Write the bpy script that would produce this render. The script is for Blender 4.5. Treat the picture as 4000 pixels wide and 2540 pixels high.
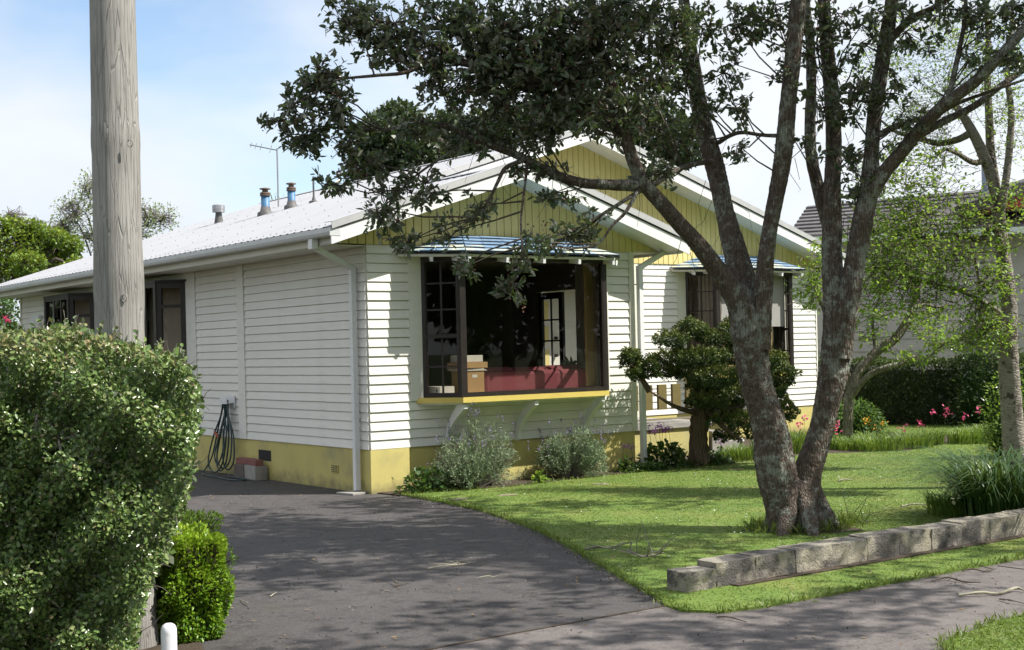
import bpy, math, random
import numpy as np
from mathutils import Matrix, Vector

for o in list(bpy.data.objects):
    bpy.data.objects.remove(o)
sc = bpy.context.scene
COL = sc.collection
rng = np.random.default_rng(7)
random.seed(7)
PI = math.pi

# ---------------------------------------------------------------- camera
F = 5290.0; PX, PY = 2000.0, 1366.6; ROLL = 0.0237        # focal length and horizon point, in pixels of the 4000 px photograph
CAM = np.array([-8.449, -14.624, 1.737])
FW = np.array([0.589, 0.808, 0.0]); FW /= np.linalg.norm(FW)
RT = np.array([FW[1], -FW[0], 0.0]); UP = np.array([0.0, 0.0, 1.0])
_n = math.hypot(1, ROLL)
cam_data = bpy.data.cameras.new('camera')
cam_data.sensor_width = 36.0
cam_data.lens = F / 4000.0 * 36.0
cam_data.shift_y = (PY - 1270.0) / 4000.0
cam_data.clip_start = 0.1
cam_data.clip_end = 3000.0
cam = bpy.data.objects.new('camera', cam_data)
COL.objects.link(cam)
iR = (RT - ROLL * UP) / _n; iU = (ROLL * RT + UP) / _n
cam.matrix_world = Matrix(((iR[0], iU[0], -FW[0], CAM[0]), (iR[1], iU[1], -FW[1], CAM[1]),
                           (iR[2], iU[2], -FW[2], CAM[2]), (0, 0, 0, 1)))
sc.camera = cam

# ---------------------------------------------------------------- light
SUN_AZ, SUN_EL = math.radians(45.0), math.radians(51.0)    # measured from the front wall's normal (-y) towards +x
SDIR = np.array([math.sin(SUN_AZ) * math.cos(SUN_EL), -math.cos(SUN_AZ) * math.cos(SUN_EL), math.sin(SUN_EL)])
sun_data = bpy.data.lights.new('sun', 'SUN')
sun_data.energy = 4.4
sun_data.angle = math.radians(0.53)
sun_data.color = (1.0, 0.955, 0.88)
sun = bpy.data.objects.new('sun', sun_data)
COL.objects.link(sun)
sun.rotation_euler = Vector((-SDIR[0], -SDIR[1], -SDIR[2])).to_track_quat('-Z', 'Y').to_euler()
sun.location = (10, -10, 20)

world = bpy.data.worlds.new('World')
sc.world = world
world.use_nodes = True
wn = world.node_tree
for n in list(wn.nodes):
    wn.nodes.remove(n)
wo = wn.nodes.new('ShaderNodeOutputWorld'); wb = wn.nodes.new('ShaderNodeBackground')
sky = wn.nodes.new('ShaderNodeTexSky'); sky.sky_type = 'NISHITA'; sky.sun_disc = False
sky.sun_elevation = SUN_EL
sky.sun_rotation = math.atan2(SDIR[0], SDIR[1])
sky.air_density = 1.0; sky.dust_density = 0.6; sky.ozone_density = 1.2
tc = wn.nodes.new('ShaderNodeTexCoord')
mp = wn.nodes.new('ShaderNodeMapping'); mp.inputs['Scale'].default_value = (1.0, 1.0, 2.2)
mp.inputs['Location'].default_value = (0.3, 0.15, 0.0)
nz = wn.nodes.new('ShaderNodeTexNoise'); nz.inputs['Scale'].default_value = 2.1
nz.inputs['Detail'].default_value = 6.0; nz.inputs['Roughness'].default_value = 0.5
ramp = wn.nodes.new('ShaderNodeValToRGB')
ramp.color_ramp.elements[0].position = 0.33; ramp.color_ramp.elements[0].color = (0.04, 0.04, 0.04, 1)
ramp.color_ramp.elements[1].position = 0.49; ramp.color_ramp.elements[1].color = (0.97, 0.97, 0.97, 1)
mix = wn.nodes.new('ShaderNodeMix'); mix.data_type = 'RGBA'
wn.links.new(tc.outputs['Generated'], mp.inputs['Vector'])
wn.links.new(mp.outputs['Vector'], nz.inputs['Vector'])
wn.links.new(nz.outputs['Fac'], ramp.inputs['Fac'])
wn.links.new(ramp.outputs['Color'], mix.inputs[0])
wn.links.new(sky.outputs['Color'], mix.inputs[6])
nz2 = wn.nodes.new('ShaderNodeTexNoise'); nz2.inputs['Scale'].default_value = 3.6; nz2.inputs['Detail'].default_value = 5.0
wn.links.new(mp.outputs['Vector'], nz2.inputs['Vector'])
cmix = wn.nodes.new('ShaderNodeMix'); cmix.data_type = 'RGBA'                 # cloud tops and greyer cloud bases
cr2 = wn.nodes.new('ShaderNodeMapRange'); cr2.inputs['From Min'].default_value = 0.36; cr2.inputs['From Max'].default_value = 0.62
wn.links.new(nz2.outputs['Fac'], cr2.inputs['Value']); wn.links.new(cr2.outputs['Result'], cmix.inputs[0])
cmix.inputs[6].default_value = (3.9, 4.25, 4.7, 1); cmix.inputs[7].default_value = (4.85, 5.05, 5.3, 1)
wn.links.new(cmix.outputs[2], mix.inputs[7])
wn.links.new(mix.outputs[2], wb.inputs['Color'])
wb.inputs['Strength'].default_value = 0.115
wn.links.new(wb.outputs['Background'], wo.inputs['Surface'])

vs = sc.view_settings
vs.view_transform = 'Standard'; vs.look = 'None'; vs.gamma = 1.0; vs.use_curve_mapping = False
vs.exposure = 0.82
sc.render.engine = 'CYCLES'
cy = sc.cycles
cy.max_bounces = 5; cy.diffuse_bounces = 2; cy.glossy_bounces = 2; cy.transmission_bounces = 3
cy.transparent_max_bounces = 8; cy.caustics_reflective = False; cy.caustics_refractive = False
cy.use_denoising = True; cy.use_adaptive_sampling = True; cy.adaptive_threshold = 0.02
cy.sample_clamp_indirect = 6.0

# ---------------------------------------------------------------- measuring helpers (photograph pixel -> point in the place)
def _ray(px, py):
    dx, dy = px - PX, py - PY
    u = (dx - ROLL * dy) / _n; v = (ROLL * dx + dy) / _n
    return FW + RT * (u / F) - UP * (v / F)
def at(px, py, depth):
    return CAM + _ray(px, py) * depth
def gz(px, py, z=0.0):
    r = _ray(px, py); return CAM + r * ((z - CAM[2]) / r[2])
def on_y(px, py, Y):
    r = _ray(px, py); return CAM + r * ((Y - CAM[1]) / r[1])
def on_x(px, py, X):
    r = _ray(px, py); return CAM + r * ((X - CAM[0]) / r[0])
def depth_of(p):
    return float((np.asarray(p, float) - CAM) @ FW)

# ---------------------------------------------------------------- object helpers
ORG = {}
def tag(o, label=None, cat=None, group=None, kind=None):
    if label: o['label'] = label
    if cat: o['category'] = cat
    if group: o['group'] = group
    if kind: o['kind'] = kind
    return o
def empty(name, loc, label=None, cat=None, group=None):
    o = bpy.data.objects.new(name, None)
    o.empty_display_size = 0.2
    COL.objects.link(o)
    o.location = tuple(float(c) for c in loc)
    ORG[o.name] = np.array(loc, float)
    return tag(o, label, cat, group)
def _link(name, me, parent, origin):
    o = bpy.data.objects.new(name, me)
    COL.objects.link(o)
    if parent is not None:
        o.parent = parent
        ORG[o.name] = np.array(ORG[parent.name])
    else:
        o.location = tuple(float(c) for c in origin)
        ORG[o.name] = np.array(origin, float)
    return o
def np_mesh(name, V, faces, mat, parent=None, origin=None, smooth=False, rnd=None):
    """V (n,3) in world coordinates; faces = list of int arrays (m,k)"""
    V = np.asarray(V, np.float32)
    if parent is not None: org = ORG[parent.name]
    else: org = np.array(origin if origin is not None else (0, 0, 0), float)
    V = V - org.astype(np.float32)
    if isinstance(faces, np.ndarray): faces = [faces]
    me = bpy.data.meshes.new(name)
    nl = sum(f.size for f in faces); nf = sum(len(f) for f in faces)
    me.vertices.add(len(V)); me.vertices.foreach_set('co', V.ravel())
    me.loops.add(nl); me.polygons.add(nf)
    me.loops.foreach_set('vertex_index', np.concatenate([f.ravel() for f in faces]).astype(np.int32))
    tot = np.concatenate([np.full(len(f), f.shape[1], np.int32) for f in faces])
    me.polygons.foreach_set('loop_start', (np.cumsum(tot) - tot).astype(np.int32))
    me.polygons.foreach_set('loop_total', tot)
    if smooth: me.polygons.foreach_set('use_smooth', np.ones(nf, bool))
    if rnd is not None:
        a = me.attributes.new('rnd', 'FLOAT', 'POINT'); a.data.foreach_set('value', np.asarray(rnd, np.float32))
    me.update(calc_edges=True)
    if mat is not None: me.materials.append(mat)
    return _link(name, me, parent, org)

class MB:
    """collects boxes, prisms and tubes, then links them as ONE mesh object"""
    def __init__(s): s.v = []; s.f = []; s.m = []; s.cm = 0
    def add(s, vs, fs):
        b = len(s.v); s.v += [tuple(map(float, p)) for p in vs]
        for f in fs: s.f.append(tuple(b + i for i in f)); s.m.append(s.cm)
        return s
    def box(s, x0, x1, y0, y1, z0, z1):
        return s.add([(x0, y0, z0), (x1, y0, z0), (x1, y1, z0), (x0, y1, z0), (x0, y0, z1), (x1, y0, z1), (x1, y1, z1), (x0, y1, z1)],
                     [(0, 3, 2, 1), (4, 5, 6, 7), (0, 1, 5, 4), (1, 2, 6, 5), (2, 3, 7, 6), (3, 0, 4, 7)])
    def hexa(s, a, b):
        """a, b: two quads (4 points each), joined into a solid"""
        return s.add(list(a) + list(b), [(0, 1, 2, 3), (7, 6, 5, 4), (0, 4, 5, 1), (1, 5, 6, 2), (2, 6, 7, 3), (3, 7, 4, 0)])
    def prism(s, a, b):
        n = len(a)
        return s.add(list(a) + list(b), [tuple(range(n)), tuple(range(2 * n - 1, n - 1, -1))] + [(i, i + n, (i + 1) % n + n, (i + 1) % n) for i in range(n)])
    def bar(s, p, q, w, h, up=(0, 0, 1)):
        p = np.array(p, float); q = np.array(q, float); d = q - p; d /= np.linalg.norm(d)
        u = np.array(up, float); sd = np.cross(d, u); sd /= np.linalg.norm(sd); u = np.cross(sd, d)
        sd = sd * w / 2; u = u * h / 2
        return s.hexa([p - sd - u, p + sd - u, p + sd + u, p - sd + u], [q - sd - u, q + sd - u, q + sd + u, q - sd + u])
    def tube(s, pts, rad, n=8, cap=True):
        V, Fc = tube_arrays(pts, rad, n)
        s.add(V, [tuple(f) for f in Fc])
        if cap:
            b = len(s.v) - len(V)
            s.f.append(tuple(b + i for i in range(n - 1, -1, -1))); s.m.append(s.cm)
            s.f.append(tuple(b + len(V) - n + i for i in range(n))); s.m.append(s.cm)
        return s
    def build(s, name, mat, parent=None, origin=None, smooth=False, bevel=0.0):
        org = ORG[parent.name] if parent is not None else np.array(origin if origin is not None else (0, 0, 0), float)
        me = bpy.data.meshes.new(name)
        me.from_pydata([tuple(np.array(p) - org) for p in s.v], [], s.f)
        mats = mat if isinstance(mat, (list, tuple)) else [mat]
        for m in mats: me.materials.append(m)
        if len(mats) > 1: me.polygons.foreach_set('material_index', np.array(s.m, np.int32))
        if smooth: me.polygons.foreach_set('use_smooth', np.ones(len(me.polygons), bool))
        me.update()
        o = _link(name, me, parent, org)
        if bevel:
            md = o.modifiers.new('bevel', 'BEVEL'); md.width = bevel; md.segments = 2; md.limit_method = 'ANGLE'
        return o

def frames(P):
    P = np.asarray(P, float); T = np.gradient(P, axis=0); T /= np.linalg.norm(T, axis=1)[:, None] + 1e-9
    ref = np.array([0.3, 0.2, 1.0]) if abs(T[0] @ np.array([0, 0, 1.0])) < 0.8 else np.array([1.0, 0.2, 0.1])
    A = []; a = np.cross(T[0], ref); a /= np.linalg.norm(a)
    for t in T:
        a = a - t * (a @ t); a /= np.linalg.norm(a) + 1e-9; A.append(a)
    A = np.array(A); return T, A, np.cross(T, A)
def tube_arrays(P, R, n=8):
    P = np.asarray(P, float); R = np.broadcast_to(np.asarray(R, float), (len(P),))
    T, A, B = frames(P); th = np.arange(n) * 2 * PI / n
    V = P[:, None, :] + R[:, None, None] * (np.cos(th)[None, :, None] * A[:, None, :] + np.sin(th)[None, :, None] * B[:, None, :])
    i = np.arange(len(P) - 1)[:, None] * n; j = np.arange(n)[None, :]; k = (j + 1) % n
    Fc = np.stack([i + j, i + k, i + n + k, i + n + j], -1).reshape(-1, 4)
    return V.reshape(-1, 3), Fc
def smooth_path(P, R=None, m=6):
    """Catmull-Rom through the points"""
    P = np.asarray(P, float); Q = np.vstack([2 * P[0] - P[1], P, 2 * P[-1] - P[-2]])
    out = []
    for i in range(1, len(Q) - 2):
        for t in np.linspace(0, 1, m, endpoint=False):
            a, b, c, d = Q[i - 1], Q[i], Q[i + 1], Q[i + 2]
            out.append(0.5 * (2 * b + (c - a) * t + (2 * a - 5 * b + 4 * c - d) * t * t + (3 * b - a - 3 * c + d) * t ** 3))
    out.append(P[-1]); out = np.array(out)
    if R is None: return out
    return out, np.interp(np.linspace(0, len(P) - 1, len(out)), np.arange(len(P)), R)

# ---------------------------------------------------------------- materials
def new_mat(name):
    m = bpy.data.materials.new(name); m.use_nodes = True
    nt = m.node_tree
    return m, nt, nt.nodes['Principled BSDF'], nt.nodes['Material Output']
def N(nt, kind, **kw):
    n = nt.nodes.new(kind)
    for k, v in kw.items():
        if k in n.inputs: n.inputs[k].default_value = v
        else: setattr(n, k, v)
    return n
def coords(nt, scale=(1, 1, 1), obj=True):
    t = N(nt, 'ShaderNodeTexCoord'); mpn = N(nt, 'ShaderNodeMapping'); mpn.inputs['Scale'].default_value = scale
    nt.links.new(t.outputs['Object' if obj else 'Generated'], mpn.inputs['Vector'])
    return mpn.outputs['Vector']
def rgb(c): return (c[0], c[1], c[2], 1.0)
def mixc(nt, fac, a, b, blend='MIX'):
    m = N(nt, 'ShaderNodeMix', data_type='RGBA', blend_type=blend)
    if isinstance(fac, (int, float)): m.inputs[0].default_value = fac
    else: nt.links.new(fac, m.inputs[0])
    for s, i in ((a, 6), (b, 7)):
        if isinstance(s, (tuple, list)): m.inputs[i].default_value = rgb(s)
        else: nt.links.new(s, m.inputs[i])
    return m.outputs[2]
def rampf(nt, src, lo, hi):
    r = N(nt, 'ShaderNodeMapRange'); r.inputs['From Min'].default_value = lo; r.inputs['From Max'].default_value = hi
    nt.links.new(src, r.inputs['Value']); return r.outputs['Result']
def surf(name, c1, c2=None, scale=6.0, rough=0.6, bump=0.0, bscale=60.0, stretch=(1, 1, 1), metal=0.0, spec=0.5,
         c3=None, scale3=2.0, lo3=0.55, hi3=0.7, vary=0.0, lo=0.35, hi=0.65, detail=6.0, rvar=0.0):
    m, nt, b, out = new_mat(name)
    vec = coords(nt, stretch)
    b.inputs['Roughness'].default_value = rough; b.inputs['Metallic'].default_value = metal
    b.inputs['Specular IOR Level'].default_value = spec
    nz = N(nt, 'ShaderNodeTexNoise', Scale=scale, Detail=detail, Roughness=0.6); nt.links.new(vec, nz.inputs['Vector'])
    col = mixc(nt, rampf(nt, nz.outputs['Fac'], lo, hi), c1, c2 if c2 else c1)
    if c3:
        n3 = N(nt, 'ShaderNodeTexNoise', Scale=scale3, Detail=8.0, Roughness=0.65); nt.links.new(vec, n3.inputs['Vector'])
        col = mixc(nt, rampf(nt, n3.outputs['Fac'], lo3, hi3), col, c3)
    if vary:
        oi = N(nt, 'ShaderNodeObjectInfo'); hs = N(nt, 'ShaderNodeHueSaturation')
        nt.links.new(col, hs.inputs['Color'])
        nt.links.new(rampf_out(nt, oi.outputs['Random'], 1 - vary, 1 + vary), hs.inputs['Value']); col = hs.outputs['Color']
    nt.links.new(col, b.inputs['Base Color'])
    if rvar: 
        nt.links.new(rampf_out(nt, nz.outputs['Fac'], rough - rvar, rough + rvar), b.inputs['Roughness'])
    if bump:
        n2 = N(nt, 'ShaderNodeTexNoise', Scale=bscale, Detail=6.0, Roughness=0.65); nt.links.new(vec, n2.inputs['Vector'])
        bp = N(nt, 'ShaderNodeBump', Strength=bump, Distance=0.02); nt.links.new(n2.outputs['Fac'], bp.inputs['Height'])
        nt.links.new(bp.outputs['Normal'], b.inputs['Normal'])
    return m
def rampf_out(nt, src, a, b):
    r = N(nt, 'ShaderNodeMapRange'); r.inputs['To Min'].default_value = a; r.inputs['To Max'].default_value = b
    nt.links.new(src, r.inputs['Value']); return r.outputs['Result']
def leaf_mat(name, cols, rough=0.45, trans=0.25, under=None, spec=0.5, tcol=None):
    """cols: 2 to 4 leaf colours picked by the leaf's own random number"""
    m, nt, b, out = new_mat(name)
    at_ = N(nt, 'ShaderNodeAttribute', attribute_name='rnd')
    cr = N(nt, 'ShaderNodeValToRGB'); e = cr.color_ramp.elements
    e[0].position = 0.0; e[0].color = rgb(cols[0]); e[1].position = 1.0; e[1].color = rgb(cols[-1])
    for i, c in enumerate(cols[1:-1]):
        k = e.new((i + 1) / (len(cols) - 1)); k.color = rgb(c)
    nt.links.new(at_.outputs['Fac'], cr.inputs['Fac'])
    col = cr.outputs['Color']
    if under:
        g = N(nt, 'ShaderNodeNewGeometry'); col = mixc(nt, g.outputs['Backfacing'], col, under)
    nt.links.new(col, b.inputs['Base Color'])
    b.inputs['Roughness'].default_value = rough; b.inputs['Specular IOR Level'].default_value = spec
    if trans:
        t = N(nt, 'ShaderNodeBsdfTranslucent'); ms = N(nt, 'ShaderNodeMixShader'); ms.inputs[0].default_value = trans
        nt.links.new(mixc(nt, 0.5, cr.outputs['Color'], tcol if tcol else (0.25, 0.4, 0.05)), t.inputs['Color'])
        nt.links.new(b.outputs['BSDF'], ms.inputs[1]); nt.links.new(t.outputs['BSDF'], ms.inputs[2])
        nt.links.new(ms.outputs['Shader'], out.inputs['Surface'])
    return m

M = {}
M['weatherboard'] = surf('weatherboard_paint', (0.81, 0.795, 0.725), (0.77, 0.757, 0.69), 3.0, 0.5, 0.05, 90, (1, 1, 4), vary=0.03, c3=(0.66, 0.65, 0.58), scale3=1.4, lo3=0.52, hi3=0.80)
M['white'] = surf('white_trim_paint', (0.78, 0.785, 0.78), (0.73, 0.74, 0.74), 4.0, 0.45, 0.04, 80)
M['cream'] = surf('cream_trim_paint', (0.74, 0.73, 0.62), (0.70, 0.69, 0.57), 4.0, 0.5, 0.05, 70)
M['soffit'] = surf('soffit_paint', (0.72, 0.71, 0.62), (0.66, 0.65, 0.55), 2.0, 0.6, 0.03, 60)
M['yellow'] = surf('yellow_gable_paint', (0.735, 0.625, 0.265), (0.685, 0.575, 0.235), 5.0, 0.55, 0.08, 60, (3, 3, 0.4), vary=0.04)
M['foundation'] = surf('yellow_plaster_paint', (0.60, 0.525, 0.18), (0.545, 0.47, 0.16), 3.0, 0.75, 0.35, 120, c3=(0.36, 0.33, 0.17), scale3=1.6, lo3=0.50, hi3=0.75)
M['sill'] = surf('yellow_sill_paint', (0.64, 0.50, 0.13), (0.58, 0.45, 0.11), 4.0, 0.5, 0.05, 60)
M['gap'] = surf('dark_groove', (0.46, 0.40, 0.16), (0.42, 0.36, 0.14), 8.0, 0.8)
M['roof'] = surf('pale_roof_steel', (0.37, 0.37, 0.385), (0.355, 0.355, 0.37), 1.2, 0.42, 0.02, 30, c3=(0.31, 0.31, 0.32), scale3=0.8, lo3=0.52, hi3=0.75)
M['gutter'] = surf('gutter_paint', (0.66, 0.68, 0.69), (0.60, 0.62, 0.63), 5.0, 0.4, 0.03, 50)
M['flashing'] = surf('grey_flashing', (0.50, 0.50, 0.50), (0.44, 0.44, 0.45), 5.0, 0.4)
M['frame'] = surf('bronze_aluminium', (0.016, 0.012, 0.011), (0.026, 0.019, 0.017), 8.0, 0.38, 0.02, 80)
M['black'] = surf('black_gap', (0.012, 0.012, 0.012), (0.018, 0.018, 0.018), 5.0, 0.8)
M['shingle'] = surf('blue_shingle', (0.13, 0.22, 0.34), (0.17, 0.27, 0.39), 14.0, 0.7, 0.4, 160, c3=(0.48, 0.50, 0.36), scale3=9.0, lo3=0.60, hi3=0.70, vary=0.10)
M['shingle_moss'] = surf('lichened_shingle', (0.20, 0.31, 0.43), (0.30, 0.38, 0.42), 14.0, 0.8, 0.5, 160, c3=(0.55, 0.55, 0.40), scale3=7.0, lo3=0.44, hi3=0.56, vary=0.10)
M['slate_edge'] = surf('dark_shingle_edge', (0.02, 0.035, 0.06), (0.03, 0.05, 0.09), 8.0, 0.8)
M['concrete'] = surf('weathered_concrete', (0.34, 0.32, 0.29), (0.27, 0.255, 0.235), 5.0, 0.85, 0.4, 60, c3=(0.18, 0.18, 0.15), scale3=3.0)
M['steel'] = surf('galvanised_steel', (0.45, 0.45, 0.46), (0.36, 0.36, 0.37), 6.0, 0.38, 0.05, 60, metal=0.7)
M['rust'] = surf('rusty_cowl', (0.10, 0.06, 0.04), (0.16, 0.12, 0.09), 12.0, 0.7, 0.2, 80)
M['blue'] = surf('blue_pipe_paint', (0.05, 0.15, 0.29), (0.065, 0.18, 0.32), 6.0, 0.5, 0.05, 60)
M['lead'] = surf('lead_flashing', (0.075, 0.072, 0.07), (0.12, 0.115, 0.11), 10.0, 0.6, 0.2, 50)
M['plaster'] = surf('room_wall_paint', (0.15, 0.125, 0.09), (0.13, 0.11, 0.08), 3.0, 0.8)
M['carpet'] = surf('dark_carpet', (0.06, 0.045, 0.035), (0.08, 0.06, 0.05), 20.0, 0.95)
M['bay_inner'] = surf('bay_lining', (0.42, 0.31, 0.15), (0.38, 0.28, 0.13), 4.0, 0.7)
M['door_white'] = surf('door_white_paint', (0.72, 0.70, 0.63), (0.68, 0.66, 0.6), 3.0, 0.45)
M['sofa'] = surf('red_upholstery', (0.20, 0.042, 0.052), (0.17, 0.036, 0.045), 30.0, 0.85, 0.15, 200)
M['card'] = surf('brown_cardboard', (0.40, 0.24, 0.10), (0.36, 0.215, 0.09), 6.0, 0.8)
M['card_white'] = surf('white_card', (0.62, 0.58, 0.50), (0.57, 0.53, 0.46), 6.0, 0.8)
M['curtain'] = surf('curtain_cloth', (0.30, 0.29, 0.22), (0.25, 0.24, 0.18), 8.0, 0.9)
M['net'] = surf('pale_curtain', (0.45, 0.38, 0.32), (0.40, 0.33, 0.28), 8.0, 0.9)
M['brass'] = surf('brass_edge', (0.5, 0.36, 0.12), (0.45, 0.32, 0.1), 8.0, 0.35, metal=0.8)
M['rubber'] = surf('green_hose_rubber', (0.018, 0.040, 0.045), (0.025, 0.055, 0.055), 9.0, 0.45)
M['brick'] = surf('red_brick', (0.20, 0.08, 0.07), (0.26, 0.11, 0.09), 25.0, 0.85, 0.4, 90)
M['rail'] = surf('grey_rail_paint', (0.20, 0.17, 0.12), (0.26, 0.22, 0.16), 9.0, 0.6)
M['rail_panel'] = surf('olive_rail_panel', (0.17, 0.13, 0.04), (0.14, 0.11, 0.035), 6.0, 0.6, 0.1, 60)
M['bollard'] = surf('white_marker_plastic', (0.74, 0.74, 0.76), (0.66, 0.66, 0.68), 9.0, 0.4, 0.05, 40, c3=(0.42, 0.41, 0.38), scale3=11.0, lo3=0.56, hi3=0.75)

def splash(m, c=(0.17, 0.145, 0.08), h=0.26):
    """soil splashed up the foot of a wall"""
    nt = m.node_tree; b = nt.nodes['Principled BSDF']; src = b.inputs['Base Color'].links[0].from_socket
    t = N(nt, 'ShaderNodeTexCoord'); sp = N(nt, 'ShaderNodeSeparateXYZ'); nt.links.new(t.outputs['Object'], sp.inputs[0])
    nz = N(nt, 'ShaderNodeTexNoise', Scale=5.0, Detail=9.0, Roughness=0.7); nt.links.new(t.outputs['Object'], nz.inputs['Vector'])
    a = N(nt, 'ShaderNodeMath', operation='MULTIPLY_ADD'); a.inputs[1].default_value = -0.55; nt.links.new(nz.outputs['Fac'], a.inputs[0]); nt.links.new(sp.outputs['Z'], a.inputs[2])
    f = rampf(nt, a.outputs[0], -0.12, -0.32); f2 = N(nt, 'ShaderNodeMath', operation='MULTIPLY'); f2.inputs[1].default_value = 0.7; nt.links.new(f, f2.inputs[0])
    nt.links.new(mixc(nt, f2.outputs[0], src, c), b.inputs['Base Color'])
splash(M['foundation'])
def glass_mat(name, tint=(0.80, 0.80, 0.78), refl=1.0):
    m, nt, b, out = new_mat(name); nt.nodes.remove(b)
    tr = N(nt, 'ShaderNodeBsdfTransparent'); tr.inputs['Color'].default_value = rgb(tint)
    gl = N(nt, 'ShaderNodeBsdfGlossy'); gl.inputs['Roughness'].default_value = 0.015; gl.inputs['Color'].default_value = (refl, refl, refl, 1)
    fr = N(nt, 'ShaderNodeFresnel', IOR=1.5); ms = N(nt, 'ShaderNodeMixShader')
    ge = N(nt, 'ShaderNodeNewGeometry'); nt.links.new(rampf_out(nt, ge.outputs['Backfacing'], 1.5, 1 / 1.5), fr.inputs['IOR'])   # same reflectance from both sides of the thin pane
    nt.links.new(fr.outputs['Fac'], ms.inputs[0]); nt.links.new(tr.outputs['BSDF'], ms.inputs[1]); nt.links.new(gl.outputs['BSDF'], ms.inputs[2])
    nt.links.new(ms.outputs['Shader'], out.inputs['Surface'])
    return m
M['glass'] = glass_mat('window_glass', refl=0.6)
# ================================================================ the setting
M['blind'] = surf('white_blind', (0.62, 0.60, 0.60), (0.58, 0.56, 0.56), 3, 0.8)
M['ground'] = surf('far_grass_ground', (0.05, 0.085, 0.022), (0.075, 0.10, 0.03), 2.5, 0.95, 0.2, 40, c3=(0.09, 0.075, 0.045), scale3=0.5)
M['lawn'] = surf('lawn_turf', (0.092, 0.158, 0.020), (0.124, 0.182, 0.025), 2.2, 0.95, 0.15, 160, c3=(0.175, 0.19, 0.045), scale3=1.1, lo3=0.50, hi3=0.72)
M['soil'] = surf('dark_garden_soil', (0.045, 0.033, 0.022), (0.075, 0.055, 0.035), 14.0, 0.95, 0.8, 50)

def asphalt(name, c1, c2, spk):
    m, nt, b, out = new_mat(name)
    vec = coords(nt)
    big = N(nt, 'ShaderNodeTexNoise', Scale=0.9, Detail=8.0, Roughness=0.65); nt.links.new(vec, big.inputs['Vector'])
    fine = N(nt, 'ShaderNodeTexNoise', Scale=42.0, Detail=6.0, Roughness=0.8); nt.links.new(vec, fine.inputs['Vector'])
    vor = N(nt, 'ShaderNodeTexVoronoi', Scale=26.0); nt.links.new(vec, vor.inputs['Vector'])
    col = mixc(nt, rampf(nt, big.outputs['Fac'], 0.35, 0.68), c1, c2)
    col = mixc(nt, rampf(nt, fine.outputs['Fac'], 0.45, 0.70), col, spk)
    mid = N(nt, 'ShaderNodeTexNoise', Scale=5.0, Detail=8.0, Roughness=0.75); nt.links.new(vec, mid.inputs['Vector'])
    dk = mixc(nt, 0.5, col, (0.0, 0.0, 0.0)); col = mixc(nt, rampf(nt, mid.outputs['Fac'], 0.50, 0.66), col, dk)
    chips = N(nt, 'ShaderNodeMath', operation='LESS_THAN'); chips.inputs[1].default_value = 0.16
    nt.links.new(vor.outputs['Distance'], chips.inputs[0])
    col = mixc(nt, chips.outputs[0], col, spk)
    moss = N(nt, 'ShaderNodeTexNoise', Scale=0.55, Detail=9.0, Roughness=0.7); nt.links.new(vec, moss.inputs['Vector'])
    col = mixc(nt, rampf(nt, moss.outputs['Fac'], 0.60, 0.80), col, (0.075, 0.07, 0.045))
    nt.links.new(col, b.inputs['Base Color']); b.inputs['Roughness'].default_value = 0.85
    bp = N(nt, 'ShaderNodeBump', Strength=0.5, Distance=0.006); nt.links.new(fine.outputs['Fac'], bp.inputs['Height'])
    nt.links.new(bp.outputs['Normal'], b.inputs['Normal'])
    return m
M['drive'] = asphalt('driveway_asphalt', (0.044, 0.039, 0.039), (0.066, 0.059, 0.058), (0.10, 0.092, 0.088))
M['path'] = asphalt('footpath_asphalt', (0.098, 0.085, 0.081), (0.135, 0.118, 0.112), (0.18, 0.162, 0.15))
M['road'] = asphalt('road_asphalt', (0.07, 0.07, 0.07), (0.09, 0.09, 0.09), (0.12, 0.12, 0.12))

def sheet(name, poly, z, mat, thick=0.0):
    mb = MB()
    top = [(x, y, z) for x, y in poly]
    if thick: mb.prism(top, [(x, y, z - thick) for x, y in poly])
    else: mb.add(top, [tuple(range(len(top)))])
    return tag(mb.build(name, mat), kind='structure')
def ccw(poly):
    a = sum(poly[i][0] * poly[(i + 1) % len(poly)][1] - poly[(i + 1) % len(poly)][0] * poly[i][1] for i in range(len(poly)))
    return poly if a > 0 else poly[::-1]
def inside(poly, x, y):
    r = np.zeros(len(x), bool); n = len(poly)
    for i in range(n):
        x0, y0 = poly[i]; x1, y1 = poly[(i + 1) % n]
        c = ((y0 > y) != (y1 > y)) & (x < (x1 - x0) * (y - y0) / (y1 - y0 + 1e-12) + x0)
        r ^= c
    return r
def wob(poly, step=0.25, amp=0.03, keep=()):
    out = []
    for i in range(len(poly)):
        a = np.array(poly[i]); b = np.array(poly[(i + 1) % len(poly)]); L = np.linalg.norm(b - a); k = max(1, int(L / step))
        if L > 14: k = 1
        for j in range(k):
            p = a + (b - a) * j / k
            out.append((p[0] + (rng.normal() * amp if j else 0), p[1] + (rng.normal() * amp if j else 0)))
    return out

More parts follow.
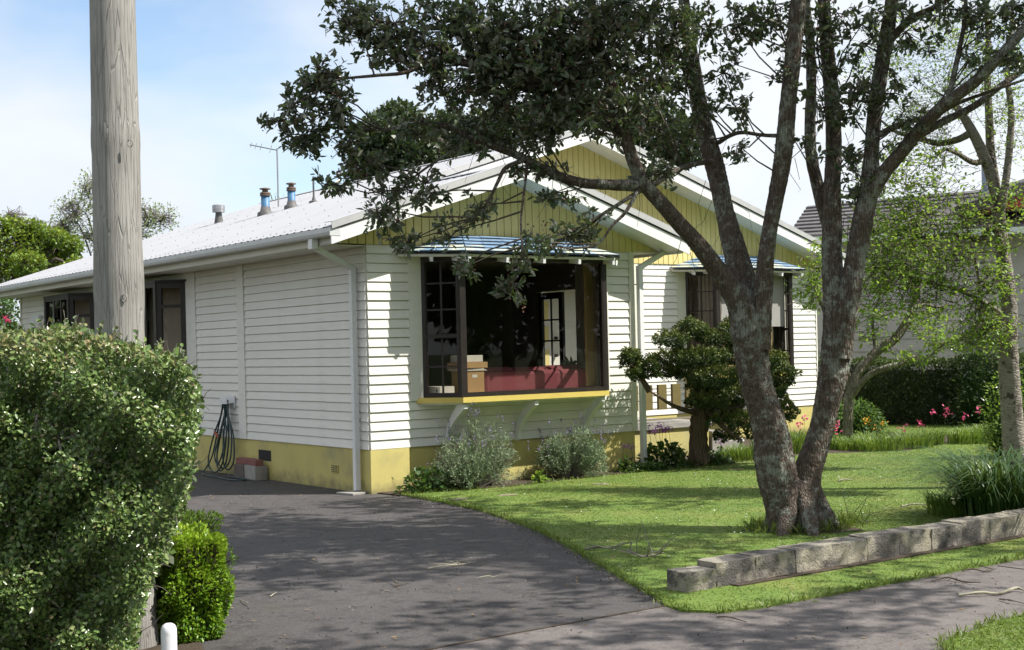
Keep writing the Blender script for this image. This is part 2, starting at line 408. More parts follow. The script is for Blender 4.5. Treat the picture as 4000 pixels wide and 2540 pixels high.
sheet('ground', [(-700, -700), (700, -700), (700, 700), (-700, 700)], -0.03, M['ground'])
EDGE = [tuple(p[:2]) for p in smooth_path([(0.16, -0.42, 0), (0.12, -0.9, 0), (0.02, -1.8, 0), (-0.14, -2.67, 0), (-0.52, -3.9, 0), (-0.98, -5.07, 0), (-1.62, -6.45, 0), (-2.22, -7.75, 0)], m=5)]
sheet('driveway', ccw([(-4.9, 16.0), (0.0, 16.0), (0.0, 0.0), (0.2, 0.0)] + [(x_ + 0.2, y_) for x_, y_ in EDGE] + [(-2.1, -7.87), (-6.2, -7.90)]), -0.010, M['drive'])
sheet('footpath', ccw([(-6.2, -7.905), (-2.1, -7.875), (-2.1, -8.1), (-2.0, -8.2), (-1.9, -8.25), (30, -8.2), (30, -9.8), (-1.0, -9.8), (-1.7, -9.95), (-2.2, -10.5), (-2.6, -11.8), (-2.8, -12.9), (-6.2, -12.9)]), -0.005, M['path'])
sheet('footpath', ccw([(-40, -9.2), (-6.2, -9.2), (-6.2, -10.5), (-40, -10.5)]), -0.006, M['path'])
sheet('road', [(-200, -22), (200, -22), (200, -12.95), (-200, -12.95)], -0.012, M['road'])
LAWN = ccw([(0.16, -0.42)] + EDGE[1:] + [(-2.3, -7.85), (-2.36, -8.1), (-2.22, -8.30), (-1.9, -8.365), (20, -8.33), (20, 8), (12.3, 8), (12.3, -0.2), (9.0, -1.15), (7.6, -0.35), (6.3, -0.42), (5.2, -0.72), (3.3, -0.55), (1.6, -0.80), (0.6, -0.60)])
LAWN = wob(LAWN, 0.22, 0.018)
sheet('lawn', LAWN, 0.012, M['lawn'], 0.04)
VERGE = wob(ccw([(-1.3, -9.66), (30, -9.63), (30, -12.6), (-2.9, -12.6), (-2.7, -11.2), (-2.4, -10.2), (-1.95, -9.8)]), 0.2, 0.02)
sheet('verge', VERGE, 0.012, M['lawn'], 0.04)
BED = ccw([(0.05, 0.3), (0.1, -0.5), (0.6, -0.62), (1.6, -0.82), (3.3, -0.57), (5.2, -0.74), (6.3, -0.44), (7.6, -0.37), (9.0, -1.17), (12.4, -0.2), (12.4, 3.3), (5.0, 3.3), (5.0, 0.3)])
sheet('garden_bed', BED, 0.004, M['soil'])
sheet('hedge_bed', ccw([(-20, -7.9), (-5.5, -7.88), (-4.95, -6.2), (-4.6, -4), (-4.5, 16), (-20, 16)]), -0.004, M['soil'])
MB().box(-200, 200, -12.95, -12.8, -0.05, 0.03).build('kerb', M['concrete'])['kind'] = 'structure'

mb = MB()
jp = smooth_path([(-6.0, -7.91, 0), (-4.6, -7.93, 0), (-3.9, -7.90, 0), (-3.2, -7.885, 0), (-2.3, -7.87, 0)], None, 8)
for a_, b_ in zip(jp[:-1], jp[1:]): mb.bar(a_ + UP * -0.0015, b_ + UP * -0.0015, 0.016 + 0.008 * rng.random(), 0.003)
for x in (0.62, 2.9, 5.2): mb.bar((x, -8.42, -0.0022), (x + 0.03, -9.58, -0.0022), 0.012, 0.003)
mb.build('footpath_joint', M['soil'])['kind'] = 'structure'

# ================================================================ the house
W1, W2, ZF, ZC, LD, Y2 = 4.34, 11.68, 0.537, 3.09, 14.35, 3.05
K = 0.324; XE = -0.70; GO = 0.45; XA = 2.17; XB = 5.84; ZB0 = 3.045
BC, NB = 0.1161, 22
house = empty('house', (0, 0, 0), 'white weatherboard house with yellow gables and a pale metal roof', 'house')

def boards(parent, axis, plane, a, b, z0, n, mat, first=0):
    """n lapped weatherboards; axis 'x' runs along x and faces -y, axis 'y' runs along y and faces -x"""
    prof = [(0.0, 0.0), (0.027, 0.0), (0.027, 0.006), (0.012, 0.109), (0.004, 0.112), (0.0, 0.124)]
    src = None
    for i in range(n):
        z = z0 + (first + i) * BC
        if src is None:
            if axis == 'x':
                A = [(a, plane - o, z + h) for o, h in prof]; B_ = [(b, plane - o, z + h) for o, h in prof]
            else:
                A = [(plane - o, b, z + h) for o, h in prof]; B_ = [(plane - o, a, z + h) for o, h in prof]
            src = MB().prism(B_, A).build('weatherboard', mat, parent); zsrc = z
        else:
            c = src.copy(); COL.objects.link(c); c.parent = parent
            c.location.z = z - zsrc
            if axis == 'x': c.location.y += random.uniform(-0.0015, 0.0015)
            else: c.location.x += random.uniform(-0.0015, 0.0015)

# ---- front wall with the opening of the bay
wf = MB()
wf.box(0.0, 0.79, 0.003, 0.12, ZF, ZC + 0.25); wf.box(3.73, W1, 0.003, 0.12, ZF, ZC + 0.25)
wf.box(0.79, 3.73, 0.003, 0.12, ZF, 1.12); wf.box(0.79, 3.73, 0.003, 0.12, 2.96, ZC + 0.25)
wf = wf.build('wall', [M['plaster']], house)
n_low = 5                                              # boards below the sill
boards(wf, 'x', 0.0, 0.001, W1 - 0.06, ZF, n_low, M['weatherboard'])
boards(wf, 'x', 0.0, 0.001, 0.60, ZF, NB - n_low, M['weatherboard'], n_low)
boards(wf, 'x', 0.0, 3.88, W1 - 0.06, ZF, NB - n_low, M['weatherboard'], n_low)
MB().box(0.60, 0.785, -0.034, 0.0, ZF + n_low * BC, 3.0).build('facing_board', M['weatherboard'], wf)
MB().box(3.735, 3.88, -0.034, 0.0, ZF + n_low * BC, 3.0).build('facing_board', M['weatherboard'], wf)
MB().box(0.785, 3.735, -0.03, 0.0, 2.955, ZC).build('facing_board', M['weatherboard'], wf)
MB().box(W1 - 0.06, W1 + 0.034, -0.036, 0.06, ZF, ZC).build('corner_board', M['cream'], wf)
# ---- left wall
wl = MB()
def wall_y(mb, y0, y1, z0, z1): mb.box(0.003, 0.12, y0, y1, z0, z1)
wall_y(wl, 0.121, 5.62, ZF, ZC + 0.2); wall_y(wl, 7.68, 9.85, ZF, ZC + 0.2); wall_y(wl, 11.95, LD, ZF, ZC + 0.2)
for a, b in ((5.62, 7.68), (9.85, 11.95)):
    wall_y(wl, a, b, ZF, 1.40); wall_y(wl, a, b, 2.93, ZC + 0.2)
wl = wl.build('wall', M['plaster'], house)
boards(wl, 'y', 0.0, 0.001, 3.49, ZF, NB, M['weatherboard'])
boards(wl, 'y', 0.0, 3.72, 5.24, ZF, NB, M['weatherboard'])
boards(wl, 'y', 0.0, 5.24, 8.0, ZF, 7, M['weatherboard'])
boards(wl, 'y', 0.0, 8.0, 9.52, ZF, NB, M['weatherboard'])
boards(wl, 'y', 0.0, 9.52, 12.1, ZF, 7, M['weatherboard'])
boards(wl, 'y', 0.0, 12.1, LD, ZF, NB, M['weatherboard'])
MB().box(-0.04, 0.0, 3.49, 3.72, ZF, ZC).build('cover_strip', M['weatherboard'], wl)
for a, b in ((5.24, 5.60), (7.70, 8.0), (9.52, 9.83), (11.97, 12.1)):
    MB().box(-0.036, 0.0, a, b, ZF + 7 * BC, 2.97).build('facing_board', M['weatherboard'], wl)
for a, b in ((5.24, 8.0), (9.52, 12.1)):
    MB().box(-0.034, 0.0, a, b, 2.965, ZC).build('facing_board', M['weatherboard'], wl)
MB().box(-0.04, 0.06, LD - 0.04, LD + 0.04, ZF, ZC).build('corner_board', M['cream'], wl)
# ---- side wall of the front room, with the glazed door to the porch
ws = MB()
ws.box(W1 - 0.10, W1, 0.121, 1.10, ZF, 3.25); ws.box(W1 - 0.10, W1, 2.12, 4.6, ZF, 3.25); ws.box(W1 - 0.10, W1, 1.10, 2.12, 2.62, 3.25)
ws.build('wall', [M['plaster']], house)
# ---- second front wall and the porch recess
w2 = MB()
w2.box(7.12, 8.27, Y2 + 0.003, Y2 + 0.12, ZF, 3.3); w2.box(10.78, W2, Y2 + 0.003, Y2 + 0.12, ZF, 3.3)
w2.box(8.27, 10.78, Y2 + 0.003, Y2 + 0.12, ZF, 1.16); w2.box(8.27, 10.78, Y2 + 0.003, Y2 + 0.12, 3.06, 3.3)
w2.box(7.12, 7.22, Y2 + 0.121, 3.9, ZF, 3.3)
w2 = w2.build('wall', M['plaster'], house)
boards(w2, 'x', Y2, 7.13, 8.06, ZF, NB + 1, M['weatherboard'])
boards(w2, 'x', Y2, 10.95, W2, ZF, NB + 1, M['weatherboard'])
boards(w2, 'x', Y2, 8.06, 10.95, ZF, 5, M['weatherboard'])
MB().box(8.06, 8.262, Y2 - 0.034, Y2, ZF + 5 * BC, 3.17).build('facing_board', M['cream'], w2)
MB().box(10.79, 10.95, Y2 - 0.034, Y2, ZF + 5 * BC, 3.17).build('facing_board', M['weatherboard'], w2)
MB().box(7.04, 7.13, Y2 - 0.04, Y2 + 0.08, ZF - 0.02, 3.17).build('corner_board', M['cream'], w2)
MB().box(W2, W2 + 0.03, Y2 - 0.032, LD, ZF, 3.2).build('wall', M['weatherboard'], house)
MB().box(0.12, W2, LD - 0.1, LD - 0.041, ZF, 3.2).build('wall', M['weatherboard'], house)
pw = MB().box(W1, 7.12, 3.9, 4.0, ZF - 0.05, 3.25)
pw = pw.build('wall', M['weatherboard'], house)
# ---- foundation
fd = MB()
fd.box(-0.012, 0.55, -0.028, 0.10, -0.1, ZF - 0.004); fd.box(0.55, W1 + 0.01, 0.004, 0.10, -0.1, ZF - 0.004)
fd.box(-0.010, 0.10, 0.10, LD, -0.1, ZF - 0.004); fd.box(W1 - 0.09, W1 + 0.012, 0.10, 4.0, -0.1, ZF - 0.004)
fd.box(7.06, W2 + 0.02, Y2 - 0.012, Y2 + 0.1, -0.1, ZF - 0.004); fd.box(W2 - 0.08, W2 + 0.02, Y2 + 0.1, LD, -0.1, ZF - 0.004)
fd.box(7.06, 7.2, Y2 + 0.1, 3.9, -0.1, ZF - 0.004)
fd = fd.build('foundation', M['foundation'], house)
def grille(y0, y1, z0, z1, mat, rows, cols):
    g = MB(); g.box(-0.024, -0.011, y0, y1, z0, z1); g = g.build('air_vent', mat, house)
    hb = MB(); hy = (y1 - y0) / (cols * 1.6 + 0.6); hz = (z1 - z0) / (rows * 1.6 + 0.6)
    for i in range(cols):
        for j in range(rows):
            a = y0 + hy * (0.6 + i * 1.6); c = z0 + hz * (0.6 + j * 1.6); hb.box(-0.0262, -0.0245, a, a + hy, c, c + hz)
    hb.build('vent_slots', M['black'], g)
grille(0.80, 0.98, 0.20, 0.305, M['foundation'], 4, 4)
def grille_x(x0, x1, z0, z1):
    g = MB().box(x0, x1, -0.008, 0.003, z0, z1).build('air_vent', M['foundation'], house)
    hb = MB(); hx = (x1 - x0) / 7.0; hz = (z1 - z0) / 7.0
    for i in range(4):
        for j in range(4): hb.box(x0 + hx * (0.6 + i * 1.6), x0 + hx * (1.6 + i * 1.6), -0.0105, -0.0085, z0 + hz * (0.6 + j * 1.6), z0 + hz * (1.6 + j * 1.6))
    hb.build('vent_slots', M['black'], g)
grille_x(0.93, 1.15, 0.17, 0.29)
vb = MB().box(-0.05, -0.031, 4.33, 4.62, ZF + 0.01, ZF + 0.125).build('air_vent', M['weatherboard'], house)
vs_ = MB()
for k in range(3): vs_.box(-0.0525, -0.0505, 4.35, 4.60, ZF + 0.025 + k * 0.034, ZF + 0.040 + k * 0.034)
vs_.build('vent_slots', M['black'], vb)

# ---- gable cladding
def zs(x, left=True, apex=XA):                          # underside of the raked soffit
    return ZB0 + K * (x - XE) if x <= apex else ZB0 + K * (apex - XE) - K * (x - apex)
def gable(x0, x1, apex, Y, zb, name):
    t = lambda x: zs(x, apex=apex) + 0.03
    g = MB(); xs = [x0, apex, x1] if x0 < apex else [x0, x1]
    pts = [(x0, zb + 0.004), (x1, zb + 0.004)] + [(x, t(x)) for x in reversed(xs)]
    g.prism([(x, Y - 0.006, z) for x, z in pts], [(x, Y + 0.06, z) for x, z in pts])
    g = g.build(name, M['gap'], house)
    n = int(round((x1 - x0) / 0.1175)); w = (x1 - x0) / n
    for i in range(n):
        a = x0 + i * w + 0.002; b = x0 + (i + 1) * w - 0.004
        dz = 0.0
        if t(a) - zb < 0.03 or t(b) - zb < 0.03:
            if max(t(a), t(b)) - zb < 0.05: continue
        mb = MB()
        def sect(y, s):
            p = [(a + s, zb), (b - s, zb), (b - s, max(t(b - s), zb + 0.004))]
            if a < apex < b: p.append((apex, t(apex)))
            p.append((a + s, max(t(a + s), zb + 0.004)))
            return [(x, y, z) for x, z in p]
        mb.prism(sect(Y - 0.026 - random.uniform(0, 0.002), 0.005), sect(Y - 0.0065, 0.0))
        mb.build('cladding_board', M['yellow'], g)
    return g
gable(-0.60, W1 + 0.60, XA, 0.0, ZC, 'gable')
gable(W1 + 0.02, W2 + 0.62, XB, Y2 - 0.01, 3.18, 'gable')
MB().box(W1 + 0.035, 7.04, Y2 - 0.005, Y2 + 0.3, 3.0, 3.178).build('porch_beam', M['cream'], house)
MB().box(7.13, W2, Y2 - 0.02, Y2, 3.155, 3.178).build('trim_strip', M['cream'], house)

# ---- roof
def zr(x, apex): return (3.255 + K * (x - XE)) if x <= apex else 3.255 + K * (apex - XE) - K * (x - apex)
V, FQ = [], []
def rib_plane(xlo_f, xhi_f, apex, y0, y1):
    """corrugated sheet, ribs running up the slope"""
    per = 0.19; prof = [(0.0, 0.0), (0.115, 0.0), (0.130, 0.007), (0.175, 0.007), (0.19, 0.0)]
    n = int((y1 - y0) / per + 0.5); s = (y1 - y0) / (n * per)
    for i in range(n):
        for j in range(4):
            ya, ha = y0 + (i * per + prof[j][0]) * s, prof[j][1]; yb, hb = y0 + (i * per + prof[j + 1][0]) * s, prof[j + 1][1]
            ym = (ya + yb) / 2; xl, xh = xlo_f(ym), xhi_f(ym)
            b = len(V)
            V.extend([(xl, ya, zr(xl, apex) + ha), (xh, ya, zr(xh, apex) + ha), (xh, yb, zr(xh, apex) + hb), (xl, yb, zr(xl, apex) + hb)])
            FQ.append((b, b + 1, b + 2, b + 3))
rib_plane(lambda y: -0.735, lambda y: XA if y < Y2 - GO else XB, 99, -GO, 14.8)
rib_plane(lambda y: XA, lambda y: W1 + 0.70, XA, -GO, Y2)
rib_plane(lambda y: XB, lambda y: W2 + 0.72, XB, Y2 - GO, 14.8)
roof = np_mesh('roof', np.array(V), np.array(FQ), M['roof'], house)
# thin deck under the sheets keeps the roof space closed
dk = MB()
def deck(xa, xb, apex, ya, yb, d=0.03):
    a = [(xa, ya, zr(xa, apex) - d), (xb, ya, zr(xb, apex) - d), (xb, yb, zr(xb, apex) - d), (xa, yb, zr(xa, apex) - d)]
    dk.hexa([(x, y, z - 0.03) for x, y, z in a], a)
deck(-0.60, XA, 99, -0.43, 14.75); deck(XA, XB, 99, Y2 - 0.4, 14.75); deck(XA, W1 + 0.60, XA, -0.43, Y2); deck(XB, W2 + 0.6, XB, Y2 - 0.4, 14.75)
dk.build('roof_deck', M['soffit'], roof)
def slope_bar(name, xa, xb, apex, ya, yb, z0, z1, mat, parent):
    f = lambda x, d: zs(x, apex=apex) + d
    q = lambda y: [(xa, y, f(xa, z0)), (xb, y, f(xb, z0)), (xb, y, f(xb, z1)), (xa, y, f(xa, z1))]
    return MB().hexa(q(ya), q(yb)).build(name, mat, parent)
for (xl, ap, xh, yg, x0s) in ((XE - 0.03, XA, W1 + 0.72, -GO, None), (XE, XB, W2 + 0.72, Y2 - GO, W1 + 0.1)):
    lo = xl if x0s is None else 2.2
    for a, b in ((lo, ap), (ap, xh)):
        slope_bar('bargeboard', a, b, ap, yg - 0.022, yg, 0.0, 0.160, M['white'], roof)
        slope_bar('rake_flashing', a, b, ap, yg - 0.045, yg - 0.030, 0.182, 0.262, M['flashing'], roof)
        slope_bar('rake_flashing', a, b, ap, yg - 0.045, yg + 0.14, 0.2635, 0.272, M['flashing'], roof)
        slope_bar('soffit', a + (0.1 if a == lo and x0s is None else 0), b - (0.1 if b == xh else 0), ap, yg + 0.002, yg + GO - 0.03, 0.004, 0.016, M['white'], roof)
def ridge(x, ya, yb, apex):
    zt = zr(x, apex) + 0.025; mb = MB(); w = 0.16
    for s in (-1, 1):
        mb.hexa([(x, ya, zt), (x + s * w, ya, zt - w * K), (x + s * w, ya, zt - w * K - 0.006), (x, ya, zt - 0.006)],
                [(x, yb, zt), (x + s * w, yb, zt - w * K), (x + s * w, yb, zt - w * K - 0.006), (x, yb, zt - 0.006)])
    mb.build('ridge_cap', M['roof'], roof)
ridge(XA, -GO - 0.03, Y2 - GO + 0.2, XA); ridge(XB, Y2 - GO - 0.03, 14.83, XB)
# gutters, fascias, soffits
gp = [(-0.61, 3.145), (-0.70, 3.135), (-0.735, 3.150), (-0.750, 3.185), (-0.752, 3.232), (-0.738, 3.236), (-0.730, 3.19), (-0.70, 3.155), (-0.61, 3.16)]
MB().prism([(x, 14.8, z) for x, z in gp], [(x, -GO - 0.02, z) for x, z in gp]).build('gutter', M['gutter'], roof)
MB().box(-0.752, -0.610, -GO - 0.026, -GO - 0.0225, 3.137, 3.234).build('gutter_end', M['gutter'], roof)
mg = lambda x: (W1 - x)
MB().prism([(mg(x), -GO - 0.02, z) for x, z in gp], [(mg(x), Y2 - 0.02, z) for x, z in gp]).build('gutter', M['gutter'], roof)
MB().box(-0.612, -0.590, -GO + 0.002, 14.78, 3.055, 3.215).build('fascia', M['soffit'], roof)
MB().box(W1 + 0.590, W1 + 0.612, -GO + 0.002, Y2 - 0.04, 3.055, 3.215).build('fascia', M['white'], roof)
MB().box(-0.5895, -0.032, -0.03, LD, 3.062, 3.074).build('soffit', M['soffit'], roof)
MB().box(W1 + 0.036, W1 + 0.5895, -0.03, Y2 - 0.045, 3.095, 3.107).build('soffit', M['soffit'], roof)
MB().box(W1, W2, Y2 + 0.0, 4.0, 3.26, 3.28).build('soffit', M['soffit'], roof)
# roof screws in rows along the battens
sv, sf = [], []
for xr in list(np.arange(-0.58, XB - 0.2, 0.86)):
    ys = np.arange(-0.3, 14.7, 0.57 if xr > -0.3 else 0.19)
    for y in ys:
        if xr > XA - 0.05 and y < Y2 - GO + 0.1: continue
        y += random.uniform(-0.01, 0.01); xx = xr + random.uniform(-0.02, 0.02); z = zr(xx, 99) + 0.006; r = 0.0075; b = len(sv)
        for k in range(5):
            t = 2 * PI * k / 5; sv.append((xx + r * math.cos(t), y + 0.05 + r * math.sin(t), z + K * r * math.cos(t)))
        for k in range(5):
            t = 2 * PI * k / 5; sv.append((xx + r * 0.7 * math.cos(t), y + 0.05 + r * 0.7 * math.sin(t), z + K * r * math.cos(t) + 0.012))
        sf.append([tuple(b + 5 + k for k in range(5))] + [(b + k, b + (k + 1) % 5, b + 5 + (k + 1) % 5, b + 5 + k) for k in range(5)])
mb = MB(); mb.v = sv; mb.f = [f for g in sf for f in g]; mb.m = [0] * len(mb.f)
tag(mb.build('roof_screws', M['lead'], roof), kind='stuff')
# black tabs painting the shade at the rib ends above the gutter
mb = MB()
for i in range(int((14.8 + GO) / 0.19)):
    y = -GO + i * 0.19 + 0.152; mb.box(-0.737, -0.7352, y - 0.022, y + 0.022, zr(-0.736, 99) - 0.016, zr(-0.736, 99) + 0.004)
tag(mb.build('rib_end_shade', M['black'], roof), kind='stuff')
# ---- downpipes
dp = MB()
dp.box(-0.715, -0.63, 0.05, 0.15, 3.02, 3.14)
dp.bar((-0.67, 0.10, 3.045), (-0.085, 0.20, 2.80), 0.062, 0.062); dp.box(-0.118, -0.052, 0.165, 0.235, 0.03, 2.815)
dp = dp.build('downpipe', M['white'], house)
MB().box(-0.121, -0.031, 0.160, 0.240, 0.93, 0.945).build('clip', M['white'], dp)
MB().box(-0.121, -0.049, 0.162, 0.238, 2.78, 2.80).build('clip', M['white'], dp)
dp = MB()
dp.bar((W1 + 0.64, -0.11, 3.135), (W1 + 0.10, -0.10, 2.87), 0.065, 0.065); dp.box(W1 + 0.045, W1 + 0.115, -0.135, -0.065, 0.03, 2.89)
dp = dp.build('downpipe', M['white'], house)
MB().box(W1 + 0.040, W1 + 0.120, -0.14, -0.02, 0.95, 0.965).build('clip', M['white'], dp)
MB().box(W1 + 0.040, W1 + 0.120, -0.14, -0.02, 2.62, 2.635).build('clip', M['white'], dp)

# ---- windows
def pt_on(a, b, t): return (a[0] + (b[0] - a[0]) * t, a[1] + (b[1] - a[1]) * t)
def glazed_side(frame, a, b, z0, z1, cols, rows, mid=None, w=0.055, muntin=0.022, rows_low=2, up=None):
    """framed side of a bay from plan point a to plan point b"""
    def post(t, width, za, zb, mb, d=0.06):
        p = pt_on(a, b, t); mb.bar((p[0], p[1], za), (p[0], p[1], zb), width, d, up=(a[1] - b[1], b[0] - a[0], 0))
    L = math.hypot(b[0] - a[0], b[1] - a[1]); e = w / L
    def rail(z, h, mb, d=0.06, t0=0.0, t1=1.0):
        p, q = pt_on(a, b, t0), pt_on(a, b, t1); mb.bar((p[0], p[1], z), (q[0], q[1], z), d, h)
    zones = [(z0, z1, rows)] if mid is None else [(z0, mid, rows_low), (mid, z1, rows)]
    bars = MB()
    for za, zb, r in zones:
        for c in range(1, cols): post(e + (1 - 2 * e) * c / cols, muntin, za + 0.03, zb - 0.03, bars, 0.018)
        for k in range(1, r): rail(za + (zb - za) * k / r, muntin, bars, 0.0175, e, 1 - e)
        if cols > 1 or r > 1: pass
        pa, pb = pt_on(a, b, e * 0.4), pt_on(a, b, 1 - e * 0.4)
        MB().add([(pa[0], pa[1], za + 0.01), (pb[0], pb[1], za + 0.01), (pb[0], pb[1], zb - 0.01), (pa[0], pa[1], zb - 0.01)], [(0, 1, 2, 3)]).build('pane', M['glass'], frame)
    if bars.v: bars.build('glazing_bars', M['frame'], frame)
    fr = MB()
    post(e / 2, w, z0, z1, fr); post(1 - e / 2, w, z0, z1, fr); rail(z0 + w / 2 + 0.001, w, fr, 0.058, e, 1 - e); rail(z1 - w / 2 - 0.001, w, fr, 0.058, e, 1 - e)
    if mid: rail(mid, 0.05, fr, 0.066, e * 0.9, 1 - e * 0.9)
    fr.build('sash_frame', M['frame'], frame)
def bay(A, B, C, D, z0, z1, split, cols=2, rows=3):
    fr = MB()
    for p in (B, C): fr.box(p[0] - 0.035, p[0] + 0.035, p[1] - 0.034, p[1] + 0.034, z0, z1 + 0.002)
    fr.box(B[0] - 0.034, C[0] + 0.034, B[1] - 0.033, B[1] + 0.033, z1 + 0.0012, z1 + 0.05)
    frame = fr.build('window', M['frame'], house)
    glazed_side(frame, A, B, z0, z1, cols, rows, split); glazed_side(frame, B, C, z0, z1, 1, 1); glazed_side(frame, C, D, z0, z1, cols, rows, split)
    return frame
bz0, bz1 = 1.155, 2.935
A, B, C, D = (0.800, -0.012), (1.085, -0.475), (3.425, -0.475), (3.715, -0.012)
bw = bay(A, B, C, D, bz0, bz1, 1.93)
def sill_shape(A, B, C, D, o, z0, z1):
    p = [(A[0] - 0.09 - o, A[1] + 0.012), (B[0] - o * 0.6, B[1] - o), (C[0] + o * 0.6, C[1] - o), (D[0] + 0.09 + o, D[1] + 0.012)]
    return MB().prism([(x, y, z1) for x, y in p], [(x, y, z0) for x, y in p])
sill_shape(A, B, C, D, 0.045, 1.085, 1.152).build('sill', M['sill'], bw)
sill_shape(A, B, C, D, -0.01, 1.060, 1.083).build('sill_lining', M['weatherboard'], bw)
p = [(0.80, 0.13), (0.82, -0.01), (1.10, -0.44), (3.41, -0.44), (3.70, -0.01), (3.72, 0.13)]
MB().prism([(x, y, 1.176) for x, y in p], [(x, y, 1.1535) for x, y in p]).build('window_shelf', M['card_white'], bw)
MB().prism([(x, y, 2.99) for x, y in p], [(x, y, 2.938) for x, y in p]).build('bay_ceiling', M['bay_inner'], bw)
def bracket(x, Y, z_top, d, z_bot):
    pr = [(0.0, z_bot), (0.0, z_bot - 0.02), (-0.035, z_bot - 0.02)]
    n = 9
    for i in range(n + 1):
        t = i / n; pr.append((-0.05 - (d - 0.05) * (t ** 1.6), z_bot + (z_top - 0.05 - z_bot) * t ** 0.85))
    pr += [(-d, z_top), (-d + 0.15, z_top)]
    for i in range(n, -1, -1):
        t = i / n; pr.append((-0.0 - (d - 0.17) * (t ** 1.6), z_bot + (z_top - z_bot) * (0.05 + 0.93 * t ** 0.85)))
    a = [(x - 0.028, Y + o, z) for o, z in pr]; b = [(x + 0.028, Y + o, z) for o, z in pr]
    return MB().prism(a, b)
for x in (1.12, 2.24, 3.38): bracket(x, -0.022, 1.058, 0.46, 0.545).build('bracket', M['white'], bw)
A2, B2, C2, D2 = (8.285, Y2 - 0.012), (8.56, 2.55), (10.45, 2.55), (10.765, Y2 - 0.012)
bw2 = bay(A2, B2, C2, D2, 1.20, 3.03, 2.0)
sill_shape(A2, B2, C2, D2, 0.045, 1.13, 1.198).build('sill', M['sill'], bw2)
p2 = [(8.29, 3.17), (8.30, 3.04), (8.58, 2.585), (10.43, 2.585), (10.74, 3.04), (10.76, 3.17)]
MB().prism([(x, y, 1.222) for x, y in p2], [(x, y, 1.1995) for x, y in p2]).build('window_shelf', M['card_white'], bw2)
MB().prism([(x, y, 3.10) for x, y in p2], [(x, y, 3.033) for x, y in p2]).build('bay_ceiling', M['bay_inner'], bw2)
for x in (8.6, 9.5, 10.4): bracket(x, Y2 - 0.022, 1.10, 0.46, 0.545).build('bracket', M['white'], bw2)
# side-wall bays
for ya, yb in ((5.62, 7.68), (9.85, 11.95)):
    a, b, c, d = (-0.012, ya), (-0.36, ya + 0.36), (-0.36, yb - 0.36), (-0.012, yb)
    fr = MB()
    for q in (b, c): fr.box(q[0] - 0.034, q[0] + 0.034, q[1] - 0.035, q[1] + 0.035, 1.42, 2.93)
    fr.box(-0.393, -0.327, ya + 0.326, yb - 0.326, 2.928, 2.9315)
    fr = fr.build('window', M['frame'], house)
    glazed_side(fr, b, a, 1.42, 2.93, 1, 1, 2.55, 0.09, rows_low=1); glazed_side(fr, c, b, 1.42, 2.93, 3, 1, None, 0.07, 0.06); glazed_side(fr, d, c, 1.42, 2.93, 1, 1, 2.55, 0.09, rows_low=1)
    q = [(-0.006, ya - 0.10), (-0.40, ya + 0.32), (-0.40, yb - 0.32), (-0.006, yb + 0.10)]
    MB().prism([(x, y, 1.35) for x, y in q], [(x, y, 1.418) for x, y in q]).build('sill', M['sill'], fr)
    MB().prism([(x, y, 2.932) for x, y in q], [(x, y, 2.965) for x, y in q]).build('window_head', M['frame'], fr)
    MB().box(0.2, 0.21, ya - 0.2, yb + 0.2, 1.2, 3.0).build('curtain', M['net'], fr)
# small white window and meter box near the far end
sw = MB()
sw.box(-0.05, -0.031, 12.14, 12.48, 1.95, 2.86); sw = sw.build('window', M['white'], house)
MB().add([(-0.0525, 12.19, 2.0), (-0.0525, 12.43, 2.0), (-0.0525, 12.43, 2.80), (-0.0525, 12.19, 2.80)], [(0, 1, 2, 3)]).build('pane', surf('dark_pane', (0.05, 0.06, 0.05), (0.08, 0.09, 0.08), 3, 0.08), sw)
mbx = MB().box(-0.10, -0.031, 12.95, 13.55, 2.12, 2.66).build('meter_box', M['white'], house)
MB().box(-0.103, -0.1005, 13.05, 13.42, 2.30, 2.42).build('meter_window', M['frame'], mbx)

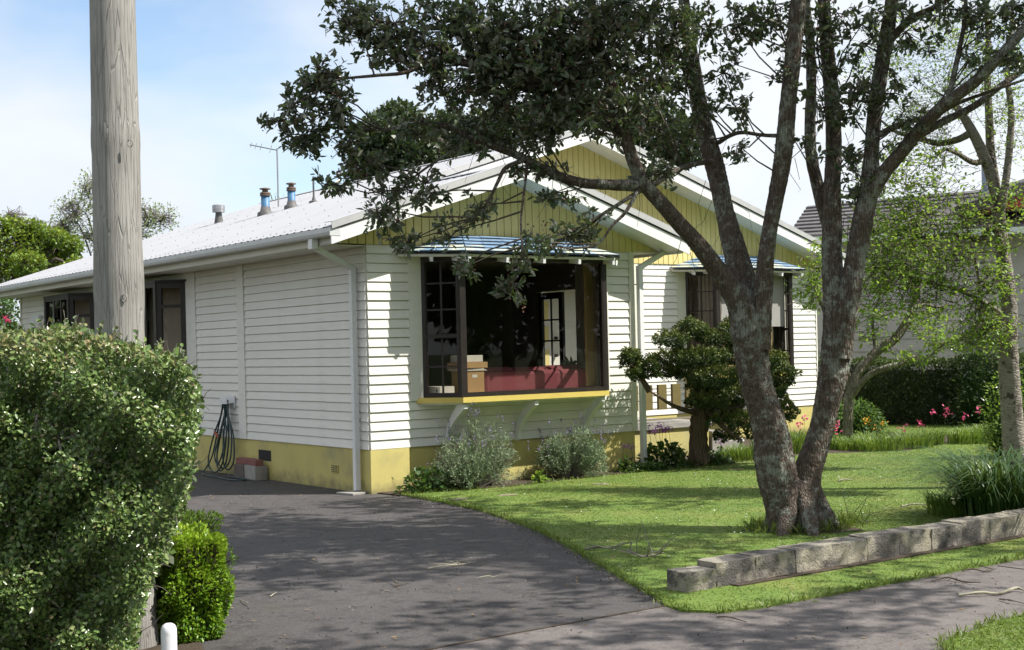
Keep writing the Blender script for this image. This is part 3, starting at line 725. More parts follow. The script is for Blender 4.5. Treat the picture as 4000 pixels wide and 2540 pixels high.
# ---- shingled awnings over the bays
def awning(C0, C1, D1, D0, T1, T2, name='awning'):
    P = [np.array(q, float) for q in (C0, C1, D1, D0, T1, T2)]
    C0, C1, D1, D0, T1, T2 = P
    dn = np.array([0, 0, 1.0])
    body = MB(); th = 0.022
    ins = np.array([0, 0.05, 0]); sx_ = np.array([0.04, 0, 0]); C0_, C1_, D1_, D0_ = C0, C1, D1, D0
    C0, C1, D1, D0 = C0 + sx_, C1 + ins + sx_, D1 + ins - sx_, D0 - sx_
    body.prism([C0 - dn * th, C1 - dn * th, D1 - dn * th, D0 - dn * th, T2 - dn * 0.02, T1 - dn * 0.02], [C0 - dn * (th + .03), C1 - dn * (th + .03), D1 - dn * (th + .03), D0 - dn * (th + .03), T2 - dn * .08, T1 - dn * .08])
    aw = body.build(name, M['cream'], house)
    C0, C1, D1, D0 = C0_, C1_, D1_, D0_
    def facet(e0, e1, t0, t1, rows, wid):
        for r in range(rows):
            s0, s1 = r / rows, (r + 1) / rows
            l0, l1 = e0 + (t0 - e0) * s0, e1 + (t1 - e1) * s0
            u0, u1 = e0 + (t0 - e0) * min(1, s1 + 0.03), e1 + (t1 - e1) * min(1, s1 + 0.03)
            L = np.linalg.norm(l1 - l0); n = max(1, int(round(L / wid)))
            nrm = np.cross(l1 - l0, u0 - l0); nrm /= np.linalg.norm(nrm); nrm = nrm if nrm[2] > 0 else -nrm
            cuts = [0] + sorted((k + random.uniform(-0.12, 0.12)) / n for k in range(1, n)) + [1]
            for k in range(n):
                a, b = cuts[k] + 0.004 / max(L, .01), cuts[k + 1] - 0.004 / max(L, .01)
                q = [l0 + (l1 - l0) * a, l0 + (l1 - l0) * b, u0 + (u1 - u0) * b, u0 + (u1 - u0) * a]
                h = 0.026 + random.uniform(-0.003, 0.004)
                down = (l0 - u0) / np.linalg.norm(l0 - u0) * random.uniform(0, 0.012)
                m_ = MB(); m_.hexa([q[0] + down, q[1] + down, q[2] + nrm * 0.0005, q[3] + nrm * 0.0005], [q[0] + down + nrm * h, q[1] + down + nrm * h, q[2] + nrm * 0.006, q[3] + nrm * 0.006])
                m_.m = [1, 0, 1, 0, 0, 0]
                m_.build('shingle', [M['shingle_moss'] if r < 2 and random.random() < 0.7 else M['shingle'], M['slate_edge']], aw)
    facet(C1, D1, T1, T2, 5, 0.33); facet(C0, C1, T1, T1 + (T1 - C0) * 1e-3, 5, 0.36); facet(D1, D0, T2, T2 + (D0 - T2) * 1e-3, 5, 0.36)
    # rafter tails
    for t in np.linspace(0.03, 0.97, 5):
        e = C1 + (D1 - C1) * t; w_ = np.array([e[0], C0[1], e[2] + 0.02])
        MB().bar(e + np.array([0, 0.03, -0.085]), w_ + np.array([0, 0, -0.085 + 0.06]), 0.042, 0.065).build('rafter_tail', M['white'], aw)
    for c1, c0 in ((C1, C0), (D1, D0)):
        for t in (0.12, 0.5):
            e = c1 + (c0 - c1) * t; w_ = np.array([(c1[0] + c0[0]) / 2 + 0.4 * (1 if c1[0] < c0[0] - 0 and c0[0] > D1[0] - .1 else 0.0) * 0, C0[1], e[2] + 0.02])
            q = np.array([e[0] + (0.22 if c0[0] < c1[0] else -0.22), C0[1], e[2] + 0.02])
            MB().bar(e + np.array([0.03 if c0[0] < c1[0] else -0.03, 0.02, -0.085]), q + np.array([0, 0, -0.03]), 0.040, 0.06).build('rafter_tail', M['white'], aw)
    return aw
awning((0.40, -0.04, 2.995), (1.0, -0.74, 2.965), (3.50, -0.74, 2.965), (4.10, -0.04, 2.995), (1.42, -0.04, 3.235), (3.08, -0.04, 3.235))
awning((7.87, Y2 - 0.05, 3.10), (8.38, 2.30, 3.075), (10.62, 2.30, 3.075), (11.15, Y2 - 0.05, 3.10), (8.75, Y2 - 0.05, 3.36), (10.25, Y2 - 0.05, 3.36))

# ---- rooms behind the glass
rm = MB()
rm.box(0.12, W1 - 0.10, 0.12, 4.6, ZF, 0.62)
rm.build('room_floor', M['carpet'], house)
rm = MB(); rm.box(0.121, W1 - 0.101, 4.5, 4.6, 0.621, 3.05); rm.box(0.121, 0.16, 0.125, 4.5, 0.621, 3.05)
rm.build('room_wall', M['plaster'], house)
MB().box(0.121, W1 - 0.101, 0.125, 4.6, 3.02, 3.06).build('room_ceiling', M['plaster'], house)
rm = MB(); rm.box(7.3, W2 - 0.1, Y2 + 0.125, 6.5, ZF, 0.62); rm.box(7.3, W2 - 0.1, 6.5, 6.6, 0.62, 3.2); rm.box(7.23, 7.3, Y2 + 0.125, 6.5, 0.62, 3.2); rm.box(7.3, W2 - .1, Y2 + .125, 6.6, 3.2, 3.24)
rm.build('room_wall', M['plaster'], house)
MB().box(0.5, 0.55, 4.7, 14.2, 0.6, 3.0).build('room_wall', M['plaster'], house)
cu = MB(); cu.box(8.40, 8.44, 2.72, 3.0, 1.23, 3.02)
n = 30
cv = [(8.36 + 0.018 * math.sin(i * 1.9) + 0.46 * i / n, 3.02 - 0.44 * 0 * i / n + 0.018 * math.cos(i * 2.3)) for i in range(n + 1)]
mb = MB(); mb.add([(x, y + 0.12, 1.0) for x, y in cv] + [(x, y + 0.12, 3.02) for x, y in cv], [(i, i + 1, i + n + 2, i + n + 1) for i in range(n)])
mb.build('curtain', M['net'], bw2)
def curtain(x0, x1, y0, y1, z0, z1, mat, parent, amp=0.03, waves=7):
    n = waves * 8; t = np.linspace(0, 1, n + 1); d = np.array([x1 - x0, y1 - y0]); L = np.linalg.norm(d); nn = np.array([-d[1], d[0]]) / L
    P = np.array([x0, y0])[None] + t[:, None] * d[None] + (amp * np.sin(t * waves * 2 * PI) + amp * .3 * np.sin(t * waves * 4.7))[:, None] * nn[None]
    mb = MB(); mb.add([(p[0], p[1], z0) for p in P] + [(p[0], p[1], z1) for p in P], [(i, i + 1, i + n + 2, i + n + 1) for i in range(n)])
    return mb.build('curtain', mat, parent, smooth=True)
curtain(8.46, 8.74, 2.92, 2.62, 1.23, 3.02, M['net'], bw2, 0.015, 6)
curtain(10.0, 10.5, 3.1, 3.05, 1.0, 3.05, M['curtain'], bw2, 0.03, 5)
MB().box(8.66, 10.38, 2.640, 2.643, 2.05, 3.02).build('roller_blind', M['blind'], bw2)
MB().box(8.9, 10.38, 2.95, 2.97, 1.23, 2.6).build('bay_lining', M['bay_inner'], bw2)
curtain(4.13, 4.17, 0.80, 1.06, 0.63, 2.95, M['curtain'], bw, 0.025, 4)
MB().box(4.226, 4.239, 0.125, 0.79, 0.625, 3.0).build('lit_wall_panel', M['bay_inner'], bw)  # paler panel: window light on the right wall put into its colour
MB().box(3.60, 3.735, 0.125, 0.16, 1.2, 2.95).build('bay_lining', M['bay_inner'], bw)
# glazed inner door and the white front door beyond it on the porch
gd = MB()
x0, ya, yb = W1 - 0.075, 1.50, 2.10
for y in (ya, yb - 0.09): gd.box(x0, x0 + 0.045, y, y + 0.09, 0.64, 2.60)
for z, h in ((0.64, 0.2), (1.36, 0.12), (2.50, 0.10)): gd.box(x0 + 0.001, x0 + 0.044, ya + 0.09, yb - 0.09, z, z + h)
gd = gd.build('glazed_door', M['black'], house)
g2 = MB(); g2.box(x0 + 0.012, x0 + 0.032, (ya + yb) / 2 - 0.012, (ya + yb) / 2 + 0.012, 0.84, 2.5)
for z in (1.86, 2.18, 1.12): g2.box(x0 + 0.013, x0 + 0.031, ya + 0.09, yb - 0.09, z - 0.012, z + 0.012)
g2.build('glazing_bars', M['black'], gd)
MB().box(x0 - 0.006, x0 + 0.03, yb + 0.001, yb + 0.018, 0.64, 2.6).build('door_edge', M['brass'], gd)
fdm = MB().box(4.95, 6.05, 3.84, 3.90, 0.50, 2.75).build('front_door', M['door_white'], house)
for i, cx in enumerate((5.16, 5.44, 5.72)):
    for cz0, cz1 in ((0.72, 1.30), (1.42, 1.72), (1.86, 2.12), (2.24, 2.56)):
        MB().box(cx - 0.075, cx + 0.075, 3.828, 3.8395, cz0, cz1).build('door_panel', M['yellow'], fdm)
kn = MB()
for z in (1.62, 1.92): kn.tube([(5.93, 3.84, z), (5.93, 3.80, z), (5.93, 3.775, z)], [0.02, 0.03, 0.026], 10)
kn.build('door_knob', M['black'], fdm)
tk = MB(); th = np.linspace(0, 2 * PI, 13); tk.tube([(5.58 + 0.05 * math.cos(t), 3.815, 1.80 + 0.07 * math.sin(t)) for t in th], 0.012, 6)
tk.build('door_knocker', M['black'], fdm)
# ---- porch
po = MB().box(W1 + 0.012, 6.80, 1.02, 3.9, -0.1, 0.455).build('porch', M['foundation'], house)
MB().box(W1 + 0.010, 6.84, 0.98, 3.9, 0.456, 0.535).build('porch_slab', M['concrete'], po)
MB().box(6.842, 7.14, 0.98, 2.2, -0.1, 0.36).build('porch_step', M['concrete'], po)
MB().box(7.142, 7.46, 0.98, 2.2, -0.1, 0.18).build('porch_step', M['concrete'], po)
rl = MB()
yR = 1.06
rl.bar((4.45, yR, 0.60), (6.62, yR, 0.60), 0.025, 0.03); rl.bar((4.45, yR, 1.02), (6.62, yR, 1.02), 0.012, 0.014); rl.bar((4.45, yR, 1.40), (6.62, yR, 1.40), 0.03, 0.03)
for x in (4.45, 6.62): rl.bar((x, yR, 0.53), (x, yR, 1.42), 0.025, 0.025)
for k in range(7): rl.bar((4.67 + 0.295 * k, yR, 0.60), (4.67 + 0.295 * k, yR, 1.40), 0.014, 0.014)
rl = rl.build('railing', M['rail'], house)
for k in range(7): MB().box(4.67 + 0.295 * k - 0.085, 4.67 + 0.295 * k + 0.085, yR - 0.022, yR + 0.022, 0.75, 1.14).build('rail_panel', M['rail_panel'], rl)
hr = MB(); hr.bar((6.62, yR, 0.75), (7.62, yR, 0.16), 0.035, 0.03); hr.bar((7.60, yR, -0.05), (7.60, yR, 0.9), 0.04, 0.04); hr.bar((6.62, yR, 1.40), (7.60, yR, 0.86), 0.035, 0.03)
hr.build('handrail', M['white'], house)
MB().box(6.95, 7.12, 0.9, 0.925, 0.62, 0.82).build('rail_panel', M['rail_panel'], rl) if False else None
# ---- hose hook, roof pipes
hk = MB(); hk.box(-0.16, -0.031, 3.86, 4.10, 1.05, 1.06); hk.box(-0.17, -0.155, 3.86, 4.10, 1.04, 1.13); hk.box(-0.045, -0.031, 3.85, 4.11, 0.98, 1.16)
hk.build('hose_hook', M['white'], house)
def lathe(mb, c, prof, n=16):
    cx, cy, cz = c; b = len(mb.v)
    mb.v += [(cx + r * math.cos(2 * PI * k / n), cy + r * math.sin(2 * PI * k / n), cz + z) for r, z in prof for k in range(n)]
    for i in range(len(prof) - 1):
        for k in range(n): mb.f.append((b + i * n + k, b + i * n + (k + 1) % n, b + (i + 1) * n + (k + 1) % n, b + (i + 1) * n + k)); mb.m.append(mb.cm)
    mb.f.append(tuple(b + (len(prof) - 1) * n + k for k in range(n))); mb.m.append(mb.cm)
    return mb
def flue(x, y, s=1.0):
    z = zr(x, 99)
    f = lathe(MB(), (x, y, z), [(0.078 * s, -0.05), (0.078 * s, 0.36 * s)]).build('flue', M['blue'], house, smooth=True)
    lathe(MB(), (x, y, z), [(0.155 * s, -0.06), (0.15 * s, 0.03), (0.10 * s, 0.06), (0.084 * s, 0.14 * s)]).build('flashing_collar', M['lead'], f, smooth=True)
    c = lathe(MB(), (x, y, z + 0.34 * s), [(0.080 * s, 0), (0.098 * s, 0.0), (0.098 * s, 0.025), (0.085 * s, 0.03), (0.098 * s, 0.04), (0.09 * s, 0.065), (0.06 * s, 0.07), (0.05 * s, 0.11), (0.105 * s, 0.125), (0.10 * s, 0.14), (0.02, 0.155)])
    c.build('cowl', M['rust'], f)
flue(2.66, 8.24); flue(2.88, 7.62, 0.9)
x, y = 3.06, 7.10; z = zr(x, 99)
tp = MB().tube([(x, y, z - 0.03), (x, y, z + 0.46)], 0.017, 8).build('vent_pipe', M['lead'], house)
lathe(MB(), (x, y, z), [(0.09, -0.05), (0.085, 0.015), (0.04, 0.03), (0.02, 0.10)], 12).build('flashing_collar', M['lead'], tp)
x, y = 3.05, 11.2; z = zr(x, 99)
rv = lathe(MB(), (x, y, z), [(0.10, -0.06), (0.075, 0.10), (0.06, 0.22)]).build('roof_vent', M['lead'], house)
lathe(MB(), (x, y, z + 0.20), [(0.06, 0), (0.125, 0.01), (0.128, 0.06), (0.122, 0.065), (0.128, 0.075), (0.128, 0.15), (0.11, 0.165)]).build('vent_cap', M['steel'], rv)
# television aerial
an = empty('television_aerial', (3.75, 9.9, zr(3.75, 99)), 'thin television aerial standing on the pale roof behind the blue flues', 'aerial')
top = at(1073, 580, depth_of((3.75, 9.9, 4.5)))
MB().tube([(3.75, 9.9, zr(3.75, 99) - 0.05), (3.75, 9.9, top[2])], 0.016, 8).build('mast', M['steel'], an)
bm = MB(); e0 = at(975, 566, depth_of((3.75, 9.9, 4.5))); e1 = at(1085, 588, depth_of((3.75, 9.9, 4.5)))
bm.tube([e0, e1], 0.010, 6); bm.build('boom', M['lead'], an)
el = MB()
for t, l in ((0.05, 0.16), (0.22, 0.2), (0.4, 0.22), (0.75, 0.26)):
    c = e0 + (e1 - e0) * t; d = FW * l * 0.5 + UP * l * 0.35; el.tube([c - d, c + d], 0.006, 5)
el.build('element', M['lead'], an)
# ================================================================ plants: helpers
def unit(v): return v / (np.linalg.norm(v, axis=-1, keepdims=True) + 1e-9)
def leaf_arrays(P, A, L, width=0.4, up=0.6, hexa=True, fold=0.18, curl=0.10, bias=(0, 0, 1.0)):
    n = len(P); A = unit(A)
    R = unit(rng.normal(size=(n, 3)) * (1 - up) + np.asarray(bias, float) * up)
    B = unit(np.cross(A, R)); Nn = np.cross(B, A)
    L = np.broadcast_to(np.asarray(L, float), (n,))[:, None]; W = L * width * 0.5
    if hexa:
        v = np.stack([P, P + A * L * 0.33 + B * W * 0.95 + Nn * W * fold, P + A * L * 0.70 + B * W * 0.78 + Nn * (W * fold - L * curl * 0.4),
                      P + A * L - Nn * L * curl, P + A * L * 0.70 - B * W * 0.78 + Nn * (W * fold - L * curl * 0.4), P + A * L * 0.33 - B * W * 0.95 + Nn * W * fold], 1)
        o = np.arange(n)[:, None] * 6
        f = np.concatenate([o + np.array([[0, 1, 2, 3]]), o + np.array([[0, 3, 4, 5]])])
        k = 6
    else:
        v = np.stack([P, P + A * L * 0.5 + B * W, P + A * L - Nn * L * curl, P + A * L * 0.5 - B * W], 1)
        o = np.arange(n)[:, None] * 4; f = o + np.array([[0, 1, 2, 3]]); k = 4
    return v.reshape(-1, 3), f, k
def leaves(name, P, A, L, mat, parent, width=0.4, up=0.6, hexa=True, fold=0.18, curl=0.1, rnd=None, stuff=True, origin=None, bias=(0, 0, 1.0)):
    V, f, k = leaf_arrays(np.asarray(P), np.asarray(A), L, width, up, hexa, fold, curl, bias)
    r = rng.random(len(P)) if rnd is None else rnd
    o = np_mesh(name, V, f, mat, parent, origin, rnd=np.repeat(r, k))
    if stuff: o['kind'] = 'stuff'
    return o
def twig_arrays(A, B, r0, r1, bend=0.08):
    n = len(A); A = np.asarray(A, float); B = np.asarray(B, float); d = B - A; L = np.linalg.norm(d, axis=1, keepdims=True)
    m = (A + B) / 2 + rng.normal(size=(n, 3)) * L * bend
    t = unit(d); s = unit(np.cross(t, rng.normal(size=(n, 3)))); u = np.cross(t, s)
    r0 = np.broadcast_to(np.asarray(r0, float), (n,))[:, None]; r1 = np.broadcast_to(np.asarray(r1, float), (n,))[:, None]
    V = []
    for c, r in ((A, r0), (m, (r0 + r1) / 2), (B, r1)):
        for k in range(3): V.append(c + r * (math.cos(2.0944 * k) * s + math.sin(2.0944 * k) * u))
    V = np.stack(V, 1); o = np.arange(n)[:, None] * 9; F_ = []
    for lv in (0, 3):
        for k in range(3): F_.append(o + np.array([[lv + k, lv + (k + 1) % 3, lv + 3 + (k + 1) % 3, lv + 3 + k]]))
    return V.reshape(-1, 3), np.concatenate(F_)
def twigs(name, A, B, r0, r1, mat, parent, bend=0.08, stuff=True):
    V, f = twig_arrays(A, B, r0, r1, bend)
    o = np_mesh(name, V, f, mat, parent)
    if stuff: o['kind'] = 'stuff'
    return o
def ball(n, hollow=0.0):
    d = unit(rng.normal(size=(n, 3))); r = (hollow + (1 - hollow) * rng.random(n)) ** (1 / 3.0) if hollow == 0 else (hollow ** 3 + (1 - hollow ** 3) * rng.random(n)) ** (1 / 3.0)
    return d * r[:, None]
def frame_pts(c, u, rx, rd, rz): return c + u[:, 0:1] * rx * RT + u[:, 1:2] * rd * FW + u[:, 2:3] * rz * UP
def bark_tube(P, R, n=28, m=10, amp=0.05, ridge=9, seed=0):
    """a limb with furrows and lumps in its surface"""
    P, R = smooth_path(P, R, m)
    T, A, B = frames(P); th = np.arange(n) * 2 * PI / n; s = np.arange(len(P))[:, None]
    ph = rng.random(6) * 6.28
    d = 1 + amp * (0.7 * np.sin(ridge * th[None] + ph[0] + 0.35 * np.sin(s * 0.35 + ph[1])) * (0.6 + 0.4 * np.sin(s * 0.21 + 2 * th[None] + ph[2])) + 0.8 * np.sin(2 * th[None] + ph[3] + s * 0.05) + 0.7 * np.sin(3 * th[None] + ph[4] - s * 0.09)) + amp * 0.45 * rng.normal(size=(len(P), n))
    V = P[:, None, :] + (R[:, None] * d)[:, :, None] * (np.cos(th)[None, :, None] * A[:, None, :] + np.sin(th)[None, :, None] * B[:, None, :])
    i = np.arange(len(P) - 1)[:, None] * n; j = np.arange(n)[None, :]; k = (j + 1) % n
    return V.reshape(-1, 3), np.stack([i + j, i + k, i + n + k, i + n + j], -1).reshape(-1, 4)
def merge(parts):
    V, Fq, b = [], [], 0
    for v, f in parts: V.append(v); Fq.append(f + b); b += len(v)
    return np.vstack(V), np.vstack(Fq)

def bark_mat(name, c1, c2, lichen, lo, hi, vscale=(26, 26, 5), bump=0.9):
    m, nt, b, out = new_mat(name)
    vec = coords(nt, vscale); v0 = coords(nt)
    n1 = N(nt, 'ShaderNodeTexNoise', Scale=1.0, Detail=8.0, Roughness=0.7); nt.links.new(vec, n1.inputs['Vector'])
    vo = N(nt, 'ShaderNodeTexVoronoi', Scale=0.9, feature='DISTANCE_TO_EDGE'); nt.links.new(vec, vo.inputs['Vector'])
    n2 = N(nt, 'ShaderNodeTexNoise', Scale=11.0, Detail=9.0, Roughness=0.78); nt.links.new(v0, n2.inputs['Vector'])
    n3 = N(nt, 'ShaderNodeTexNoise', Scale=2.2, Detail=4.0); nt.links.new(v0, n3.inputs['Vector'])
    col = mixc(nt, rampf(nt, n1.outputs['Fac'], 0.3, 0.7), c1, c2)
    ad = N(nt, 'ShaderNodeMath', operation='MULTIPLY_ADD'); ad.inputs[1].default_value = 0.35; nt.links.new(n3.outputs['Fac'], ad.inputs[0]); nt.links.new(n2.outputs['Fac'], ad.inputs[2])
    col = mixc(nt, rampf(nt, ad.outputs[0], lo, hi), col, lichen)
    nt.links.new(col, b.inputs['Base Color']); b.inputs['Roughness'].default_value = 0.9; b.inputs['Specular IOR Level'].default_value = 0.2
    h = N(nt, 'ShaderNodeMath', operation='ADD'); nt.links.new(n1.outputs['Fac'], h.inputs[0]); nt.links.new(rampf(nt, vo.outputs['Distance'], 0.0, 0.25), h.inputs[1])
    bp = N(nt, 'ShaderNodeBump', Strength=bump, Distance=0.02); nt.links.new(h.outputs[0], bp.inputs['Height'])
    nt.links.new(bp.outputs['Normal'], b.inputs['Normal'])
    return m
M['bark'] = bark_mat('lichened_bark', (0.080, 0.058, 0.046), (0.195, 0.158, 0.130), (0.30, 0.315, 0.27), 0.675, 0.765, (48, 48, 11))
M['twig'] = surf('twig_bark', (0.06, 0.045, 0.035), (0.10, 0.08, 0.06), 20.0, 0.9)
M['twig_grey'] = surf('grey_twig_bark', (0.16, 0.14, 0.12), (0.22, 0.20, 0.17), 20.0, 0.9)
M['birch'] = bark_mat('pale_birch_bark', (0.19, 0.165, 0.14), (0.34, 0.31, 0.275), (0.07, 0.06, 0.05), 0.69, 0.76, (12, 12, 46), 0.5)
M['branch_grey'] = bark_mat('grey_branch_bark', (0.13, 0.11, 0.085), (0.24, 0.21, 0.16), (0.28, 0.29, 0.22), 0.66, 0.8)
M['leaf_dark'] = leaf_mat('dark_leathery_leaf', [(0.034, 0.056, 0.028), (0.052, 0.082, 0.038), (0.072, 0.102, 0.050), (0.10, 0.14, 0.058)], 0.32, 0.16, under=(0.16, 0.165, 0.135))
M['seed'] = leaf_mat('brown_seed_heads', [(0.10, 0.035, 0.02), (0.15, 0.06, 0.035), (0.08, 0.04, 0.025)], 0.8, 0.0)

def mpx(px, d): return px * d / F                      # photograph pixels to metres at a depth

# ================================================================ the big tree on the lawn
S = 1.6611                                             # traced on a 2408 px wide copy of the photograph
TD = 12.55
tb = gz(1880 * S, 1243 * S)
tree = empty('pohutukawa_tree', (tb[0], tb[1], 0), 'large multi-stemmed evergreen tree with lichened forked trunk on the front lawn', 'tree')
def limb_pts(L):
    """(x, y, width, depth) traced rows -> points and radii"""
    P = [at(x * S, y * S, d) for x, y, w, d in L]; R = [mpx(w * S, d) / 2 * 0.88 for x, y, w, d in L]
    if L[-1][1] < 0:                                   # carries on up into the crown above the picture
        g = unit(unit(P[-1] - P[-3]) + UP * 0.35 + np.array([0.10, -0.22, 0]) * (len(P) % 3))
        P += [P[-1] + g * 0.7, P[-1] + g * 1.45 + np.array([0.1, -0.12, 0.0]), P[-1] + g * 2.1 + np.array([0.3, -0.35, 0.05])]; R += [R[-1] * 0.8, R[-1] * 0.5, R[-1] * 0.25]
    return P, R
LIMBS = [
    [(1862, 1262, 130, 12.50), (1856, 1225, 108, 12.50), (1840, 1170, 102, 12.50), (1828, 1130, 102, 12.50), (1820, 1076, 104, 12.5), (1816, 1030, 98, 12.5), (1802, 975, 88, 12.5), (1786, 930, 86, 12.5), (1775, 890, 87, 12.5), (1767, 840, 92, 12.48), (1762, 790, 96, 12.46), (1748, 730, 78, 12.43), (1725, 690, 58, 12.4), (1690, 640, 50, 12.35), (1645, 580, 44, 12.25), (1600, 530, 42, 12.15), (1555, 478, 40, 12.05), (1518, 435, 39, 12.0), (1492, 385, 36, 11.95), (1472, 325, 33, 11.9), (1450, 255, 30, 11.85), (1425, 170, 26, 11.8), (1400, 60, 22, 11.75), (1385, -60, 16, 11.7)],
    [(1770, 790, 80, 12.55), (1755, 700, 76, 12.6), (1742, 640, 72, 12.65), (1728, 585, 62, 12.68), (1705, 500, 47, 12.72), (1692, 440, 48, 12.75), (1680, 390, 50, 12.8), (1662, 325, 48, 12.85), (1645, 250, 44, 12.9), (1632, 170, 40, 12.95), (1615, 60, 34, 13.0), (1600, -70, 26, 13.05)],
    [(1785, 820, 62, 12.45), (1790, 740, 56, 12.42), (1796, 660, 50, 12.4), (1802, 595, 44, 12.38), (1812, 530, 41, 12.37), (1826, 460, 43, 12.36), (1838, 395, 46, 12.34), (1846, 325, 46, 12.3), (1854, 230, 42, 12.28), (1866, 120, 42, 12.25), (1878, 0, 40, 12.2), (1890, -120, 34, 12.2)],
    [(1888, 1262, 120, 12.58), (1886, 1225, 100, 12.58), (1888, 1170, 82, 12.6), (1897, 1112, 76, 12.62), (1912, 1070, 72, 12.62), (1931, 1012, 66, 12.62), (1943, 960, 68, 12.6), (1953, 915, 72, 12.6), (1962, 865, 78, 12.6), (1968, 815, 82, 12.6), (1968, 755, 72, 12.6), (1962, 690, 58, 12.6), (1957, 600, 52, 12.64), (1957, 510, 50, 12.66), (1957, 425, 44, 12.68), (1960, 350, 43, 12.7), (1958, 270, 42, 12.72), (1952, 180, 40, 12.75), (1944, 90, 36, 12.8), (1940, -60, 30, 12.85)],
    [(1972, 840, 66, 12.55), (1985, 760, 62, 12.52), (1998, 690, 58, 12.5), (2010, 620, 54, 12.5), (2020, 560, 55, 12.48), (2032, 500, 57, 12.45), (2044, 440, 52, 12.42), (2050, 360, 40, 12.4), (2056, 280, 38, 12.4), (2066, 200, 38, 12.4), (2080, 110, 38, 12.4), (2095, 20, 34, 12.4), (2105, -80, 28, 12.4)],
    [(2040, 470, 46, 12.42), (2080, 405, 40, 12.3), (2130, 345, 38, 12.2), (2180, 285, 36, 12.05), (2235, 235, 34, 11.9), (2290, 195, 32, 11.8), (2345, 140, 30, 11.7), (2420, 60, 26, 11.6), (2520, -20, 18, 11.5)],
    [(1950, 540, 34, 12.75), (1925, 450, 32, 12.85), (1908, 370, 30, 12.95), (1905, 290, 28, 13.0), (1908, 200, 26, 13.1), (1905, 100, 24, 13.2), (1895, -40, 20, 13.3)],
    [(1522, 440, 34, 12.0), (1480, 436, 32, 11.95), (1425, 434, 29, 11.9), (1370, 430, 27, 11.85), (1310, 412, 25, 11.8), (1262, 388, 23, 11.75), (1215, 365, 22, 11.7), (1160, 345, 19, 11.6), (1110, 328, 17, 11.5), (1055, 298, 15, 11.45), (985, 290, 13, 11.4), (930, 303, 10, 11.4), (860, 305, 8, 11.35), (780, 300, 6, 11.3)],
    [(1465, 300, 30, 11.9), (1400, 240, 26, 11.7), (1320, 200, 22, 11.55), (1230, 180, 19, 11.4), (1140, 160, 17, 11.3), (1060, 145, 14, 11.2), (1020, 140, 13, 11.15), (955, 170, 11, 11.1), (880, 178, 9, 11.05), (790, 190, 6, 11.0), (720, 230, 4, 11.0)],
    [(2150, 325, 24, 12.15), (2210, 290, 22, 12.2), (2290, 250, 20, 12.3), (2350, 205, 18, 12.4), (2430, 150, 15, 12.5)],
    [(2045, 330, 20, 12.42), (2100, 300, 17, 12.3), (2150, 283, 15, 12.2), (2200, 270, 13, 12.2), (2260, 240, 11, 12.1), (2330, 215, 9, 12.0), (2430, 180, 7, 12.0)],
    [(2230, 240, 18, 11.9), (2240, 190, 15, 11.9), (2255, 120, 13, 11.9), (2270, 40, 11, 11.9), (2280, -60, 9, 11.9)],
    [(2075, 120, 26, 12.4), (2105, 80, 22, 12.4), (2150, 40, 18, 12.3), (2200, 15, 14, 12.2), (2270, -25, 10, 12.1)],
    [(1690, 335, 14, 12.8), (1715, 320, 12, 12.6), (1745, 312, 11, 12.5), (1790, 318, 10, 12.4), (1830, 320, 12, 12.34)],
    [(1530, 440, 16, 12.0), (1590, 400, 14, 12.3), (1640, 385, 13, 12.6), (1680, 380, 13, 12.75)],
    [(1495, 455, 12, 11.95), (1440, 490, 10, 11.85), (1390, 520, 8, 11.8), (1340, 545, 6, 11.75), (1280, 560, 4, 11.7)],
    [(1500, 450, 12, 11.95), (1470, 500, 10, 11.75), (1440, 530, 8, 11.7), (1420, 560, 6, 11.65), (1400, 580, 4, 11.6)],
    [(1235, 375, 14, 11.7), (1190, 395, 12, 11.55), (1170, 430, 10, 11.5), (1150, 470, 8, 11.45), (1120, 510, 6, 11.4)],
    [(1240, 378, 10, 11.72), (1235, 430, 7, 11.5), (1225, 520, 6, 11.3), (1228, 600, 5, 11.1), (1212, 660, 4, 11.0)],
    [(1110, 330, 10, 11.5), (1040, 370, 8, 11.4), (970, 420, 6, 11.35), (925, 470, 5, 11.3)],
]
LIMBS.append([(1878, 1268, 185, 12.55), (1872, 1225, 145, 12.55), (1866, 1180, 112, 12.56), (1862, 1140, 70, 12.58), (1860, 1105, 28, 12.6)])
for i, L in enumerate(LIMBS):
    P, R = limb_pts(L); big = L[0][2] > 60
    V_, F_ = bark_tube(P, R, 40 if big else (20 if L[0][2] > 25 else 10), 12 if big else 6, 0.045 if big else 0.06, 11 if big else 5)
    nm = 'trunk' if i in (0, 3, len(LIMBS) - 1) else 'limb'
    np_mesh(nm, V_, F_, M['bark'], tree, smooth=True)
# root flare
rp = []
for px, py, ln, w in ((1975, 1248, 0.55, 26), (1800, 1246, 0.3, 30), (1840, 1262, 0.3, 34), (1915, 1262, 0.35, 34), (1945, 1235, 0.4, 40)):
    q = gz(px * S, py * S); c = np.array([tb[0], tb[1], 0.0]); q[2] = 0.0
    r = mpx(w * S, 12.5) / 2
    s = c + (q - c) * 0.30 + UP * 0.42; m_ = c + (q - c) * 0.72 + UP * 0.12
    rp.append(bark_tube([s, m_, q + UP * 0.005, q + (q - c) * 0.15 - UP * 0.05], [r * 1.5, r * 1.2, r * 0.75, r * 0.3], 16, 6, 0.09, 5))
V_, F_ = merge(rp); np_mesh('root_flare', V_, F_, M['bark'], tree, smooth=True)

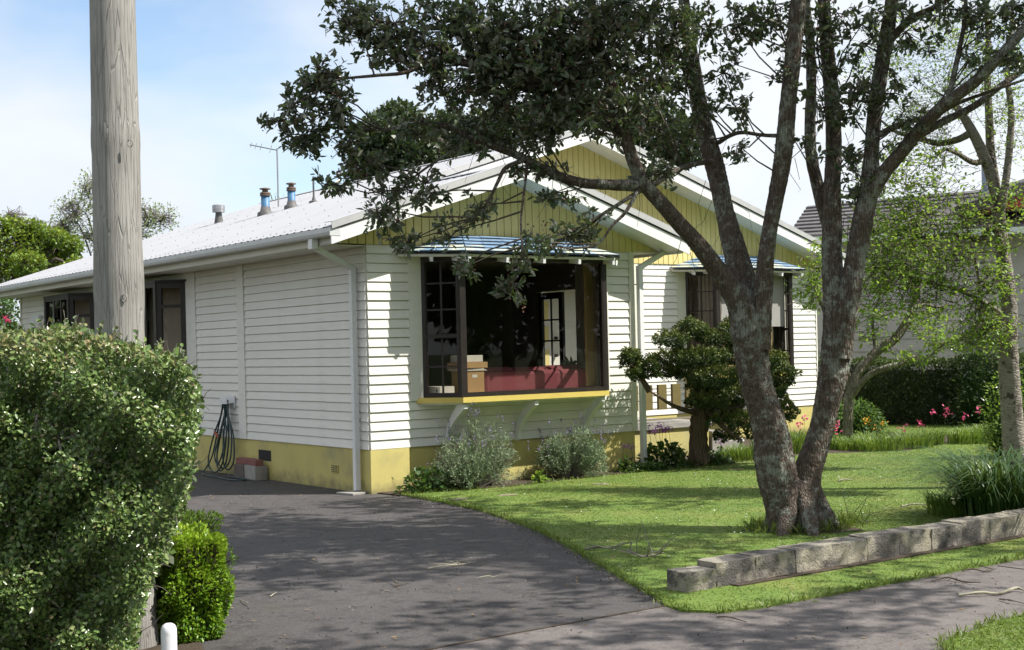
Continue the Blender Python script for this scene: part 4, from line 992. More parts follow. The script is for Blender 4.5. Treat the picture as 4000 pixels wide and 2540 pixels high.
BLOBS = [  # x, y, rx, ry, depth, density
    (835, 45, 78, 62, 11.2, 1.0), (930, 90, 95, 75, 11.2, 1.0), (1090, 60, 120, 80, 11.4, 1.1), (1250, 80, 120, 100, 11.5, 1.15), (1400, 95, 115, 115, 11.7, 1.15), (1550, 70, 105, 95, 12.2, 1.0),
    (765, 185, 68, 52, 11.1, 1.05), (700, 240, 55, 40, 11.1, 1.0), (650, 285, 46, 18, 11.1, 0.9), (705, 325, 62, 46, 11.2, 1.1), (785, 255, 55, 62, 11.1, 1.0), (815, 330, 50, 45, 11.2, 1.0), (795, 425, 52, 34, 11.2, 0.8),
    (1050, 190, 75, 70, 11.2, 0.9), (1180, 215, 105, 80, 11.4, 1.1), (1320, 245, 105, 95, 11.6, 1.15), (1440, 265, 75, 75, 11.8, 1.0), (1110, 320, 95, 50, 11.5, 0.85), (985, 300, 75, 45, 11.4, 0.55), (1230, 330, 85, 50, 11.7, 0.9),
    (905, 490, 52, 66, 11.3, 0.85), (985, 440, 85, 45, 11.4, 0.75), (1060, 545, 75, 34, 11.4, 0.45), (955, 570, 40, 26, 11.3, 0.6), (1130, 480, 60, 45, 11.4, 0.35),
    (1205, 680, 34, 34, 11.0, 1.0), (1235, 625, 36, 36, 11.1, 0.7), (1250, 565, 58, 32, 11.2, 0.6), (1330, 560, 78, 42, 11.7, 0.6), (1320, 460, 75, 34, 11.8, 0.5), (1090, 625, 30, 22, 11.2, 0.6), (1395, 530, 40, 40, 11.7, 0.45), (1270, 395, 90, 32, 11.7, 0.5),
    (1530, 395, 60, 45, 12.1, 0.55), (1545, 280, 70, 75, 12.3, 0.85), (1600, 180, 58, 80, 12.7, 0.85), (1700, 150, 62, 60, 12.4, 0.5), (1735, 255, 50, 45, 12.3, 0.45), (1760, 60, 75, 60, 12.4, 0.55), (1500, 180, 80, 80, 12.0, 0.9), (1560, 410, 34, 26, 12.2, 0.7), (1650, 60, 60, 60, 12.6, 0.6), (1735, 350, 24, 24, 12.2, 0.35),
    (1920, 250, 38, 60, 12.6, 0.6), (1990, 255, 48, 60, 12.3, 0.85), (1985, 365, 38, 60, 12.4, 0.8), (2035, 215, 44, 55, 12.2, 0.85), (2100, 210, 45, 48, 12.2, 0.7), (2130, 290, 38, 28, 12.1, 0.4), (2010, 440, 30, 36, 12.4, 0.5), (2090, 30, 70, 45, 12.2, 0.45), (1960, 40, 70, 50, 12.5, 0.5), (2355, 40, 70, 50, 11.8, 0.6), (2290, 130, 45, 45, 11.8, 0.4), (2200, 30, 50, 40, 12.0, 0.4), (1850, 180, 40, 50, 12.3, 0.3),
    (1900, 100, 90, 90, 12.7, 0.35), (2030, 90, 90, 80, 12.3, 0.4), (2150, 80, 90, 80, 12.0, 0.32), (2300, 50, 100, 60, 11.8, 0.45), (2390, 130, 50, 70, 11.7, 0.4), (1800, 30, 90, 60, 12.5, 0.6), (1660, 250, 70, 60, 12.5, 0.4), (1880, 330, 50, 60, 12.6, 0.3), (2080, 330, 60, 40, 12.3, 0.3), (1620, 330, 60, 50, 12.5, 0.35), (1000, 130, 90, 60, 11.2, 0.7), (870, 380, 60, 40, 11.3, 0.5), (1180, 130, 110, 90, 11.4, 0.8), (1450, 30, 110, 60, 11.9, 0.9), (1320, 150, 100, 80, 11.5, 0.8),
]
LP, LA, LL, TA, TB, SP, SA, BA, BB = [], [], [], [], [], [], [], [], []
skel = np.vstack([smooth_path(limb_pts(L)[0], None, 4) for L in LIMBS])
def add_cluster(tips, dirs, n_leaf, length):
    k = len(tips); P = np.repeat(tips, n_leaf, 0) + rng.normal(size=(k * n_leaf, 3)) * 0.018
    D = np.repeat(dirs, n_leaf, 0); a = unit(D * rng.uniform(-0.2, 1.0, (k * n_leaf, 1)) + rng.normal(size=(k * n_leaf, 3)) * 0.75)
    P = P - np.repeat(dirs, n_leaf, 0) * rng.random((k * n_leaf, 1)) * 0.07
    LP.append(P); LA.append(a); LL.append(length * rng.uniform(0.6, 1.25, k * n_leaf))
def fill_blob(c, rx, ry, rd, ntip, n_leaf=11, length=0.072, seed_frac=0.30):
    u = ball(ntip, 0.2) * rng.uniform(0.75, 1.35, (ntip, 1)); tips = frame_pts(c, u, rx, rd, ry)
    dirs = unit(tips - c + np.array([0, 0, 0.10]) + rng.normal(size=tips.shape) * 0.1)
    add_cluster(tips, dirs, n_leaf, length)
    nsub = max(2, ntip // 9); hub = frame_pts(c, ball(nsub) * 0.5, rx, rd, ry)
    idx = np.argmin(((tips[:, None] - hub[None]) ** 2).sum(-1), 1)
    TA.append(hub[idx]); TB.append(tips)
    tw_ = np.array([tb[0], tb[1], 3.2]) - hub; aim = hub + tw_ / (np.linalg.norm(tw_, axis=1, keepdims=True) + 1e-6) * rng.uniform(0.15, 0.6, (len(hub), 1)); j = np.argmin(((aim[:, None] - skel[None]) ** 2).sum(-1), 1); BA.append(skel[j]); BB.append(hub)
    m_ = rng.random(ntip) < seed_frac
    SP.append(tips[m_] + rng.normal(size=(m_.sum(), 3)) * 0.02)
for x, y, rx, ry, d, den in BLOBS:
    c = at(x * S, y * S, d); a, b = mpx(rx * S, d), mpx(ry * S, d); rd = max(0.22, (a + b) / 2 * 0.9)
    nt = int(max(8, den * 1.0 * (rx * ry * PI) / 305 * (1.25 if rd > .3 else 1.0)))
    fill_blob(c, a, b, rd, nt)
# the part of the crown above and in front of the picture, which shades the drive and the lawn
def above_frame(p, m=0.25):
    d = (p - CAM) @ FW; return p[:, 2] > CAM[2] + d * 0.2585 + 0.026 * ((p - CAM) @ RT) * 0 + m + 0.03 * d
n_up = 0
while n_up < 84:
    u = ball(1)[0]; c = np.array([1.7, -9.0, 7.2]) + u * np.array([4.6, 4.7, 2.0])
    if not above_frame(c[None], 0.75)[0] or c[0] < -1.6: continue
    lb = np.array([-4.85, -6.5, 0.6]); tl = (c - lb) @ SDIR
    if np.linalg.norm(c - lb - SDIR * tl) < 1.15: continue  # crown shaped with a gap that lets the sun onto the lime bush
    r = rng.uniform(0.4, 0.8)
    fill_blob(c, r, r * 0.6, r, int(80 * r), 9, 0.10, 0.0); n_up += 1
n_up = 0
while n_up < 20:                                       # crown close above the limbs
    c = np.array([0.9, -6.6, 6.3]) + ball(1)[0] * np.array([3.2, 2.2, 1.1])
    if not above_frame(c[None], 0.42)[0]: continue
    q_ = rng.uniform(0.4, 0.65); fill_blob(c, q_, q_ * 0.6, q_, int(75 * q_), 9, 0.085, 0.1); n_up += 1
LP = np.vstack(LP); LA = np.vstack(LA); LL = np.concatenate(LL)
leaves('foliage', LP, LA, LL, M['leaf_dark'], tree, width=0.44, up=0.55)
twigs('twigs', np.vstack(TA), np.vstack(TB), 0.0055, 0.0025, M['twig'], tree, 0.12)
BA, BB = np.vstack(BA), np.vstack(BB); k = np.linalg.norm(BA - BB, axis=1) < 0.85; BA, BB = BA[k], BB[k]
twigs('boughs', BA, BB, 0.010, 0.005, M['twig'], tree, 0.06)
SP = np.vstack(SP); q = np.repeat(SP, 7, 0) + rng.normal(size=(len(SP) * 7, 3)) * 0.022
leaves('seed_heads', q, unit(rng.normal(size=q.shape)), 0.022, M['seed'], tree, width=0.9, up=0.2, hexa=False)
# hanging aerial rootlets and dead twigs
ha, hb = [], []
for i in (0, 1, 2, 3, 4, 5, 7):
    P = np.array(limb_pts(LIMBS[i])[0]); P = P[3:]
    for k in range(22):
        a = P[rng.integers(len(P))] + rng.normal(size=3) * 0.08; L = rng.uniform(0.12, 0.5)
        b = a + np.array([rng.normal() * 0.12, rng.normal() * 0.12, -L]); ha.append(a); hb.append(b)
twigs('rootlets', ha, hb, 0.0035, 0.0015, M['twig'], tree, 0.16)
# weeds round the foot
wp = []
for k in range(900):
    t = rng.random() * 2 * PI; r = 0.34 + abs(rng.normal()) * 0.10
    wp.append((tb[0] + 0.05 + r * math.cos(t) * 1.25, tb[1] + r * math.sin(t) * 0.9, 0.0))
wp = np.array(wp)
M['grass'] = leaf_mat('grass_blade', [(0.086, 0.147, 0.018), (0.118, 0.181, 0.023), (0.152, 0.207, 0.031), (0.195, 0.212, 0.05)], 0.55, 0.3, tcol=(0.3, 0.42, 0.05))
weeds = leaves('tree_foot_weeds', wp, unit(np.array([0, 0, 1.0]) + rng.normal(size=wp.shape) * 0.45), rng.uniform(0.05, 0.16, len(wp)), M['grass'], None, width=0.10, up=0.1, hexa=False, curl=0.25)
tag(weeds, 'tufts of long grass growing round the foot of the forked tree', 'weeds')

# ================================================================ mown grass
def grass(name, poly, box, n, hmin, hmax, label, dens=None, z=0.012, w=0.0048, mat=None):
    x = rng.uniform(box[0], box[1], n); y = rng.uniform(box[2], box[3], n)
    k = inside(poly, x, y); x, y = x[k], y[k]
    d = (np.stack([x, y], 1) - CAM[:2]) @ FW[:2]; u = ((np.stack([x, y], 1) - CAM[:2]) @ RT[:2]) / d
    k = (np.abs(u) < 0.40) & (d > 4); x, y, d = x[k], y[k], d[k]
    n = len(x); th = rng.random(n) * 2 * PI; h = rng.uniform(hmin, hmax, n); ln = rng.normal(size=(n, 2)) * h[:, None] * 1.6
    ww = w * rng.uniform(0.7, 1.3, n) * (0.75 + d * 0.03)
    P = np.stack([x, y, np.full(n, z)], 1); s = np.stack([np.cos(th), np.sin(th), np.zeros(n)], 1) * ww[:, None]
    tip = P + np.stack([ln[:, 0], ln[:, 1], h], 1)
    V = np.stack([P - s, P + s, tip], 1).reshape(-1, 3); f = np.arange(n * 3).reshape(-1, 3)
    big = np.sin(x * 1.7 + 0.6 * np.sin(y * 2.1)) * np.sin(y * 1.3 + 1.0 + 0.7 * np.sin(x * 1.1)) * 0.22 + 0.45 + 0.16 * np.sin(x * 4.3 + 2 * np.sin(y * 3.7)) * np.sin(y * 5.1 + 1.4 * np.sin(x * 2.9))
    r = np.clip(big + rng.normal(size=n) * 0.2, 0, 1)
    o = np_mesh(name, V, f, mat or M['grass'], None, (0, 0, 0), rnd=np.repeat(r, 3))
    return tag(o, label, 'grass', kind='stuff')
grass('lawn_grass', LAWN, (-2.6, 15, -8.5, 5), 360000, 0.004, 0.013, 'short mown grass of the front lawn')
grass('verge_grass', VERGE, (-3.2, 4, -12.7, -9.5), 110000, 0.008, 0.025, 'short grass of the verge beside the footpath')
# ragged taller grass along the lawn edges
ex, ey = [], []
pl = LAWN + [LAWN[0]]
for a, b in list(zip(pl[:-1], pl[1:])) + list(zip(VERGE, VERGE[1:] + VERGE[:1])):
    L = math.hypot(b[0] - a[0], b[1] - a[1])
    if L > 3 and max(a[0], b[0]) > 15: 
        if not (abs(a[1] + 8.35) < .2 or abs(a[1] + 9.65) < .1): continue
    for k in range(int(L * 190)):
        t = rng.random(); ex.append(a[0] + (b[0] - a[0]) * t + rng.normal() * 0.026); ey.append(a[1] + (b[1] - a[1]) * t + rng.normal() * 0.026)
q = np.stack([ex, ey, np.full(len(ex), 0.0)], 1); q = q[(q[:, 0] < 6) & (q[:, 1] > -12)]
eg = leaves('edge_grass', q, unit(np.array([0, 0, 0.8]) + rng.normal(size=q.shape) * 0.5), rng.uniform(0.025, 0.075, len(q)), M['grass'], None, width=0.15, up=0.1, hexa=False, curl=0.3)
tag(eg, 'untrimmed grass fringe along the edges of the front lawn', 'grass', kind='stuff')
# grit and crumbs on the asphalt, thicker along the lawn edge
ng = 5200; x = rng.uniform(-5, 3, ng); y = rng.uniform(-9.6, 3, ng); k = (~inside(LAWN, x, y)) & ~((x > -0.05) & (y > -0.4)); x, y = x[k], y[k]
ed = np.array(EDGE); t_ = rng.random(1500) * (len(ed) - 1.001); i_ = t_.astype(int); e_ = ed[i_] + (ed[i_ + 1] - ed[i_]) * (t_ - i_)[:, None]
x = np.concatenate([x, e_[:, 0] - np.abs(rng.normal(size=1500)) * 0.10]); y = np.concatenate([y, e_[:, 1] + rng.normal(size=1500) * 0.03])
q = np.stack([x, y, np.full(len(x), -0.004)], 1)
M['grit'] = leaf_mat('grit', [(0.03, 0.026, 0.022), (0.06, 0.05, 0.04), (0.14, 0.12, 0.10), (0.26, 0.24, 0.21)], 0.9, 0.0)
tag(leaves('grit', q, unit(rng.normal(size=q.shape)), rng.uniform(0.006, 0.018, len(q)), M['grit'], None, width=0.7, up=0.7, hexa=False), 'grit and bark crumbs scattered on the driveway', 'grit', kind='stuff')
# clover and weeds in the turf, bare soil round the trunk
x = rng.uniform(-2.3, 9, 260); y = rng.uniform(-8.3, -0.8, 260); k = inside(LAWN, x, y); x, y = x[k], y[k]
q = np.stack([np.repeat(x, 34), np.repeat(y, 34), np.full(len(x) * 34, 0.014)], 1) + rng.normal(size=(len(x) * 34, 3)) * np.array([0.09, 0.05, 0.0])
M['clover'] = leaf_mat('clover_leaf', [(0.05, 0.11, 0.02), (0.08, 0.15, 0.03), (0.12, 0.19, 0.04)], 0.6, 0.2)
tag(leaves('lawn_weeds', q, unit(rng.normal(size=q.shape) * np.array([1, 1, 0.25]) + UP * 0.25), rng.uniform(0.012, 0.03, len(q)), M['clover'], None, width=0.6, up=0.8, hexa=False), 'patches of clover and flat weeds in the lawn', 'weeds', kind='stuff')
a_ = np.linspace(0, 2 * PI, 40)[:-1]; rr_ = 0.50 + 0.07 * np.sin(a_ * 3) + 0.05 * rng.normal(size=39)
MB().add([(tb[0] + 0.06 + r * 1.15 * math.cos(t), tb[1] + r * 0.95 * math.sin(t), 0.0165) for r, t in zip(rr_, a_)], [tuple(range(39))]).build('bare_soil', M['soil'])['kind'] = 'structure'
# daisies, fallen leaves and small litter
M['petal_white'] = leaf_mat('white_petals', [(0.7, 0.7, 0.66), (0.75, 0.74, 0.7)], 0.7, 0.0)
M['litter'] = leaf_mat('fallen_leaves', [(0.13, 0.07, 0.035), (0.22, 0.14, 0.06), (0.07, 0.05, 0.035), (0.25, 0.19, 0.11)], 0.8, 0.0)
x = rng.uniform(-2, 7, 900); y = rng.uniform(-7.3, -0.8, 900); k = inside(LAWN, x, y); x, y = x[k][:240], y[k][:240]
q = np.stack([x, y, np.full(len(x), 0.035)], 1)
tag(leaves('daisies', q, unit(rng.normal(size=q.shape) * np.array([1, 1, 0.1])), 0.020, M['petal_white'], None, width=1.0, up=0.97, hexa=False), 'tiny white daisies scattered through the lawn', 'daisies', kind='stuff')
x = rng.uniform(-5, 6, 2600); y = rng.uniform(-10, 2, 2600); k = (~inside(LAWN, x, y)) | (rng.random(2600) < 0.6); k &= ~((x > 0) & (y > -0.2)); x, y = x[k][:1500], y[k][:1500]
q = np.stack([x, y, np.where(inside(LAWN, x, y), 0.034, 0.0)], 1)
tag(leaves('leaf_litter', q, unit(rng.normal(size=q.shape) * np.array([1, 1, 0.15])), rng.uniform(0.012, 0.05, len(q)), M['litter'], None, width=0.4, up=0.85, hexa=False), 'fallen leaves and crumbs of bark on the drive and path', 'litter', kind='stuff')
# ================================================================ garden wall of rough blocks
M['block'] = surf('rough_concrete_block', (0.29, 0.265, 0.23), (0.40, 0.36, 0.27), 7.0, 0.95, 1.0, 60, c3=(0.11, 0.10, 0.092), scale3=4.0, lo3=0.44, hi3=0.56, vary=0.12)
gw = empty('garden_wall', (-1.9, -7.68, 0), 'low wall of rough concrete blocks edging the lawn beside the footpath', 'wall')
x = -1.93; i = 0
heights = [0.150, 0.185, 0.19, 0.20, 0.20, 0.205, 0.205, 0.20, 0.21, 0.205]
while x < 9.5:
    L = [0.30, 0.40][i % 2] if i < 2 else 0.405 + random.uniform(-0.02, 0.02)
    h = heights[min(i, 9)] + random.uniform(-0.006, 0.006); yo = random.uniform(-0.006, 0.006)
    nx, nz = 7, 5; mbk = MB(); gx = np.linspace(x + 0.003, x + L - 0.003, nx); gz_ = np.linspace(-0.03, h, nz)
    fr = {}
    for a in range(nx):
        for b in range(nz):
            e = 0.005 if (a in (0, nx - 1) or b == nz - 1) else 0.0
            fr[a, b] = len(mbk.v); mbk.v.append((gx[a], -7.68 + yo + e + random.uniform(-0.009, 0.007), gz_[b] - (0.006 if b == nz - 1 else 0)))
    for a in range(nx - 1):
        for b in range(nz - 1): mbk.f.append((fr[a, b], fr[a + 1, b], fr[a + 1, b + 1], fr[a, b + 1])); mbk.m.append(0)
    bk = {}
    for a in range(nx):
        bk[a, 1] = len(mbk.v); mbk.v.append((gx[a], -7.48 + yo, h + random.uniform(-0.005, 0.004))); bk[a, 0] = len(mbk.v); mbk.v.append((gx[a], -7.48 + yo, -0.03))
    for a in range(nx - 1):
        mbk.f.append((fr[a, nz - 1], fr[a + 1, nz - 1], bk[a + 1, 1], bk[a, 1])); mbk.f.append((bk[a, 1], bk[a + 1, 1], bk[a + 1, 0], bk[a, 0])); mbk.m += [0, 0]
    mbk.f.append(tuple([fr[0, b] for b in range(nz)] + [bk[0, 1], bk[0, 0]])); mbk.f.append(tuple([bk[nx - 1, 0], bk[nx - 1, 1]] + [fr[nx - 1, b] for b in range(nz - 1, -1, -1)])); mbk.m += [0, 0]
    mbk.build('block', M['block'], gw)
    x += L; i += 1
MB().box(-1.5, 9.6, -7.76, -7.655, -0.03, 0.022).build('footing', M['soil'], gw)

# ================================================================ utility pole, marker post
M['pole'] = None
def wood_pole_mat():
    m, nt, b, out = new_mat('weathered_pole_wood')
    vec = coords(nt, (110, 110, 3.5)); v0 = coords(nt)
    n1 = N(nt, 'ShaderNodeTexNoise', Scale=1.0, Detail=8.0, Roughness=0.7); nt.links.new(vec, n1.inputs['Vector'])
    n2 = N(nt, 'ShaderNodeTexNoise', Scale=1.6, Detail=6.0); nt.links.new(v0, n2.inputs['Vector'])
    vc = coords(nt, (46, 46, 2.4)); vo = N(nt, 'ShaderNodeTexVoronoi', Scale=1.0, feature='DISTANCE_TO_EDGE'); nt.links.new(vc, vo.inputs['Vector'])
    col = mixc(nt, rampf(nt, n1.outputs['Fac'], 0.3, 0.7), (0.28, 0.268, 0.25), (0.41, 0.393, 0.37))
    col = mixc(nt, rampf(nt, n2.outputs['Fac'], 0.5, 0.75), col, (0.20, 0.19, 0.175))
    crack = rampf(nt, vo.outputs['Distance'], 0.02, 0.0)
    cf = N(nt, 'ShaderNodeMath', operation='MULTIPLY'); cf.inputs[1].default_value = 0.55; nt.links.new(crack, cf.inputs[0])
    col = mixc(nt, cf.outputs[0], col, (0.10, 0.09, 0.08))
    nt.links.new(col, b.inputs['Base Color']); b.inputs['Roughness'].default_value = 0.85; b.inputs['Specular IOR Level'].default_value = 0.25
    h = N(nt, 'ShaderNodeMath', operation='ADD'); nt.links.new(n1.outputs['Fac'], h.inputs[0]); nt.links.new(rampf(nt, vo.outputs['Distance'], 0.0, 0.06), h.inputs[1])
    bp = N(nt, 'ShaderNodeBump', Strength=0.7, Distance=0.008); nt.links.new(h.outputs[0], bp.inputs['Height']); nt.links.new(bp.outputs['Normal'], b.inputs['Normal'])
    return m
M['pole'] = wood_pole_mat()
PD = 8.25
pc = at(497, 2500, PD); pole = empty('utility_pole', (pc[0], pc[1], 0), 'tall weathered round timber utility pole rising out of the hedge', 'pole')
zz = np.linspace(-0.3, 8.5, 130); pr = np.interp(zz, [-0.3, 0.0, 0.4, 1.0, 1.75, 2.6, 3.0, 4.0, 8.5], [0.20, 0.19, 0.176, 0.158, 0.1445, 0.143, 0.141, 0.134, 0.115])
for zk, amp_, wd in ((3.07, 0.006, 0.07), (2.18, 0.006, 0.16), (1.55, 0.004, 0.1), (4.6, 0.005, 0.1)): pr = pr + amp_ * np.exp(-((zz - zk) / wd) ** 2)
px_ = np.stack([np.full(len(zz), pc[0]), np.full(len(zz), pc[1]), zz], 1)
n = 40; th = np.arange(n) * 2 * PI / n
d = pr[:, None] * (1 + 0.012 * np.sin(3 * th[None] + 0.5 * zz[:, None]) + 0.006 * rng.normal(size=(len(zz), n)) * 0.4 + 0.006 * np.sin(17 * th[None] + 0.2 * zz[:, None]))
V_ = np.stack([pc[0] + d * np.cos(th)[None], pc[1] + d * np.sin(th)[None], np.repeat(zz[:, None], n, 1)], -1).reshape(-1, 3)
i_ = np.arange(len(zz) - 1)[:, None] * n; j_ = np.arange(n)[None]; k_ = (j_ + 1) % n
np_mesh('shaft', V_, np.stack([i_ + j_, i_ + k_, i_ + n + k_, i_ + n + j_], -1).reshape(-1, 4), M['pole'], pole, smooth=True)
kn = MB()
for px, py in ((508, 560), (485, 1165)):
    c = at(px, py, PD - 0.143); t = np.linspace(0, 2 * PI, 15); kn.tube([c + RT * 0.016 * math.cos(a) + UP * 0.022 * math.sin(a) + FW * 0.002 for a in t], 0.0035, 5)
kn.build('wood_knot', M['pole'], pole)
mp_ = at(661, 2540, 7.0); mk = empty('marker_post', (mp_[0], mp_[1], 0), 'short white round-topped marker post at the foot of the hedge', 'post')
mkb = MB(); ztop = at(661, 2434, 7.0)[2]
lathe(mkb, (mp_[0], mp_[1], 0), [(0.042, -0.05), (0.041, ztop - 0.045), (0.039, ztop - 0.025), (0.032, ztop - 0.011), (0.018, ztop - 0.002), (0.004, ztop)], 24)
mkb.build('shaft', M['bollard'], mk, smooth=True)

# ================================================================ hedges beside the drive
def in_poly_px(poly, px, py): return inside(poly, px, py)
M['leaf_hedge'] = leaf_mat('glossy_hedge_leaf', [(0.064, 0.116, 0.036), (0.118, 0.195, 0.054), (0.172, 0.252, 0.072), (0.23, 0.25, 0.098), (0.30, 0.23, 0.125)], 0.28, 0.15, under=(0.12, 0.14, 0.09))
M['leaf_lime'] = leaf_mat('lime_box_leaf', [(0.08, 0.19, 0.014), (0.16, 0.31, 0.020), (0.25, 0.40, 0.028), (0.34, 0.45, 0.04)], 0.42, 0.3, tcol=(0.45, 0.6, 0.05))
hb_ = at(350, 2500, 7.5)
hedge = empty('clipped_hedge', (hb_[0], hb_[1], 0), 'tall dense small-leaved hedge filling the left side in front of the pole', 'hedge')
SIL = [(-420, 1310), (-100, 1300), (120, 1300), (250, 1275), (340, 1295), (430, 1330), (560, 1362), (640, 1380), (700, 1400), (752, 1470), (785, 1550), (772, 1620), (778, 1690), (752, 1760), (762, 1820), (735, 1920), (708, 2000), (672, 2100), (660, 2180), (605, 2230), (575, 2330), (545, 2420), (530, 2540), (520, 2720), (-420, 2720)]
def hedge_pts(n, d0, d1, front_bias):
    px = rng.uniform(-420, 800, n * 2); py = rng.uniform(1260, 2720, n * 2); k = in_poly_px(SIL, px, py); px, py = px[k][:n], py[k][:n]
    lump = 0.13 * np.sin(px * 0.011 + 1.3 * np.sin(py * 0.006)) * np.sin(py * 0.0125 + 0.8) + 0.07 * np.sin(px * 0.027 + py * 0.019) 
    top = np.clip((py - 1290) / 260.0, 0, 1); rgt = np.clip((770 - px) / 300.0, 0, 1)
    rnd_in = 0.22 * (1 - np.sqrt(np.clip(1 - (1 - top) ** 2, 0, 1))) + 0.16 * (1 - np.sqrt(np.clip(1 - (1 - rgt) ** 2, 0, 1)))
    dep = d0 + lump + rnd_in + (d1 - d0) * rng.random(n) ** front_bias
    return np.array([at(a, b, c) for a, b, c in zip(px, py, dep)]), px, py
Q, hx, hy = hedge_pts(60000, 7.02, 7.55, 2.2)
tip_d = unit(np.array([-FW * 0.25 + UP * 0.3]) + rng.normal(size=Q.shape) * 0.7)
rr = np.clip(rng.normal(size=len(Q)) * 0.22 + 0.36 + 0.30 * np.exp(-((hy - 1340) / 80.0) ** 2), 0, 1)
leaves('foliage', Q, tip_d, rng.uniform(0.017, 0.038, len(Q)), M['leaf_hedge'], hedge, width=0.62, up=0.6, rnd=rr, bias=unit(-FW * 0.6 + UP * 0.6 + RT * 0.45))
Q2, _, _ = hedge_pts(16000, 7.45, 8.15, 1.0)
k = np.linalg.norm(Q2[:, :2] - pc[:2], axis=1) > 0.2; Q2 = Q2[k]
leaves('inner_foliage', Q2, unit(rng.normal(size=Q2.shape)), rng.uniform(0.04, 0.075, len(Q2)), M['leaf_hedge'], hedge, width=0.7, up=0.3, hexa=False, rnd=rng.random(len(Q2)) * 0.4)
ta = Q[rng.integers(0, len(Q), 1100)] + FW * 0.10; tb_ = ta + unit(rng.normal(size=ta.shape) + UP * 0.5 - FW * 0.3) * rng.uniform(0.05, 0.16, (len(ta), 1))
twigs('twigs', ta, tb_, 0.003, 0.0015, M['twig_grey'], hedge)
# stray shoots above the clipped top
sa, sb, sp_, sd_ = [], [], [], []
for px, py, h, d in ((120, 1330, 55, 7.3), (330, 1300, 45, 7.3), (440, 1330, 45, 7.5), (250, 1290, 35, 7.4), (650, 1400, 75, 7.3), (700, 1400, 60, 7.5), (540, 1370, 70, 7.2), (40, 1310, 40, 7.4), (690, 1420, 50, 7.2), (730, 1450, 60, 7.4), (180, 1310, 60, 7.2), (390, 1330, 70, 7.3), (600, 1390, 50, 7.2), (60, 1320, 60, 7.2), (290, 1300, 55, 7.2), (480, 1350, 45, 7.25), (770, 1560, 30, 7.2), (755, 1500, 40, 7.3), (10, 1310, 45, 7.2), (220, 1300, 40, 7.3), (560, 1370, 35, 7.3), (340, 1310, 30, 7.25)):
    a = at(px, py + 30, d); b = at(px + rng.normal() * 20, py - h, d); sa.append(a); sb.append(b)
    for t in np.linspace(0.2, 1, 9): sp_.append(a + (b - a) * t); sd_.append(unit(rng.normal(size=3) + UP * 0.4))
twigs('shoots', sa, sb, 0.003, 0.0015, M['twig_grey'], hedge)
leaves('shoot_leaves', np.array(sp_), np.array(sd_), rng.uniform(0.03, 0.045, len(sp_)), M['leaf_hedge'], hedge, width=0.62, up=0.5)
lg = MB()
for px, py, qx, qy in ((145, 1620, 110, 1760), (225, 1700, 235, 1830), (250, 1715, 285, 1700), (330, 1800, 365, 1760), (150, 1830, 400, 1795)):
    lg.tube([at(px, py, 7.08), at((px + qx) / 2 + 8, (py + qy) / 2, 7.0), at(qx, qy, 7.05)], [0.006, 0.007, 0.006], 6)
lg.build('branch', M['twig_grey'], hedge)

def box_hedge(name, label, x0, x1, y0, y1, h, n, size, mat, group=None, rb=None):
    c = ((x0 + x1) / 2, (y0 + y1) / 2, 0); e = empty(name, c, label, 'hedge', group)
    u = rng.uniform(-1, 1, (n, 3)); m_ = np.abs(u).max(1, keepdims=True); p6 = ((np.abs(u) ** 5).sum(1, keepdims=True)) ** 0.2
    r = 1 - 0.30 * rng.random((n, 1)) ** 1.8; s = u / p6 * r
    lump = 1 + 0.10 * np.sin(s[:, 0:1] * 7 + 2) * np.sin(s[:, 1:2] * 6 + s[:, 2:3] * 5) + 0.08 * np.sin(s[:, 2:3] * 7 + s[:, 1:2] * 5)
    s = s * lump
    P = np.stack([c[0] + s[:, 0] * (x1 - x0) / 2, c[1] + s[:, 1] * (y1 - y0) / 2, h / 2 + s[:, 2] * h / 2], 1); P[:, 2] = np.maximum(P[:, 2], 0.01)
    sp = unit(s * np.array([1, 1, 1.2]) + rng.normal(size=s.shape) * 0.55 + np.array([0, 0, 0.35]))
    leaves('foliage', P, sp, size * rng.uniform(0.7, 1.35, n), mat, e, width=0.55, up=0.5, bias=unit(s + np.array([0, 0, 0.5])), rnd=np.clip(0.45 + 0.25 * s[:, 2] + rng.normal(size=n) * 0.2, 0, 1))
    k = rng.integers(0, n, n // 6); a = np.array([c[0], c[1], 0.05]) + (P[k] - np.array([c[0], c[1], 0.05])) * 0.55
    twigs('twigs', a, P[k], 0.004, 0.0015, M['twig'], e)
    V_, F_ = merge([bark_tube([(c[0] + dx, c[1] + dy, -0.05), (c[0] + dx * 1.5, c[1] + dy * 1.4, h * 0.5)], [0.02, 0.012], 8, 4) for dx, dy in ((0, 0), (0.08, 0.1), (-0.07, -0.1))])
    np_mesh('stem', V_, F_, M['twig'], e)
    return e
b0 = at(800, 2300, 8.55)
box_hedge('box_hedge', 'bright lime-green clipped box bush beside the driveway entrance', b0[0] - 0.32, b0[0] + 0.08, b0[1] - 0.24, b0[1] + 0.26, 0.64, 17000, 0.025, M['leaf_lime'])
b1 = at(740, 2120, 9.9)
M['leaf_box_dark'] = leaf_mat('box_leaf', [(0.04, 0.10, 0.012), (0.075, 0.16, 0.018), (0.12, 0.22, 0.025), (0.16, 0.26, 0.03)], 0.42, 0.25, tcol=(0.35, 0.5, 0.05))
box_hedge('box_hedge', 'darker green clipped box hedge just behind the lime-green one', b1[0] - 0.40, b1[0] + 0.04, b1[1] - 0.70, b1[1] + 0.9, 0.66, 12000, 0.020, M['leaf_box_dark'])

